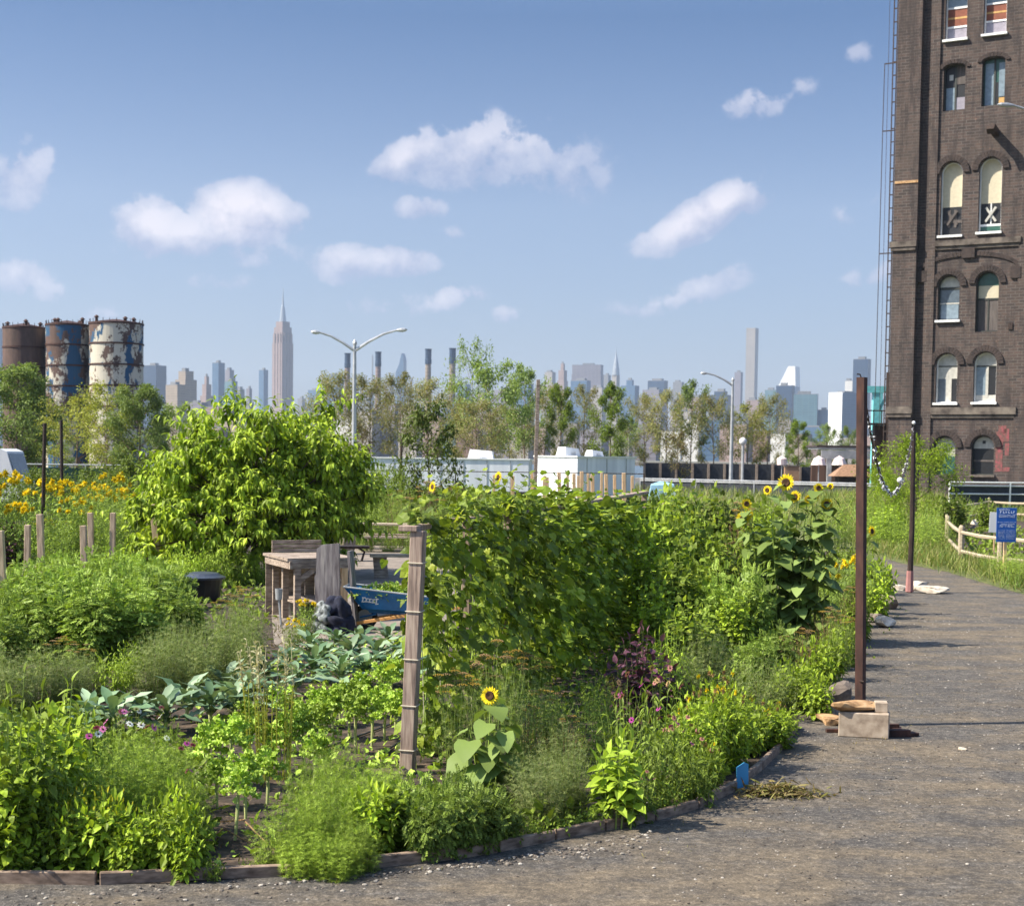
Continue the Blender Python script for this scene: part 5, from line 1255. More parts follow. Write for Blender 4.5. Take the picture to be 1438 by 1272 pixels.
nb = NB(); nb.tube([(0, 0, 0), (.02, 0, zS * .4), ((ST.x - SP.x) * .9, 0, zS)], [.062, .055, .045], 8); nb.build('post', MT['darksteel'], e)
nb = NB(); nb.tube([(0, 0, .02), (.003, 0, .45)], [.085, .07], 8); nb.build('wrap', plain('pink_wrap', lin(158, 112, 108), .9), e)
g0 = Vector((RT.x + .03, RP.y, P(1214, 556, RP.y).z)); g1 = Vector((ST.x, SP.y, zS + .04))
e = thing('chain_garland', 'sagging white garland strung between the rusty pole and the slim pole', 'garland', g0)
pts = []
for k in range(41):
    t = k / 40; q = g0.lerp(g1, t); tx = 1214 + (1283 - 1214) * t
    # depth grows along the line: choose the height so it sags as a curve
    sag = 1.15 * 4 * t * (1 - t) * (1 - .25 * (t - .5)); q.z = g0.z + (g1.z - g0.z) * t - sag
    pts.append(q - g0)
nb = NB(); nb.tube(pts, .014, 5); nb.build('cord', MT['darksteel'], e)
nb = NB(); n = 260; tt = RS.uniform(0, 1, n); P_ = np.array([tuple(p) for p in pts]); ii = np.clip((tt * 40).astype(int), 0, 39); pos = P_[ii] + (P_[ii + 1] - P_[ii]) * ((tt * 40 - ii)[:, None])
put(nb, leaf_t(.5, 1, .4, .3), pos, RS.normal(size=(n, 3)) + np.array([0, 0, -.6]), RS.uniform(.03, .07, n), 1); nb.build('tassels', MT['chain'], e, kind='stuff')
for t, r in ((.62, .05), (1.0, .04)):
    k = int(t * 40); nb = NB(); nb.lathe([(.01, -r), (r * .8, -r * .5), (r, 0), (r * .8, r * .6), (.01, r)], pts[min(k, 40)] + Vector((0, 0, .08)), 10); nb.build('bulb', MT['white'], e)
# block, stones
def rock(name, label, px, py, sx, sy, sz, mat, z=0, group=None, seed=0, rz=0, cat='stone', loc=None):
    rs = np.random.RandomState(seed + 17); bm = bmesh.new(); bmesh.ops.create_icosphere(bm, subdivisions=3, radius=1)
    pl = [(nrm(rs.normal(size=(1, 3)))[0], rs.uniform(.7, 1.0)) for _ in range(12)]
    V = []
    for v in bm.verts:
        c = np.array(v.co); c = np.sign(c) * np.abs(c) ** .36
        for n_, d_ in pl:
            k_ = c @ n_
            if k_ > d_: c = c - n_ * (k_ - d_)
        V.append(c * (1 + rs.uniform(-.012, .012)) * np.array([sx, sy, sz]) / 2 * 1.15)
    Fc = [tuple(v.index for v in f.verts) for f in bm.faces]; bm.free()
    nb = NB(); V = np.array(V); V[:, 2] -= V[:, 2].min(); V[:, 2] *= sz / V[:, 2].max(); nb.add(V, Fc)
    o = nb.build(name, mat, None, label=label, cat=cat, group=group); p = loc if loc is not None else G(px, py); o.location = (p[0], p[1], z - .01 if z == 0 else z); o.rotation_euler = (0, 0, rz); return o
bp0, bp1 = G(1177, 1034), G(1248, 1038); bw = (bp1 - bp0).length; bh = P(1210, 1000, bp0.y).z
ba = math.atan2(bp1.y - bp0.y, bp1.x - bp0.x); bc = (bp0 + bp1) / 2
nb = NB(); nb.box((0, .12, bh / 2), (bw, .22, bh), bev=.008); o = nb.build('concrete_block', MT['conc'], None, label='pale concrete block at the foot of the rusty pole', cat='block'); o.location = (bc.x, bc.y, 0); o.rotation_euler = (0, 0, ba)
bx = lambda px: (P(px, 1000, bc.y).x, bc.y)
rock('tan_rock', 'long tan rock lying on top of the concrete block', 0, 0, .40, .17, .12, MT['stone_tan'], bh - .005, seed=2, loc=(P(1203, 1000, bc.y).x, bc.y + .115))
nb = NB(); nb.box((0, 0, .05), (.125, .15, .1), bev=.006); o = nb.build('small_block', MT['conc'], None, label='small grey cube block on the right end of the concrete block', cat='block'); o.location = (P(1241, 1000, bc.y).x, bc.y + .12, bh + .001); o.rotation_euler = (0, 0, ba + .1)
for i, (px, py, sx, sy, sz, m_, lab) in enumerate(((1175, 988, .30, .26, .26, 'stone_grey', 'dark grey angular stone left of the rusty pole'), (1163, 1002, .22, .2, .17, 'stone_grey', 'smaller grey stone leaning by the bed edge'),
    (1166, 1016, .3, .22, .10, 'stone_tan', 'flat brownish stone left of the concrete block'), (1246, 855, .36, .3, .26, 'stone_grey', 'grey stone at the bed edge near the yellow flowers'), (1240, 880, .34, .3, .2, 'stone_white', 'pale stone half under the edge plants'),
    (1226, 873, .3, .26, .16, 'stone_grey', 'dark low stone beside the pale edge stone'), (1310, 833, .62, .4, .17, 'stone_white', 'flat whitish stone lying right of the slim pole'), (1290, 828, .34, .3, .2, 'stone_white', 'pale stone against the foot of the slim pole'),
    (1262, 828, .3, .25, .12, 'stone_white', 'small pale stone left of the slim pole'), (1352, 1053, .075, .05, .035, 'stone_white', 'small white pebble alone on the path'), (1372, 737, .55, .4, .25, 'stone_white', 'pale boulder inside the round fenced bed'))):
    rock('stone', lab, px, py, sx, sy, sz, MT[m_], seed=i * 3 + 5, rz=i)
# steel scraps beside block
e = thing('steel_bracket', 'rusty angle-iron scraps on the ground right of the concrete block', 'scrap', G(1262, 1034))
nb = NB(); nb.box((0, 0, .035), (.22, .07, .07), .1, bev=.004); nb.box((-.08, .2, .06), (.26, .05, .06), .05); nb.box((.03, .2, .03), (.09, .16, .05), -.2); nb.box((.14, .05, .02), (.1, .1, .03), .4); nb.build('plate', MT['rust'], e)
nb = NB(); nb.box((-1.1 + .1, -.05, .02), (.5, .04, .03)); 
p = G(1160, 1028); nb = NB(); nb.beam((0, 0, .02), (.42, .02, .02), .05, .03); o = nb.build('steel_bar', MT['rust'], None, label='short rusty bar lying left of the concrete block', cat='scrap'); o.location = p
# blue tag
p = G(1043, 1109); nb = NB(); V = [(-.05, 0, -.02), (.05, 0, -.02), (.055, 0, .21), (.02, 0, .225), (-.05, 0, .185)]
nb.add([(x, y, z_) for y in (0, .012) for x, _, z_ in V], [(0, 1, 2, 3, 4), (9, 8, 7, 6, 5), (0, 5, 6, 1), (1, 6, 7, 2), (2, 7, 8, 3), (3, 8, 9, 4), (4, 9, 5, 0)])
o = nb.build('plant_tag', plain('tag_blue', lin(60, 140, 186), .5), None, label='small blue board standing at the edge of the bed', cat='sign'); o.location = p; o.rotation_euler = (-.1, 0, .25)
p = G(1352, 975)

# ------------------------------------------------------------------ workbench, plank, bucket, wheelbarrow, tables
bn_ = G(417, 874); zb = bn_.y
def gl(px, z): return Vector((P(px, 640, z).x, z, 0))
br_ = R(24); o0 = bn_ + Matrix.Rotation(br_, 3, 'Z') @ Vector((0, .3, 0)); e = thing('potting_bench', 'grey wooden potting bench with a slatted back and open front', 'bench', o0, br_)
h = P(417, 783, zb).z; w = .9; D = 1.5; pm = zb / FPX
nb = NB()
for k in range(6): nb.box((w / 2 - .05, -.35 + (k + .5) * D / 6, h - .03), (w + .25, D / 6 - .012, .045))
nb.build('top', MT['graywood'], e)
nb = NB(); nb.box((w / 2 - .05, -.33, h - .115), (w + .2, .04, .12)); nb.box((-.13, D / 2 - .4, h - .115), (.04, D, .12)); nb.build('apron', MT['graywood'], e)
for (x, y) in ((0, -.3), (w - .12, -.3), (0, D - .5), (w - .12, D - .5), (-.28 + .28, .4)):
    nb = NB(); nb.box((x, y, (h - .06) / 2), (.1, .09, h - .06)); nb.build('leg', MT['tanwood'] if y < 0 and x > .3 else MT['graywood'], e)
nb = NB(); nb.beam((0, -.3, h * .62), (.38, -.3, h - .1), .05, .09); nb.beam((w - .12, -.3, h * .55), (w - .5, -.3, h - .1), .05, .09); nb.build('brace', MT['graywood'], e)
nb = NB()
for k in range(3): nb.box((w / 2 - .05, D - .38, h + .03 + k * .07), (w * .95, .03, .06))
nb.build('back_board', MT['graywood'], e)
nb = NB()
for k in range(7): nb.box((-.15 + k * .17 + .08, D - .45, (h - .1) / 2), (.16, .02, h - .12))
nb.build('rear_panel', MT['graywood'], e)
nb = NB(); nb.box((w / 2, .4, .3), (w * .95, D * .8, .03)); nb.build('shelf', MT['graywood'], e)
zc = zb - 1.0; p0 = gl(463, zc); h2 = P(463, 765, zc).z
e = thing('plank_screen', 'upright silvery plank slab standing against the potting bench', 'plank', p0, R(-8)); pm = zc / FPX
nb = NB(); n = 9; xs = [(-20 * pm, 0), (-18.5 * pm, h2 * .33), (-20 * pm, h2 * .62), (-18 * pm, h2 * .66), (-17.5 * pm, h2 * .95), (-10 * pm, h2), (15 * pm, h2 * 1.02), (16 * pm, h2 * .5), (18 * pm, 0)]
nb.add([(x, y, z_) for y in (-.03, .03) for x, z_ in xs], [tuple(range(n)), tuple(range(n, 2 * n))[::-1]] + [(i, i + n, (i + 1) % n + n, (i + 1) % n) for i in range(n)]); nb.build('board', MT['barnwood'], e)
nb = NB(); nb.beam((.42, .12, 0), (.3, .12, h2 * .93), .04, .26, up=(0, 1, 0)); nb.build('side_board', MT['barnwood'], e)
def bucket(px, pt, pb, label, z=None):
    p = G(px, pb) if z is None else gl(px, z); H = P(px, pt, p.y).z
    e = thing('bucket', label, 'bucket', p); nb = NB(); r = H * .42
    nb.lathe([(r * .8, 0), (r, H), (r * 1.06, H), (r * 1.06, H - .02), (r * .95, H - .02), (r * .76, .02)], (0, 0, 0), 20, cap=True); nb.build('body', MT['galv'], e, smooth=False)
    nb = NB(); nb.tube([(-r, 0, H - .04), (-r * .8, -r * .5, H * .6), (0, -r * 1.1, H * .45), (r * .8, -r * .5, H * .6), (r, 0, H - .04)], .006, 5); nb.build('handle', MT['galv'], e)
bucket(405, 842, 864, 'pale bucket standing under the potting bench')
p = G(395, 882); t_ = P(391, 840, p.y); e = thing('post_cup', 'grey cup-topped metal rod stuck in the soil before the bench', 'marker', p)
nb = NB(); nb.tube([(0, 0, 0), (-.04, 0, t_.z)], .018, 6); nb.build('rod', MT['galv'], e)
nb = NB(); nb.lathe([(.05, 0), (.06, .17), (.052, .17), (.04, .02)], (-.04, 0, t_.z - .02), 12); nb.build('cup', MT['galv'], e)
# bundle
p = G(466, 889); e = thing('cloth_bundle', 'slumped dark navy bundle with a pale mottled side beside the wheelbarrow handle', 'bundle', p, 0); pm = p.y / FPX
def blob(nb, c, s, seed=1, amp=.12):
    rs = np.random.RandomState(seed); bm = bmesh.new(); bmesh.ops.create_icosphere(bm, subdivisions=3, radius=1); V = np.array([tuple(v.co) for v in bm.verts])
    k = rs.normal(size=(6, 3)) * 3; ph = rs.uniform(0, 6, 6); f = 1 + amp * np.sum([np.sin(V @ a + b) for a, b in zip(k, ph)], 0) / 2
    nb.add(V * f[:, None] * np.array(s) + np.array(c), [tuple(v.index for v in f_.verts) for f_ in bm.faces]); bm.free()
nb = NB(); blob(nb, (.08, 0, .22), (.19, .2, .3), 3, .3); blob(nb, (.02, .02, .4), (.14, .13, .15), 4, .3); blob(nb, (.12, -.05, .1), (.2, .16, .15), 9, .3); nb.build('dark_sack', MT['navy'], e, smooth=True)
nb = NB(); blob(nb, (-.13, -.06, .28), (.13, .13, .2), 5, .35); blob(nb, (-.14, -.06, .1), (.14, .12, .15), 6, .35); nb.build('pale_cloth', MT['palecloth'], e, smooth=True)
# wheelbarrow: wheel on the left, tray above, timber handles running to the right
wb = G(540, 884); pm = wb.y / FPX; e = thing('wheelbarrow', 'blue wheelbarrow piled with pulled weeds behind the trellis post', 'wheelbarrow', wb, R(-4))
X = lambda px: (px - 540) * pm
hz_ = lambda v: P(540, v, wb.y).z
zt0, zt1, zbm = hz_(823), hz_(836), hz_(861)
top = [(X(486), -.30, zt0), (X(486), .30, zt0), (X(625), .36, zt1), (X(625), -.36, zt1)]; bot = [(X(515), -.2, zbm + .03), (X(515), .2, zbm + .03), (X(600), .22, zbm), (X(600), -.22, zbm)]
bm = bmesh.new(); vt = [bm.verts.new(v) for v in top]; vb = [bm.verts.new(v) for v in bot]
for i in range(4): bm.faces.new((vb[i], vb[(i + 1) % 4], vt[(i + 1) % 4], vt[i]))
bm.faces.new(vb[::-1]); bmesh.ops.bevel(bm, geom=[ed for ed in bm.edges if not (ed.verts[0] in vt and ed.verts[1] in vt)], offset=.07, segments=3, affect='EDGES')
bmesh.ops.solidify(bm, geom=bm.faces[:], thickness=.012); bm.verts.index_update(); me = bpy.data.meshes.new('tray'); bm.to_mesh(me); bm.free(); me.materials.append(MT['blue']); tray = link('tray', me, e)
nb = NB(); nb.tube([Vector(v) + Vector((0, 0, .005)) for v in top] + [Vector(top[0]) + Vector((0, 0, .005))], .014, 6); nb.build('rim', MT['galv'], tray)
nb = NB(); lx = X(512)
for k, (w_, h_, dz) in enumerate(((.07, .08, 0), (.06, .06, .0), (.055, .06, 0), (.06, .06, 0), (.06, .10, .008))):
    xx = lx + k * .052; zz = (zt0 + zbm) / 2 + .02 - k * .006; yy = -.262
    nb.beam((xx, yy, zz - h_ / 2), (xx + .02, yy, zz + h_ / 2), .016, .012, up=(0, 1, 0)); nb.beam((xx, yy, zz + h_ * .4), (xx + w_ * .8, yy, zz + h_ * .4), .012, .016); nb.beam((xx - .01, yy, zz - h_ * .4), (xx + w_ * .7, yy, zz - h_ * .35), .012, .016)
lg = nb.build('white_lettering', MT['white'], tray)
for v in lg.data.vertices:   # lay the letters on the sloping tray side
    f = (v.co.z - zbm) / (zt0 - zbm); v.co.y = -(.2 + (.315 - .2) * f) - .012 + (v.co.y + .262)
for s in (-1, 1):
    nb = NB(); nb.beam((X(484), s * .17, hz_(877)), (X(660), s * .3, hz_(846)), .045, .05, bev=.005); nb.build('handle', MT['handle'], e)
    nb = NB(); nb.tube([(X(588), s * .2, zbm), (X(596), s * .24, .02), (X(612), s * .24, .02), (X(622), s * .25, zbm + .02)], .014, 6); nb.build('leg', MT['blue'], e)
    nb = NB(); nb.tube([(X(506), s * .05, .19), (X(530), s * .15, zbm)], .014, 6); nb.build('strut', MT['blue'], e)
nb = NB(); cw = Vector((X(512), 0, .19)); ring = [cw + Vector((.155 * math.cos(a), 0, .155 * math.sin(a))) for a in np.linspace(0, 2 * math.pi, 25)]; nb.tube(ring, .042, 8, cap=False); wh = nb.build('wheel', MT['rubber'], e, smooth=True)
nb = NB(); nb.tube([cw + Vector((0, -.05, 0)), cw + Vector((0, .05, 0))], .05, 10); nb.tube([cw + Vector((0, -.012, 0)), cw + Vector((0, .012, 0))], .12, 18); nb.build('rim', MT['galv'], wh)
nb = NB(); n = 900; q = RS.uniform(-1, 1, (n, 2)); r_ = 1 - np.clip((q ** 2).sum(1), 0, 1)
pos = np.stack([X(552) + q[:, 0] * .62, q[:, 1] * .3, (zt0 + zt1) / 2 - .08 + .2 * r_ * RS.uniform(.4, 1, n) - .05 * q[:, 0]], 1)
put(nb, L_OV, pos, RS.normal(size=(n, 3)) + np.array([0, 0, .2]), RS.uniform(.05, .11, n), 1)
o = nb.build('weed_pile', F['tomato'], None, label='heap of pulled green and yellow weeds in the blue wheelbarrow', cat='weeds'); o.location = wb + Vector((0, 0, .0)); o.rotation_euler = (0, 0, R(-4))
def picnic(px0, px1, ptop, pbase, label, rz=0, s=1):
    b = G((px0 + px1) / 2, pbase); pm = b.y / FPX; L = (px1 - px0) * pm; h = P((px0 + px1) / 2, ptop, b.y).z
    e = thing('picnic_table', label, 'picnic table', b, rz); 
    for nm, y, w_, zz, Lk in (('tabletop', 0, .7, h, 1), ('bench_seat', -.62, .26, h * .58, 1), ('bench_seat', .62, .26, h * .58, 1)):
        nb = NB(); n = 5 if w_ > .5 else 2
        for k in range(n): nb.box((0, y - w_ / 2 + (k + .5) * w_ / n, zz - .02), (L * Lk, w_ / n - .01, .045))
        nb.build(nm, MT['rail'] if nm == 'tabletop' else MT['graywood'], e)
    for sg in (-1, 1):
        x = sg * L * .34
        for t_ in (-1, 1): nb = NB(); nb.beam((x, t_ * .62, 0), (x, t_ * .2, h - .05), .045, .1, up=(1, 0, 0)); nb.build('leg', MT['graywood'], e)
        nb = NB(); nb.box((x + .05, 0, h * .52), (.04, 1.45, .09)); nb.build('cross_beam', MT['graywood'], e)
picnic(502, 600, 735, 774, 'far picnic table behind the trellis post', R(-2))
e = thing('garden_bench', 'low wooden plank bench left of the blue wheelbarrow tray, half behind the trellis post', 'bench', G(555, 812), R(8)); pm = G(555, 812).y / FPX
hb_ = P(555, 780, G(555, 812).y).z
nb = NB(); nb.box((.1, 0, hb_), (1.3, .34, .06)); nb.build('seat', MT['rail'], e)
for x in (-.3, .5): nb = NB(); nb.beam((x, 0, 0), (x - .04, 0, hb_ - .03), .3, .1); nb.build('leg', MT['graywood'], e)
e = thing('garden_bench', 'dark low bench beside the potted yellow-green plant', 'bench', G(476, 788), R(10)); hb_ = P(480, 768, G(476, 788).y).z
nb = NB(); nb.box((0, 0, hb_), (1.5, .4, .06)); nb.build('seat', MT['darksteel'], e)
for x in (-.6, .55): nb = NB(); nb.tube([(x, -.15, 0), (x + .08, -.1, hb_ * .7), (x - .1, 0, hb_)], .03, 6); nb.build('leg', MT['darksteel'], e)
p = G(484, 778); e = thing('planter_tub', 'brown barrel planter at the edge of the sitting area', 'planter', p)
nb = NB(); nb.lathe([(.24, 0), (.3, .25), (.28, .5), (.25, .5), (.22, .42)], (0, 0, 0), 16); nb.build('tub', MT['graywood'], e)
# dark bin with lid
p = G(284, 845); Hh = P(284, 808, p.y).z; e = thing('compost_bin', 'black round bin with a grey-rimmed lid beside the tomato patch', 'bin', p)
nb = NB(); nb.lathe([(.3, 0), (.36, Hh - .06)], (0, 0, 0), 20); nb.build('body', MT['black'], e)
nb = NB(); nb.lathe([(.41, Hh - .06), (.42, Hh - .02), (.34, Hh + .01), (.28, Hh + .05), (.1, Hh + .07)], (0, 0, 0), 20); nb.build('lid', plain('lid_grey', lin(60, 66, 78), .35), e)
p = G(212, 790); e = thing('barrel', 'small dark barrel under the left side of the bright green tree', 'barrel', p); nb = NB(); nb.lathe([(.3, 0), (.33, .4), (.3, .85), (.25, .86), (.02, .8)], (0, 0, 0), 18); nb.build('body', MT['darksteel'], e)

# ------------------------------------------------------------------ round split-rail fence, sign
RF = [(1500, 812), (1404, 803), (1349, 791), (1330, 770), (1328, 752), (1343, 738), (1388, 729), (1450, 733)]
pts = [G(*q) for q in RF]; e = thing('split_rail_fence', 'curved split-rail timber fence round the planted bed at the right border', 'fence', pts[1]); o_ = pts[1]
HF = [1.0] * len(pts)
sp_ = [p - o_ for p in pts]
for i, p in enumerate(sp_):
    nb = NB(); nb.tube([p, p + Vector((0, 0, .95)), p + Vector((.01, 0, 1.02))], [.085, .08, .05], 8); nb.build('post', MT['rail'], e)
for a, b in zip(sp_, sp_[1:]):
    for zz in (.32, .82):
        nb = NB(); nb.tube([a + Vector((0, 0, zz)), a.lerp(b, .5) + Vector((0, 0, zz - .02)), b + Vector((0, 0, zz + .01))], [.045, .055, .045], 6); nb.build('rail', MT['rail'], e)
sheet('round_bed_soil', [(p.x, p.y) for p in pts], .011, MT['soil'])
p = G(1411, 812); z = p.y; e = thing('blue_sign', 'blue notice board with white writing on a timber post by the round fence', 'sign', p)
x0, x1 = P(1399, 740, z).x - p.x, P(1427, 740, z).x - p.x; z0_, z1_ = P(1412, 761, z).z, P(1412, 713, z).z
nb = NB(); nb.box((0, .04, z1_ * .45), (.07, .06, z1_ * .9)); nb.build('post', MT['tanwood'], e)
nb = NB(); nb.box(((x0 + x1) / 2, -.01, (z0_ + z1_) / 2), (x1 - x0, .02, z1_ - z0_), bev=.003); nb.build('board', plain('sign_blue', lin(10, 78, 160), .45, var=.05), e)
nb = NB(); rr = random.Random(8); w_ = x1 - x0
def textline(f, h_, a, b, ch, col=0):
    zz = z1_ - (z1_ - z0_) * f; x = x0 + w_ * a
    while x < x0 + w_ * b:
        cw = rr.uniform(.6, 1.2) * ch
        if rr.random() < .85:
            nb.box((x + cw * .2, -.0225, zz), (cw * .22, .004, h_)); nb.box((x + cw * .5, -.0235, zz + h_ * (rr.choice((-.35, 0, .35)))), (cw * .55, .004, h_ * .22))
        x += cw * 1.15
textline(.055, .035, .06, .62, .035); textline(.125, .05, .15, .5, .05); textline(.125, .05, .56, .95, .05)
for f in (.2, .235, .27): textline(f, .014, .12, .92, .02)
textline(.42, .012, .05, .95, .03)
for f in (.47, .51, .55): textline(f, .02, .16, .5, .026); textline(f, .02, .56, .92, .026)
for f in (.66, .7, .74, .78, .82, .86, .9): textline(f, .010, .1, .42, .018); textline(f, .010, .5, .92, .018)
nb.build('writing', plain('sign_white', lin(214, 226, 240), .5), e)
p = G(1394, 790); z = p.y; e = thing('small_notice', 'small white tilted notice behind the left edge of the blue sign', 'sign', p)
nb = NB(); nb.beam((0, 0, P(1394, 738, z).z - .18), (.02, 0, P(1394, 720, z).z + .02), .26, .012, up=(0, 1, 0)); nb.build('board', MT['white'], e); nb = NB(); nb.box((.03, .02, .4), (.04, .03, .8)); nb.build('post', MT['tanwood'], e)
# weeds pile on the path
e = None; p = G(1095, 1116); nb = NB(); n = 750
q = RS.normal(size=(n, 2)) * np.array([.17, .075]); pos = np.stack([q[:, 0], q[:, 1], np.abs(RS.normal(size=n)) * .035 * np.exp(-(q[:, 0] / .3) ** 2) + .015], 1)
put(nb, L_NARROW, pos, RS.normal(size=(n, 3)) * np.array([1, 1, .4]), RS.uniform(.04, .12, n), 1)
o = nb.build('wilted_weeds', F['dry'], None, label='wilted pile of pulled weeds lying on the path below the blue tag', cat='weeds'); o.location = p
# ------------------------------------------------------------------ garden plants
def S(pr, name, cat, label, px, pb, pt, wpx, ph, pw, group=None, rz=None):
    """stand a plant whose prototype is ph tall and pw wide so that it spans pb..pt and wpx wide at its distance"""
    p = G(px, pb); H = P(px, pt, p.y).z; w = wpx * p.y / FPX
    return stand(pr, name, label, cat, px, pb, group, rz, (w / pw, w / pw, H / ph), loc=p)
PR = {}
PR['pepper'] = [bush('pepper', 'bright', L_OV, 30, .34, .34, .6, 14, [.12, .15, .17][_], sr=.005) for _ in range(3)]
PR['broad'] = [bush('broad', 'bright' if _ else 'mid', L_HEART if _ else L_OV, 36, .45, .45, 1.2, 20, .16, sr=.008) for _ in range(2)]
PR['amaranth'] = [bush('amaranth', 'bright', L_LONG, 9, .28, .28, 1.35, 22, .24, droop=.5, t0=.3, sr=.009, el=.5) for _ in range(2)]
PR['cosmos'] = [bush('cosmos', 'feather', L_FEA, 70, .42, .42, 1.0, 15, .16, sr=.003, t0=.1, base=.65, low=.05, flowers=(fl_n, 'daisy', .042, fc)) for fl_n, fc in ((6, ['pink', 'white', 'magenta']), (5, ['white', 'pink']))]
PR['dill'] = [bush('dill', 'feather', L_FEA2, 80, .4, .4, .7, 14, .15, sr=.003, t0=.05, lift=.4, base=.7, low=.02) for _ in range(2)]
PR['fennel'] = [bush('fennel', 'fennel', L_FEA2, 70, .45, .45, 1.1, 17, .16, stem='stem', sr=.004, t0=.08) for _ in range(2)]
PR['fennelf'] = [bush('fennelf', 'fennel', L_FEA2, 34, .4, .4, 1.25, 13, .15, sr=.004, t0=.05, low=.6, flowers=(12, 'umbel', .07, ['mustard', 'tan', 'mustard'])) for _ in range(2)]
PR['marigold'] = [bush('marigold', 'marigold', L_PIN, 50, .42, .42, .55, 14, .165, sr=.005) for _ in range(2)]
PR['lantana'] = [bush('lantana', 'bright', L_PIN if _ else L_OV, 50, .42, .42, .6, 14, .155 if _ else .11, sr=.005, flowers=(7, 'puff', .03, ['tan', 'yellow', 'tan'])) for _ in range(2)]
PR['lime'] = [bush('lime', 'lime', L_OV, 20, .24, .24, .7, 12, .19, sr=.008, t0=.25, droop=.45, el=.5)]
PR['celosia'] = [bush('celosia', 'lime', L_NARROW, 45, .35, .35, .7, 18, .12, sr=.004)]
PR['coneflower'] = [bush('coneflower', 'mid', L_LONG, 22, .3, .3, .75, 9, .13, sr=.004, t0=.05, low=.5, flowers=(7, 'daisy', .032, ['rose', 'tan', 'magenta', 'tan'])) for _ in range(2)]
PR['purple'] = [bush('purple', 'purple', L_OV, 22, .3, .3, 1.0, 16, .15, stem='stem_dark', sr=.007)]
PR['tomato'] = [bush('tomato', 'tomato', L_PIN, 55, .55, .55, 1.25, 17, .22, sr=.006, lift=.3) for _ in range(3)]
PR['vinebush'] = [bush('vinebush', ['bright', 'bean', 'mid'][_], L_HEART, 42, .5, .5, 1.5, 17, [.13, .17, .15][_], sr=.006) for _ in range(3)]
PR['wild'] = [bush('wild', 'feather', L_NARROW, 46, .45, .45, 1.0, 18, .12, sr=.004) for _ in range(2)]
PR['brownwild'] = [bush('brownwild', 'dry', L_NARROW, 40, .45, .45, 1.0, 16, .11, stem='twig', sr=.004, flowers=(8, 'umbel', .06, ['tan', 'mustard'])) for _ in range(1)]
PR['yelflower'] = [bush('yelflower', 'tomato', L_LONG, 44, .5, .5, 1.5, 16, .14, sr=.006, low=.45, flowers=(15, 'puff', .075, ['yellow'])) for _ in range(2)]
PR['low'] = [bush('low', 'mid', L_OV, 22, .25, .25, .22, 9, .07, sr=.003) for _ in range(2)]
PR['yellowish'] = [bush('yellowish', 'yellow', L_OV, 24, .3, .3, .5, 12, .075, sr=.004)]
PR['greybush'] = [bush('greybush', 'fennel', L_NARROW, 60, .42, .42, .7, 18, .08, sr=.003)]
PR['greenhedge'] = [bush('greenhedge', 'lime', L_LONG, 50, .5, .5, .7, 14, .12, sr=.004)]
def put_row(key, name, cat, lab, items, ph, pw, group=None, rz=None):
    for i, it in enumerate(items):
        px, pb, pt, w = it[:4]; S(PR[key][i % len(PR[key])], name, cat, it[4] if len(it) > 4 else lab, px, pb, pt, w, ph, pw, group, rz)
KA = [kale(14, .40), kale(12, .42), kale(15, .36)]; CU = [curly(11, .36, .15), curly(9, .42, .15), curly(10, .30, .14)]
# kale rows: (px, base py, scale)
for i, (px, pb, s) in enumerate(((128, 1030, .95), (160, 1036, 1.05), (196, 1028, .95), (232, 1032, 1.05), (262, 1012, 1.05), (296, 1020, 1.1), (330, 1012, 1.05), (318, 985, 1.0), (352, 992, 1.05), (385, 1000, .9), (415, 978, 1.0),
        (372, 965, .95), (405, 955, .95), (440, 958, 1.05), (478, 968, 1.1), (512, 965, 1.05), (548, 962, 1.0), (455, 940, .95), (492, 938, 1.0), (528, 940, 1.0), (560, 935, .95), (505, 918, .9), (545, 915, .9), (472, 918, .9), (435, 925, .9), (603, 950, .95))):
    stand(KA[i % 3], 'kale_plant', 'blue-green long-leaved kale plant, {o} of its kind', 'kale', px, pb, 'blue-green kale in the middle bed', None, s * .92)
for i, (px, pb, s) in enumerate(((292, 1105, 1.0), (322, 1112, 1.05), (305, 1135, .9), (345, 1150, .95), (352, 1092, .9), (382, 1085, .95), (404, 1090, 1.05), (428, 1086, 1.0), (425, 1050, .95), (450, 1075, 1.0), (398, 1040, .9), (445, 1022, .9), (468, 1040, .95), (490, 1036, .95), (478, 1018, .9),
        (500, 1058, 1.05), (522, 1048, .95), (540, 1040, 1.0), (512, 1008, .9), (534, 1004, .95), (556, 1030, .95), (548, 985, .9), (330, 1180, .9), (375, 1130, .95), (440, 1110, .9), (352, 1060, .85), (602, 1010, .95), (612, 1060, .9))):
    stand(CU[i % 3], 'curly_kale', 'bright curly kale on a bare pale stalk, {o} of its kind', 'kale', px, pb, 'curly kale in the middle bed', None, s)
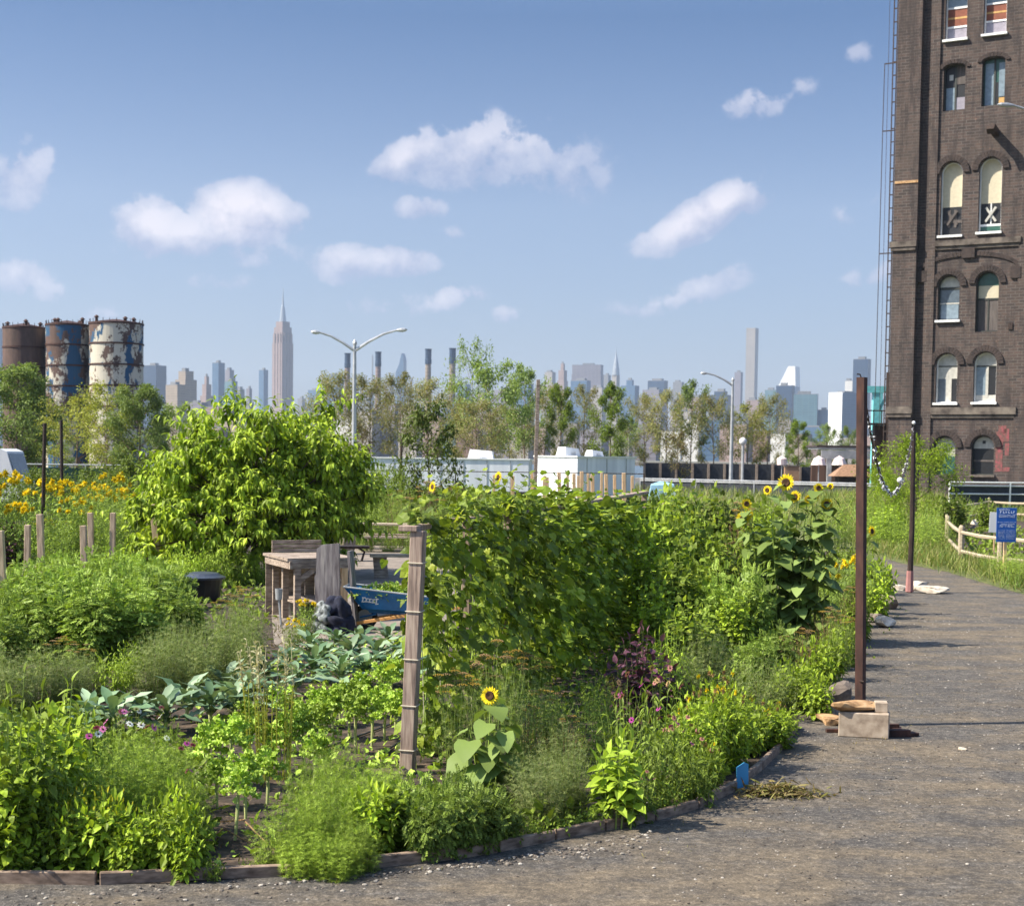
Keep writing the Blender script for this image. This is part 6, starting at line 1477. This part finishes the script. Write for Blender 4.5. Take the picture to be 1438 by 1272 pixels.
# front edge, left to right
put_row('broad', 'leafy_bush', 'bush', '', [(20, 1215, 955, 150, 'tall broad-leaved green bush at the left border'), (62, 1190, 985, 130, 'broad-leaved green bush beside the drooping amaranth'), (-20, 1180, 985, 120, 'leafy bush cut by the left border'), (5, 1228, 1045, 110, 'lower broad-leaved bush in the front left corner'), (70, 1215, 1050, 100, 'broad-leaved bush in front of the drooping amaranth'), (545, 1195, 1095, 90, 'broad-leaved plant between the dill and the marigolds')], 1.25, .95)
put_row('amaranth', 'amaranth', 'amaranth', '', [(84, 1150, 942, 100, 'tall amaranth with long drooping leaves near the left border'), (30, 1180, 1005, 90, 'shorter amaranth at the left border'), (112, 1165, 1000, 80, 'amaranth between the tall one and the cosmos'), (125, 1080, 985, 60, 'small amaranth behind the cosmos')], 1.4, .6)
put_row('cosmos', 'cosmos_plant', 'cosmos', 'feathery cosmos with pink and white flowers, {o} in the front bed', [(150, 1185, 1020, 130), (205, 1180, 1012, 135), (250, 1170, 1040, 110), (178, 1150, 990, 110), (230, 1140, 1000, 100), (268, 1190, 1075, 80)], 1.05, .9, 'cosmos in the front bed')
put_row('pepper', 'pepper_plant', 'pepper plant', 'low bright pepper-like plant along the front board, {o}', [(70, 1222, 1120, 90), (110, 1226, 1128, 90), (150, 1224, 1120, 95), (195, 1226, 1128, 90), (232, 1228, 1120, 95), (266, 1226, 1140, 70), (30, 1226, 1140, 85), (252, 1200, 1100, 70), (520, 1204, 1105, 80), (550, 1180, 1095, 80), (180, 1234, 1165, 60), (258, 1236, 1165, 50)], .62, .72, 'low leafy plants along the front board')
put_row('yellowish', 'yellow_leaved_plant', 'plant', 'yellow-leaved small plant above the front board, {o}', [(95, 1222, 1105, 70), (135, 1218, 1100, 80), (168, 1222, 1112, 60)], .52, .62, 'yellow-leaved plants in the front bed')
put_row('purple', 'dark_basil', 'basil', '', [(252, 1185, 1115, 55, 'dark purple leafy plant right of the cosmos'), (902, 1035, 880, 100, 'tall purple amaranth in front of the bean trellis'), (1005, 870, 770, 70, 'dark purplish plant left of the sunflower clump'), (12, 800, 735, 60, 'reddish dark plant at the left border behind stakes'), (940, 1010, 930, 60, 'small purple plant right of the purple amaranth')], 1.05, .65)
put_row('dill', 'dill_plant', 'dill', 'fine feathery green dill bush, {o} near the front board', [(405, 1215, 1110, 110), (455, 1205, 1060, 100), (500, 1222, 1135, 80), (430, 1228, 1150, 90), (440, 1180, 1030, 100), (520, 1165, 1055, 95), (545, 1140, 1062, 80), (480, 1150, 1020, 80), (470, 1232, 1165, 80), (945, 920, 850, 60)], .8, .8, 'feathery dill in the front bed')
put_row('marigold', 'marigold_plant', 'marigold', 'dense dark green marigold bush, {o} along the front board', [(582, 1190, 1092, 110), (628, 1200, 1098, 120), (672, 1192, 1100, 110), (640, 1165, 1082, 110), (700, 1185, 1120, 80), (598, 1206, 1120, 80)], .6, .9, 'dark marigold bushes along the front board')
put_row('fennel', 'dark_fennel', 'fennel', 'wispy dark herb, {o} in the shaded front bed', [(760, 1165, 1045, 110), (800, 1150, 1040, 100), (735, 1140, 1050, 90), (785, 1120, 1010, 95), (960, 1000, 910, 90), (985, 985, 880, 100), (1010, 960, 885, 80)], 1.15, .95, 'wispy dark herbs in the front bed')
put_row('low', 'low_plant', 'plant', 'low leafy plant beside the edging board, {o}', [(715, 1188, 1150, 60), (750, 1180, 1142, 60), (790, 1172, 1132, 70), (830, 1164, 1128, 60), (905, 1150, 1110, 60), (940, 1140, 1095, 60), (350, 1228, 1205, 40), (300, 1236, 1200, 40), (680, 1198, 1165, 50), (880, 1158, 1120, 60), (980, 1128, 1080, 60)], .24, .55, 'low plants along the edging')
put_row('lime', 'lime_basil', 'basil', '', [(866, 1160, 1026, 85, 'glossy lime-green broad-leaved plant right of the sunflower')], .75, .5)
put_row('coneflower', 'coneflower', 'coneflower', 'pink coneflower clump, {o} in the bed', [(905, 1140, 985, 90), (935, 1132, 1010, 80), (880, 1110, 950, 90), (925, 1100, 940, 90), (960, 1120, 1010, 80), (900, 1152, 1085, 70), (980, 1130, 1040, 80)], .8, .65, 'pink coneflowers in the front bed')
put_row('lantana', 'flowering_shrub', 'shrub', 'bright green mounded shrub with small orange blooms, {o} by the path', [(985, 1090, 965, 110), (1012, 1080, 965, 110), (1045, 1060, 975, 105), (1080, 1050, 990, 90), (1010, 1050, 940, 110), (960, 1075, 990, 90), (1020, 1078, 1020, 60), (990, 1112, 1040, 70), (1095, 1030, 985, 70)], .66, .9, 'bright mounded shrubs by the path')
put_row('greybush', 'grey_herb', 'herb', 'grey-green wiry herb bush, {o} by the path', [(1060, 1010, 905, 100), (1090, 1000, 915, 90), (1035, 990, 915, 80), (1112, 1000, 940, 70), (1130, 985, 930, 60), (330, 1000, 940, 50)], .75, .9, 'grey-green wiry herbs by the path')
put_row('celosia', 'lime_herb', 'herb', '', [(938, 1010, 868, 80, 'bright lime-yellow upright herb right of the bean trellis'), (1020, 960, 905, 50, 'small lime herb left of the tall sunflower clump'), (920, 985, 885, 60, 'lime herb directly beside the purple amaranth')], .75, .75)
put_row('fennelf', 'fennel_plant', 'fennel', 'fennel with flat yellow-brown flower heads, {o}', [(640, 1090, 935, 90), (700, 1095, 900, 100), (735, 1080, 910, 90), (665, 1060, 925, 90), (610, 1060, 960, 80), (770, 1060, 960, 90), (340, 925, 820, 60), (320, 930, 835, 60), (85, 985, 890, 60), (110, 975, 905, 60), (1180, 940, 860, 60), (590, 780, 690, 70)], 1.35, .85, 'flowering fennel around the beds')
# hedge of grey-brown fennel left
put_row('fennel', 'grey_fennel', 'fennel', 'soft grey-green fennel bush, {o} in the hedge left of the potting bench', [(215, 985, 880, 90), (255, 975, 868, 100), (295, 965, 855, 100), (330, 955, 840, 90), (355, 945, 845, 60), (240, 960, 870, 90), (20, 1010, 905, 100), (60, 1000, 900, 100), (95, 995, 910, 80), (-10, 1000, 900, 80), (280, 985, 890, 80), (345, 970, 880, 60), (125, 985, 915, 60)], 1.15, .95, 'grey-green fennel hedge')
put_row('greenhedge', 'small_shrub', 'shrub', '', [(160, 985, 908, 75, 'small bright green shrub between the grey fennel bushes'), (185, 965, 895, 50, 'small bright shrub behind the kale row')], .75, 1.0)
# tomatoes
TM = [(10, 925, 790, 110), (70, 930, 790, 120), (130, 935, 785, 120), (185, 930, 790, 115), (235, 915, 790, 105), (40, 905, 775, 110), (100, 900, 772, 110), (160, 900, 768, 110), (215, 890, 768, 105), (262, 900, 815, 70), (20, 870, 765, 100), (80, 865, 760, 100), (140, 860, 755, 100), (195, 860, 758, 95), (240, 855, 770, 80), (0, 955, 830, 100), (-20, 900, 780, 90), (110, 840, 752, 90), (170, 835, 752, 90)]
TM = [(a, b, c + 20, d) for a, b, c, d in TM]
put_row('tomato', 'tomato_plant', 'tomato plant', 'bright green tomato plant, {o} in the staked patch', TM, 1.3, 1.15, 'tomato plants in the staked patch')
# back left flowers
put_row('yelflower', 'yellow_daisy_bush', 'flower', 'tall bush with yellow daisies at the back left, {o}', [(5, 790, 655, 80), (55, 785, 672, 80), (90, 790, 668, 80), (130, 785, 678, 80), (25, 800, 700, 70), (160, 780, 665, 70), (175, 790, 680, 70), (105, 800, 700, 70), (-15, 800, 668, 70)], 1.6, 1.05, 'yellow daisies at the back left')
put_row('wild', 'wild_shrub', 'shrub', 'feathery mid-green wild shrub, {o}', [(120, 800, 665, 80), (150, 795, 668, 80), (185, 800, 670, 80), (75, 810, 715, 70), (215, 800, 690, 70), (560, 770, 665, 70), (520, 765, 672, 60), (630, 775, 685, 70), (585, 765, 672, 60), (490, 770, 690, 60), (540, 760, 700, 60), (670, 780, 690, 70), (1215, 850, 760, 60), (1200, 880, 790, 70), (1150, 900, 820, 70), (1185, 920, 850, 70), (1160, 940, 880, 60), (780, 1060, 980, 80), (825, 1075, 975, 80), (855, 1050, 955, 80), (765, 1025, 955, 70), (835, 1010, 945, 70), (720, 1020, 950, 70)], 1.05, .95, 'wild shrubs between the beds')
put_row('brownwild', 'seeding_shrub', 'shrub', 'brownish seeding shrub, {o}', [(560, 765, 685, 60), (600, 770, 672, 70), (640, 770, 675, 60), (1040, 830, 700, 70), (1015, 850, 760, 60), (1130, 940, 880, 70), (1165, 920, 850, 70), (1195, 900, 820, 60), (1030, 900, 800, 70), (1100, 950, 890, 50), (670, 770, 690, 50), (800, 1085, 1000, 70), (870, 1010, 930, 60), (745, 1070, 985, 60)], 1.1, .9, 'brownish seeding shrubs')
# masses between trellis and sunflower clump
VB = [(905, 900, 700, 90), (935, 890, 685, 90), (965, 880, 690, 90), (990, 870, 705, 80), (950, 920, 760, 90), (985, 915, 770, 90), (920, 940, 800, 80), (1010, 900, 740, 80), (1045, 880, 730, 80), (1030, 930, 820, 70), (960, 960, 840, 80), (900, 850, 685, 80), (1060, 850, 690, 70), (1000, 800, 680, 80), (1045, 800, 684, 80), (1080, 810, 690, 70), (955, 800, 676, 80), (905, 790, 680, 70), (925, 830, 680, 80), (985, 950, 850, 70), (860, 830, 690, 70)]
put_row('vinebush', 'leafy_vine_mound', 'vine', 'tall bright leafy mound right of the trellis, {o}', VB, 1.6, 1.05, 'leafy mounds right of the trellis')
put_row('tomato', 'tomato_plant', 'tomato plant', 'pale green bushy plant left of the sunflower clump, {o}', [(1010, 925, 800, 80), (990, 900, 790, 70), (1055, 920, 790, 70), (1090, 960, 880, 70), (1060, 970, 890, 70)], 1.3, 1.15, 'pale bushy plants left of the sunflowers')
put_row('pepper', 'border_plant', 'plant', 'leafy border plant at the path edge, {o}', [(1130, 1000, 920, 70), (1150, 980, 900, 60), (1105, 990, 930, 60), (1170, 955, 880, 60), (1150, 1010, 950, 50), (1205, 900, 840, 50), (1230, 868, 800, 55), (1185, 935, 870, 50), (1238, 848, 790, 50), (1215, 835, 770, 60)], .62, .72, 'leafy border plants at the path edge')
put_row('yelflower', 'yellow_flowered_plant', 'flower', '', [(1195, 880, 775, 55, 'yellow-flowered plant left of the rusty pole'), (1165, 890, 790, 50, 'yellow-flowered plant at the right foot of the tall sunflowers')], 1.6, 1.05)
# yellow stalks & pale seed heads
p = G(380, 1095); e = thing('yellow_stalks', 'clump of upright yellow-green stalks with pale grassy seed heads among the kale', 'plant', p)
nb, n2 = NB(), NB(); h0 = P(380, 962, p.y).z; h1 = P(370, 905, p.y).z
for k in range(26):
    x, y = RS.uniform(-.17, .17), RS.uniform(-.1, .1); t_ = (x * 1.3 + RS.uniform(-.04, .04), y, h0 * RS.uniform(.8, 1.05)); nb.tube([(x, y, 0), t_], [.006, .004], 4, cap=False)
    tt = np.linspace(.3, 1, 14)[:, None]; pos = np.array([x, y, 0]) * (1 - tt) + np.array(t_) * tt; put(nb, L_DIAN, pos, RS.normal(size=(14, 3)) * np.array([.5, .5, .3]) + np.array([0, 0, .6]), .035, 1, 1)
    if k % 2:
        q = (t_[0] + RS.uniform(-.08, .03), t_[1], h1 * RS.uniform(.85, 1.05)); n2.tube([t_, q], .0025, 3, cap=False); tt = np.linspace(0, 1, 26)[:, None]
        put(n2, L_DIAN, np.array(t_) * (1 - tt) + np.array(q) * tt, RS.normal(size=(26, 3)) + np.array([0, 0, .4]), RS.uniform(.03, .07, 26), 1)
nb.build('stalks', [plain('yellow_stalk', (.42, .42, .05, 1), .6), F['yellow']], e); n2.build('seed_heads', F['seed'], e)
# single sunflower and the tall clump
p = G(684, 1135); H = P(688, 976, p.y).z
sp = sunflower('sunflower', [(0, 0, H, .02, -.02, .072, (-.25, -1, .15)), (.05, .05, H * .75, .08, -.05, 0, (0, -1, 0)), (-.06, .04, H * .7, -.08, -.05, 0, (0, -1, 0))], .27, 17, .12, .012)
stand(sp, 'sunflower', 'single low sunflower in front of the bean trellis', 'sunflower', 0, 0, None, 0, loc=p)
pc = G(1120, 905); zz = lambda px, v: P(px, v, pc.y)
HD = [(1103, 678, .125), (1075, 688, .07), (1047, 708, .08), (1052, 722, .07), (1044, 728, .10), (1120, 698, .09), (1147, 686, .08), (1143, 697, .09), (1159, 708, .09), (1166, 683, .055), (1135, 702, .06)]
stalks = []
for i, (hx, hy, r) in enumerate(HD):
    q = zz(hx, hy) - pc; bx_ = q.x * .6 + RS.uniform(-.06, .06); by_ = RS.uniform(-.25, .25)
    stalks.append((bx_, by_, q.z, q.x - bx_, RS.uniform(-.1, .1) , r * 1.0, ((-.35, -1, .15), (-.7, -.8, .1), (.2, -1, .2), (-.1, -1, -.1))[i % 4]))
for k in range(9): stalks.append((RS.uniform(-.4, .4), RS.uniform(-.3, .2), 1.9 + RS.uniform(-.7, .1), RS.uniform(-.15, .15), 0, 0, (0, -1, 0)))
sp = sunflower('sunflower', stalks, .31, 19, .08, .013)
stand(sp, 'sunflower_clump', 'tall clump of sunflowers with many yellow heads left of the rusty pole', 'sunflower', 0, 0, None, 0, loc=pc)
pc = G(1205, 862); stalks = []
for hx, hy, r, tl in ((1221, 746, .10, (.75, -.75, .1)), (1160, 800, .0, (0, -1, 0)), (1190, 790, 0, (0, -1, 0)), (1235, 800, 0, (0, -1, 0)), (1180, 812, .07, (-.3, -1, .3))):
    q = P(hx, hy, pc.y) - pc; stalks.append((q.x * .5, RS.uniform(-.2, .2), q.z, q.x * .5, 0, r, tl))
sp = sunflower('sunflower', stalks, .26, 16, .1, .011)
stand(sp, 'sunflower_clump', 'lower sunflower clump behind the rusty pole with one side-facing head', 'sunflower', 0, 0, None, 0, loc=pc)
for hx, hy, pb, lab in ((700, 670, 775, 'lone sunflower head rising left of the pale stakes'), (608, 684, 775, 'sunflower near the dark leaning pole')):
    p = G(hx, pb); H = P(hx, hy, p.y).z; sp = sunflower('sunflower', [(0, 0, H, 0, 0, .16, (-.8, -.6, .1))], .3, 9, .15, .014); stand(sp, 'sunflower', lab, 'sunflower', 0, 0, None, 0, loc=p)
# marigolds in front of the planks
put_row('yelflower', 'yellow_flower_clump', 'flower', '', [(430, 900, 838, 45, 'small yellow-flowered plant at the foot of the silvery plank'), (412, 915, 868, 40, 'leafy plant with yellow buds before the potting bench'), (95, 770, 730, 60, 'orange flowers behind the right dark pole'), (60, 770, 728, 60, 'orange flowers between the two dark poles'), (1012, 1045, 960, 50, 'yellow-flowered plant inside the bright mounded shrubs')], 1.6, 1.05)
put_row('greenhedge', 'potted_plant', 'plant', '', [(482, 762, 727, 46, 'bright yellow-green plant in the barrel planter')], .75, 1.0)
put_row('greenhedge', 'low_hedge', 'shrub', 'low yellow-green shrub under the bright green tree, {o}', [(265, 825, 765, 60), (300, 825, 762, 60), (335, 822, 765, 60), (365, 820, 768, 50), (240, 830, 775, 50)], .75, 1.0, 'low shrubs under the bright green tree')
put_row('wild', 'patio_weed', 'shrub', 'low green weeds behind the far picnic table, {o}', [(515, 775, 745, 40), (545, 775, 748, 40), (575, 775, 745, 40), (600, 775, 740, 50), (462, 780, 740, 50), (640, 800, 700, 60), (670, 800, 700, 60)], 1.05, .95, 'weeds behind the picnic table')
# ------------------------------------------------------------------ the big bright tree
def dense_tree(h, rx, ry, lf, T, ls, nclump, per, trunk_r):
    s, l = NB(), NB(); s.tube([(0, 0, 0), (.05, .03, h * .2), (0, 0, h * .45)], [trunk_r, trunk_r * .8, trunk_r * .5], 8)
    for i in range(nclump):
        u = (i + .5) / nclump; ph = math.acos(1 - 1.62 * u); az_ = i * 2.39996; k = RS.uniform(.62, 1.08) * (1 + .10 * math.sin(az_ * 2 + 1) + .07 * math.sin(ph * 5))
        c = np.array([rx * math.sin(ph) * math.cos(az_) * k, ry * math.sin(ph) * math.sin(az_) * k, h * .40 + (h * .58) * math.cos(ph) * k])
        c[2] = max(c[2], .25); c[0] += (c[2] / h - .45) * 1.1 * (1 if c[0] > 0 else .7); c *= RS.uniform(.93, 1.05)
        b = np.array([0, 0, h * .25]); s.tube(bez(b, (b + c) / 2 + np.array([0, 0, .2]), c, 5), list(np.linspace(trunk_r * .35, .012, 5)), 5, cap=False)
        out = nrm((c - np.array([0, 0, h * .35]))[None])[0]
        for j in range(11):
            tgt = c + RS.normal(size=3) * .24 * np.array([1.2, 1.2, .8]) + out * .22 + np.array([0, 0, .12])
            shoot(None, l, tuple(c - out * .3), tuple(tgt), T, per, ls, .15, .55, .75, .004, .1, upj=.3, mid=(c + tgt) / 2 + np.array([0, 0, .15]))
    return proto('tree', [('trunk', s.mesh('trunk', MT['bark']), None), ('crown', l.mesh('crown', F[lf]), None)])
p = G(352, 812); H = P(380, 585, p.y).z; w = 320 * p.y / FPX
pt_ = dense_tree(H, w / 2 * .92, w / 2 * .85, 'peach', leaf_t(.42, 3, .5, .2), .23, 165, 15, .12)
stand(pt_, 'fruit_tree', 'large rounded bright green tree with long drooping leaves left of the potting bench', 'tree', 0, 0, None, .3, loc=(p.x, p.y + .4, 0))
# ------------------------------------------------------------------ ground cover (uncountable)
def scatter(name, poly_px, n, T, lf, size, hgt=.12, z0=0, mats=None, clump=3):
    pts = [G(*q) for q in poly_px]; xs = [p.x for p in pts]; ys = [p.y for p in pts]; nb = NB(); out = []
    poly = [(p.x, p.y) for p in pts]; m_ = len(poly)
    def inside(X, Y):
        c = np.zeros(len(X), bool)
        for i in range(m_):
            x1_, y1_ = poly[i]; x2_, y2_ = poly[(i + 1) % m_]
            cond = ((y1_ > Y) != (y2_ > Y)) & (X < (x2_ - x1_) * (Y - y1_) / (y2_ - y1_ + 1e-12) + x1_); c ^= cond
        return c
    X = RS.uniform(min(xs), max(xs), n * 4); Y = RS.uniform(min(ys), max(ys), n * 4); k = inside(X, Y); X, Y = X[k][:n], Y[k][:n]; n = len(X)
    f = (np.sin(X * 2.3 + Y * 1.1) * np.sin(Y * 1.9 - X * .7) + 1) / 2; keep = RS.uniform(size=n) < .35 + .65 * f; X, Y = X[keep], Y[keep]; n = len(X)
    X = np.repeat(X, clump) + RS.normal(size=n * clump) * size * .5; Y = np.repeat(Y, clump) + RS.normal(size=n * clump) * size * .5; n *= clump
    pos = np.stack([X, Y, z0 + RS.uniform(0, 1, n) ** 1.5 * hgt], 1)
    d = RS.normal(size=(n, 3)) + np.array([0, 0, .9 if T is not L_BLADE else 3.0]); put(nb, T, pos, d, size * RS.uniform(.5, 1.2, n), .8)
    return nb.build(name, F[lf], kind='stuff')
scatter('ground_cover', [(560, 1195), (700, 1190), (850, 1160), (980, 1130), (1100, 1045), (1118, 1010), (1130, 960), (1190, 890), (1230, 840), (1200, 780), (1000, 770), (700, 800), (640, 1000)], 9000, L_OV, 'mid', .10, .22)
scatter('ground_cover', [(0, 1236), (290, 1236), (290, 1150), (280, 1060), (120, 1010), (-100, 1000), (-150, 1230)], 5000, L_OV, 'mid', .08, .15)
scatter('ground_cover', [(-150, 1000), (380, 940), (380, 840), (300, 780), (0, 740), (-150, 760)], 5000, L_OV, 'mid', .12, .2)
scatter('kale_bed_weeds', [(290, 1232), (560, 1205), (640, 1040), (620, 900), (470, 900), (300, 960), (260, 1060)], 1100, L_OV, 'curly', .085, .10)
scatter('fallen_leaves', [(290, 1232), (560, 1205), (640, 1040), (620, 900), (470, 900), (300, 960), (260, 1060)], 500, L_NARROW, 'dry', .07, .03)
scatter('fallen_leaves', [(375, 960), (470, 945), (450, 880), (390, 870)], 500, L_NARROW, 'dry', .08, .03)
# tall grass on the verge
scatter('lawn_grass', [(640, 735), (1000, 770), (1250, 735), (1330, 700), (1100, 690), (800, 690)], 9000, L_BLADE, 'grass', .8, .1, clump=2)
scatter('lawn_grass', [(420, 740), (640, 745), (700, 700), (420, 705)], 2500, L_OV, 'mid', .4, .9, clump=2)
scatter('verge_grass', [(1215, 776), (1262, 789), (1330, 802), (1400, 822), (1450, 836), (1450, 800), (1340, 790), (1322, 752), (1200, 716), (1180, 740)], 11000, L_BLADE, 'grass', .42, .05, clump=3)
scatter('verge_grass', [(1210, 745), (1330, 748), (1345, 715), (1240, 700), (1150, 704)], 5000, L_BLADE, 'grass', .9, .08, clump=2)
scatter('verge_grass', [(1340, 735), (1450, 735), (1500, 715), (1350, 712)], 2500, L_BLADE, 'grass', .6, .05, clump=2)
scatter('round_bed_cover', [(1345, 785), (1440, 800), (1440, 742), (1350, 745)], 700, L_OV, 'mid', .16, .1)
put_row('wild', 'verge_weed', 'shrub', 'tall grassy weed on the verge right of the rusty pole, {o}', [(1240, 772, 705, 70), (1270, 775, 715, 70), (1300, 778, 712, 70), (1325, 772, 715, 60), (1225, 765, 690, 70), (1260, 760, 700, 60), (1410, 815, 770, 60), (1436, 825, 765, 60), (1390, 808, 778, 50), (1350, 742, 692, 50), (1305, 765, 700, 60), (1425, 818, 775, 50), (1180, 770, 690, 70), (1145, 770, 690, 60)], 1.05, .95, 'tall weeds on the grass verge')
put_row('vinebush', 'verge_bush', 'bush', '', [(1248, 770, 700, 60, 'dark leafy bush at the left foot of the slim pole'), (1338, 755, 688, 50, 'green plant behind the left end of the round fence'), (1385, 745, 695, 36, 'small young plant inside the round fence')], 1.6, 1.05)
# pebbles on the path (uncountable)
def pebbles(name, poly, n, s0, s1, mat):
    pts = [G(*q) for q in poly]; xs = [p.x for p in pts]; ys = [p.y for p in pts]; nb = NB(); k = 0
    bm = bmesh.new(); bmesh.ops.create_icosphere(bm, subdivisions=1, radius=1); tv = np.array([tuple(v.co) for v in bm.verts]); tf = np.array([tuple(v.index for v in f.verts) for f in bm.faces]); bm.free()
    X = RS.uniform(0, 1, n); Y = RS.uniform(0, 1, n); a, b, c, d = [np.array((p.x, p.y)) for p in pts]
    XY = (1 - Y)[:, None] * (a + (b - a) * X[:, None]) + Y[:, None] * (d + (c - d) * X[:, None])
    sz = s0 + (s1 - s0) * RS.uniform(0, 1, n) ** 3; M = frames(RS.normal(size=(n, 3)), 1) * sz[:, None, None]; M[:, :, 2] *= .7
    M[:, 2, :] *= .55
    nb.inst((tv, [tf]), M, np.stack([XY[:, 0], XY[:, 1], sz * .2], 1)); nb.build(name, mat, kind='stuff')
MT['peb'] = fol('pebble', [(.06, .055, .05, 1), (.12, .10, .085, 1), (.22, .19, .16, 1), (.45, .42, .37, 1)], 0, .9, .1)
pebbles('path_pebbles', [(-60, 1300), (1500, 1300), (1500, 860), (1230, 860)], 5200, .003, .016, MT['peb'])
pebbles('edge_gravel', [(240, 1254), (640, 1222), (920, 1166), (900, 1200)], 800, .003, .022, MT['peb'])
pebbles('edge_gravel', [(-40, 1250), (-40, 1280), (560, 1262), (560, 1226)], 420, .003, .02, MT['peb'])
pebbles('path_pebbles', [(900, 1300), (1500, 1300), (1500, 900), (1140, 1060)], 3500, .003, .012, MT['peb'])
scatter('path_litter', [(560, 1215), (1150, 1130), (1160, 1000), (1280, 860), (1330, 900), (1260, 1120), (900, 1230), (300, 1262)], 420, L_NARROW, 'dry', .035, .004)
scatter('path_weeds', [(1150, 1010), (1180, 960), (1230, 880), (1262, 850), (1275, 862), (1225, 930), (1190, 1000)], 160, L_OV, 'mid', .04, .03)
# bed details: twigs and drip hose
for i, (a, b, lab) in enumerate((((275, 1195), (352, 1190), 'thin dry twig lying across the bare soil near the front board'), ((300, 1160), (385, 1200), 'longer curved dry stem on the bare soil left of the dill'))):
    p0, p1 = G(*a), G(*b); nb = NB(); nb.tube([(0, 0, .03), (p1 - p0) * .5 + Vector((0, .02, .14)), (p1 - p0) + Vector((0, 0, .03))], [.007, .006, .004], 5); o = nb.build('dry_twig', MT['twig'], None, label=lab, cat='twig'); o.location = p0
for i, (path, lab) in enumerate((([(430, 1062), (520, 1030), (625, 990)], 'thin black drip hose along the curly kale row, behind'), ([(500, 1085), (560, 1045), (640, 1000)], 'thin black drip hose along the curly kale row, in front'))):
    q = [G(*a) for a in path]; nb = NB(); nb.tube([(v - q[0]) + Vector((0, 0, .02)) for v in q], .009, 6); o = nb.build('drip_hose', MT['black'], None, label=lab, cat='hose'); o.location = q[0]
resolve_labels()
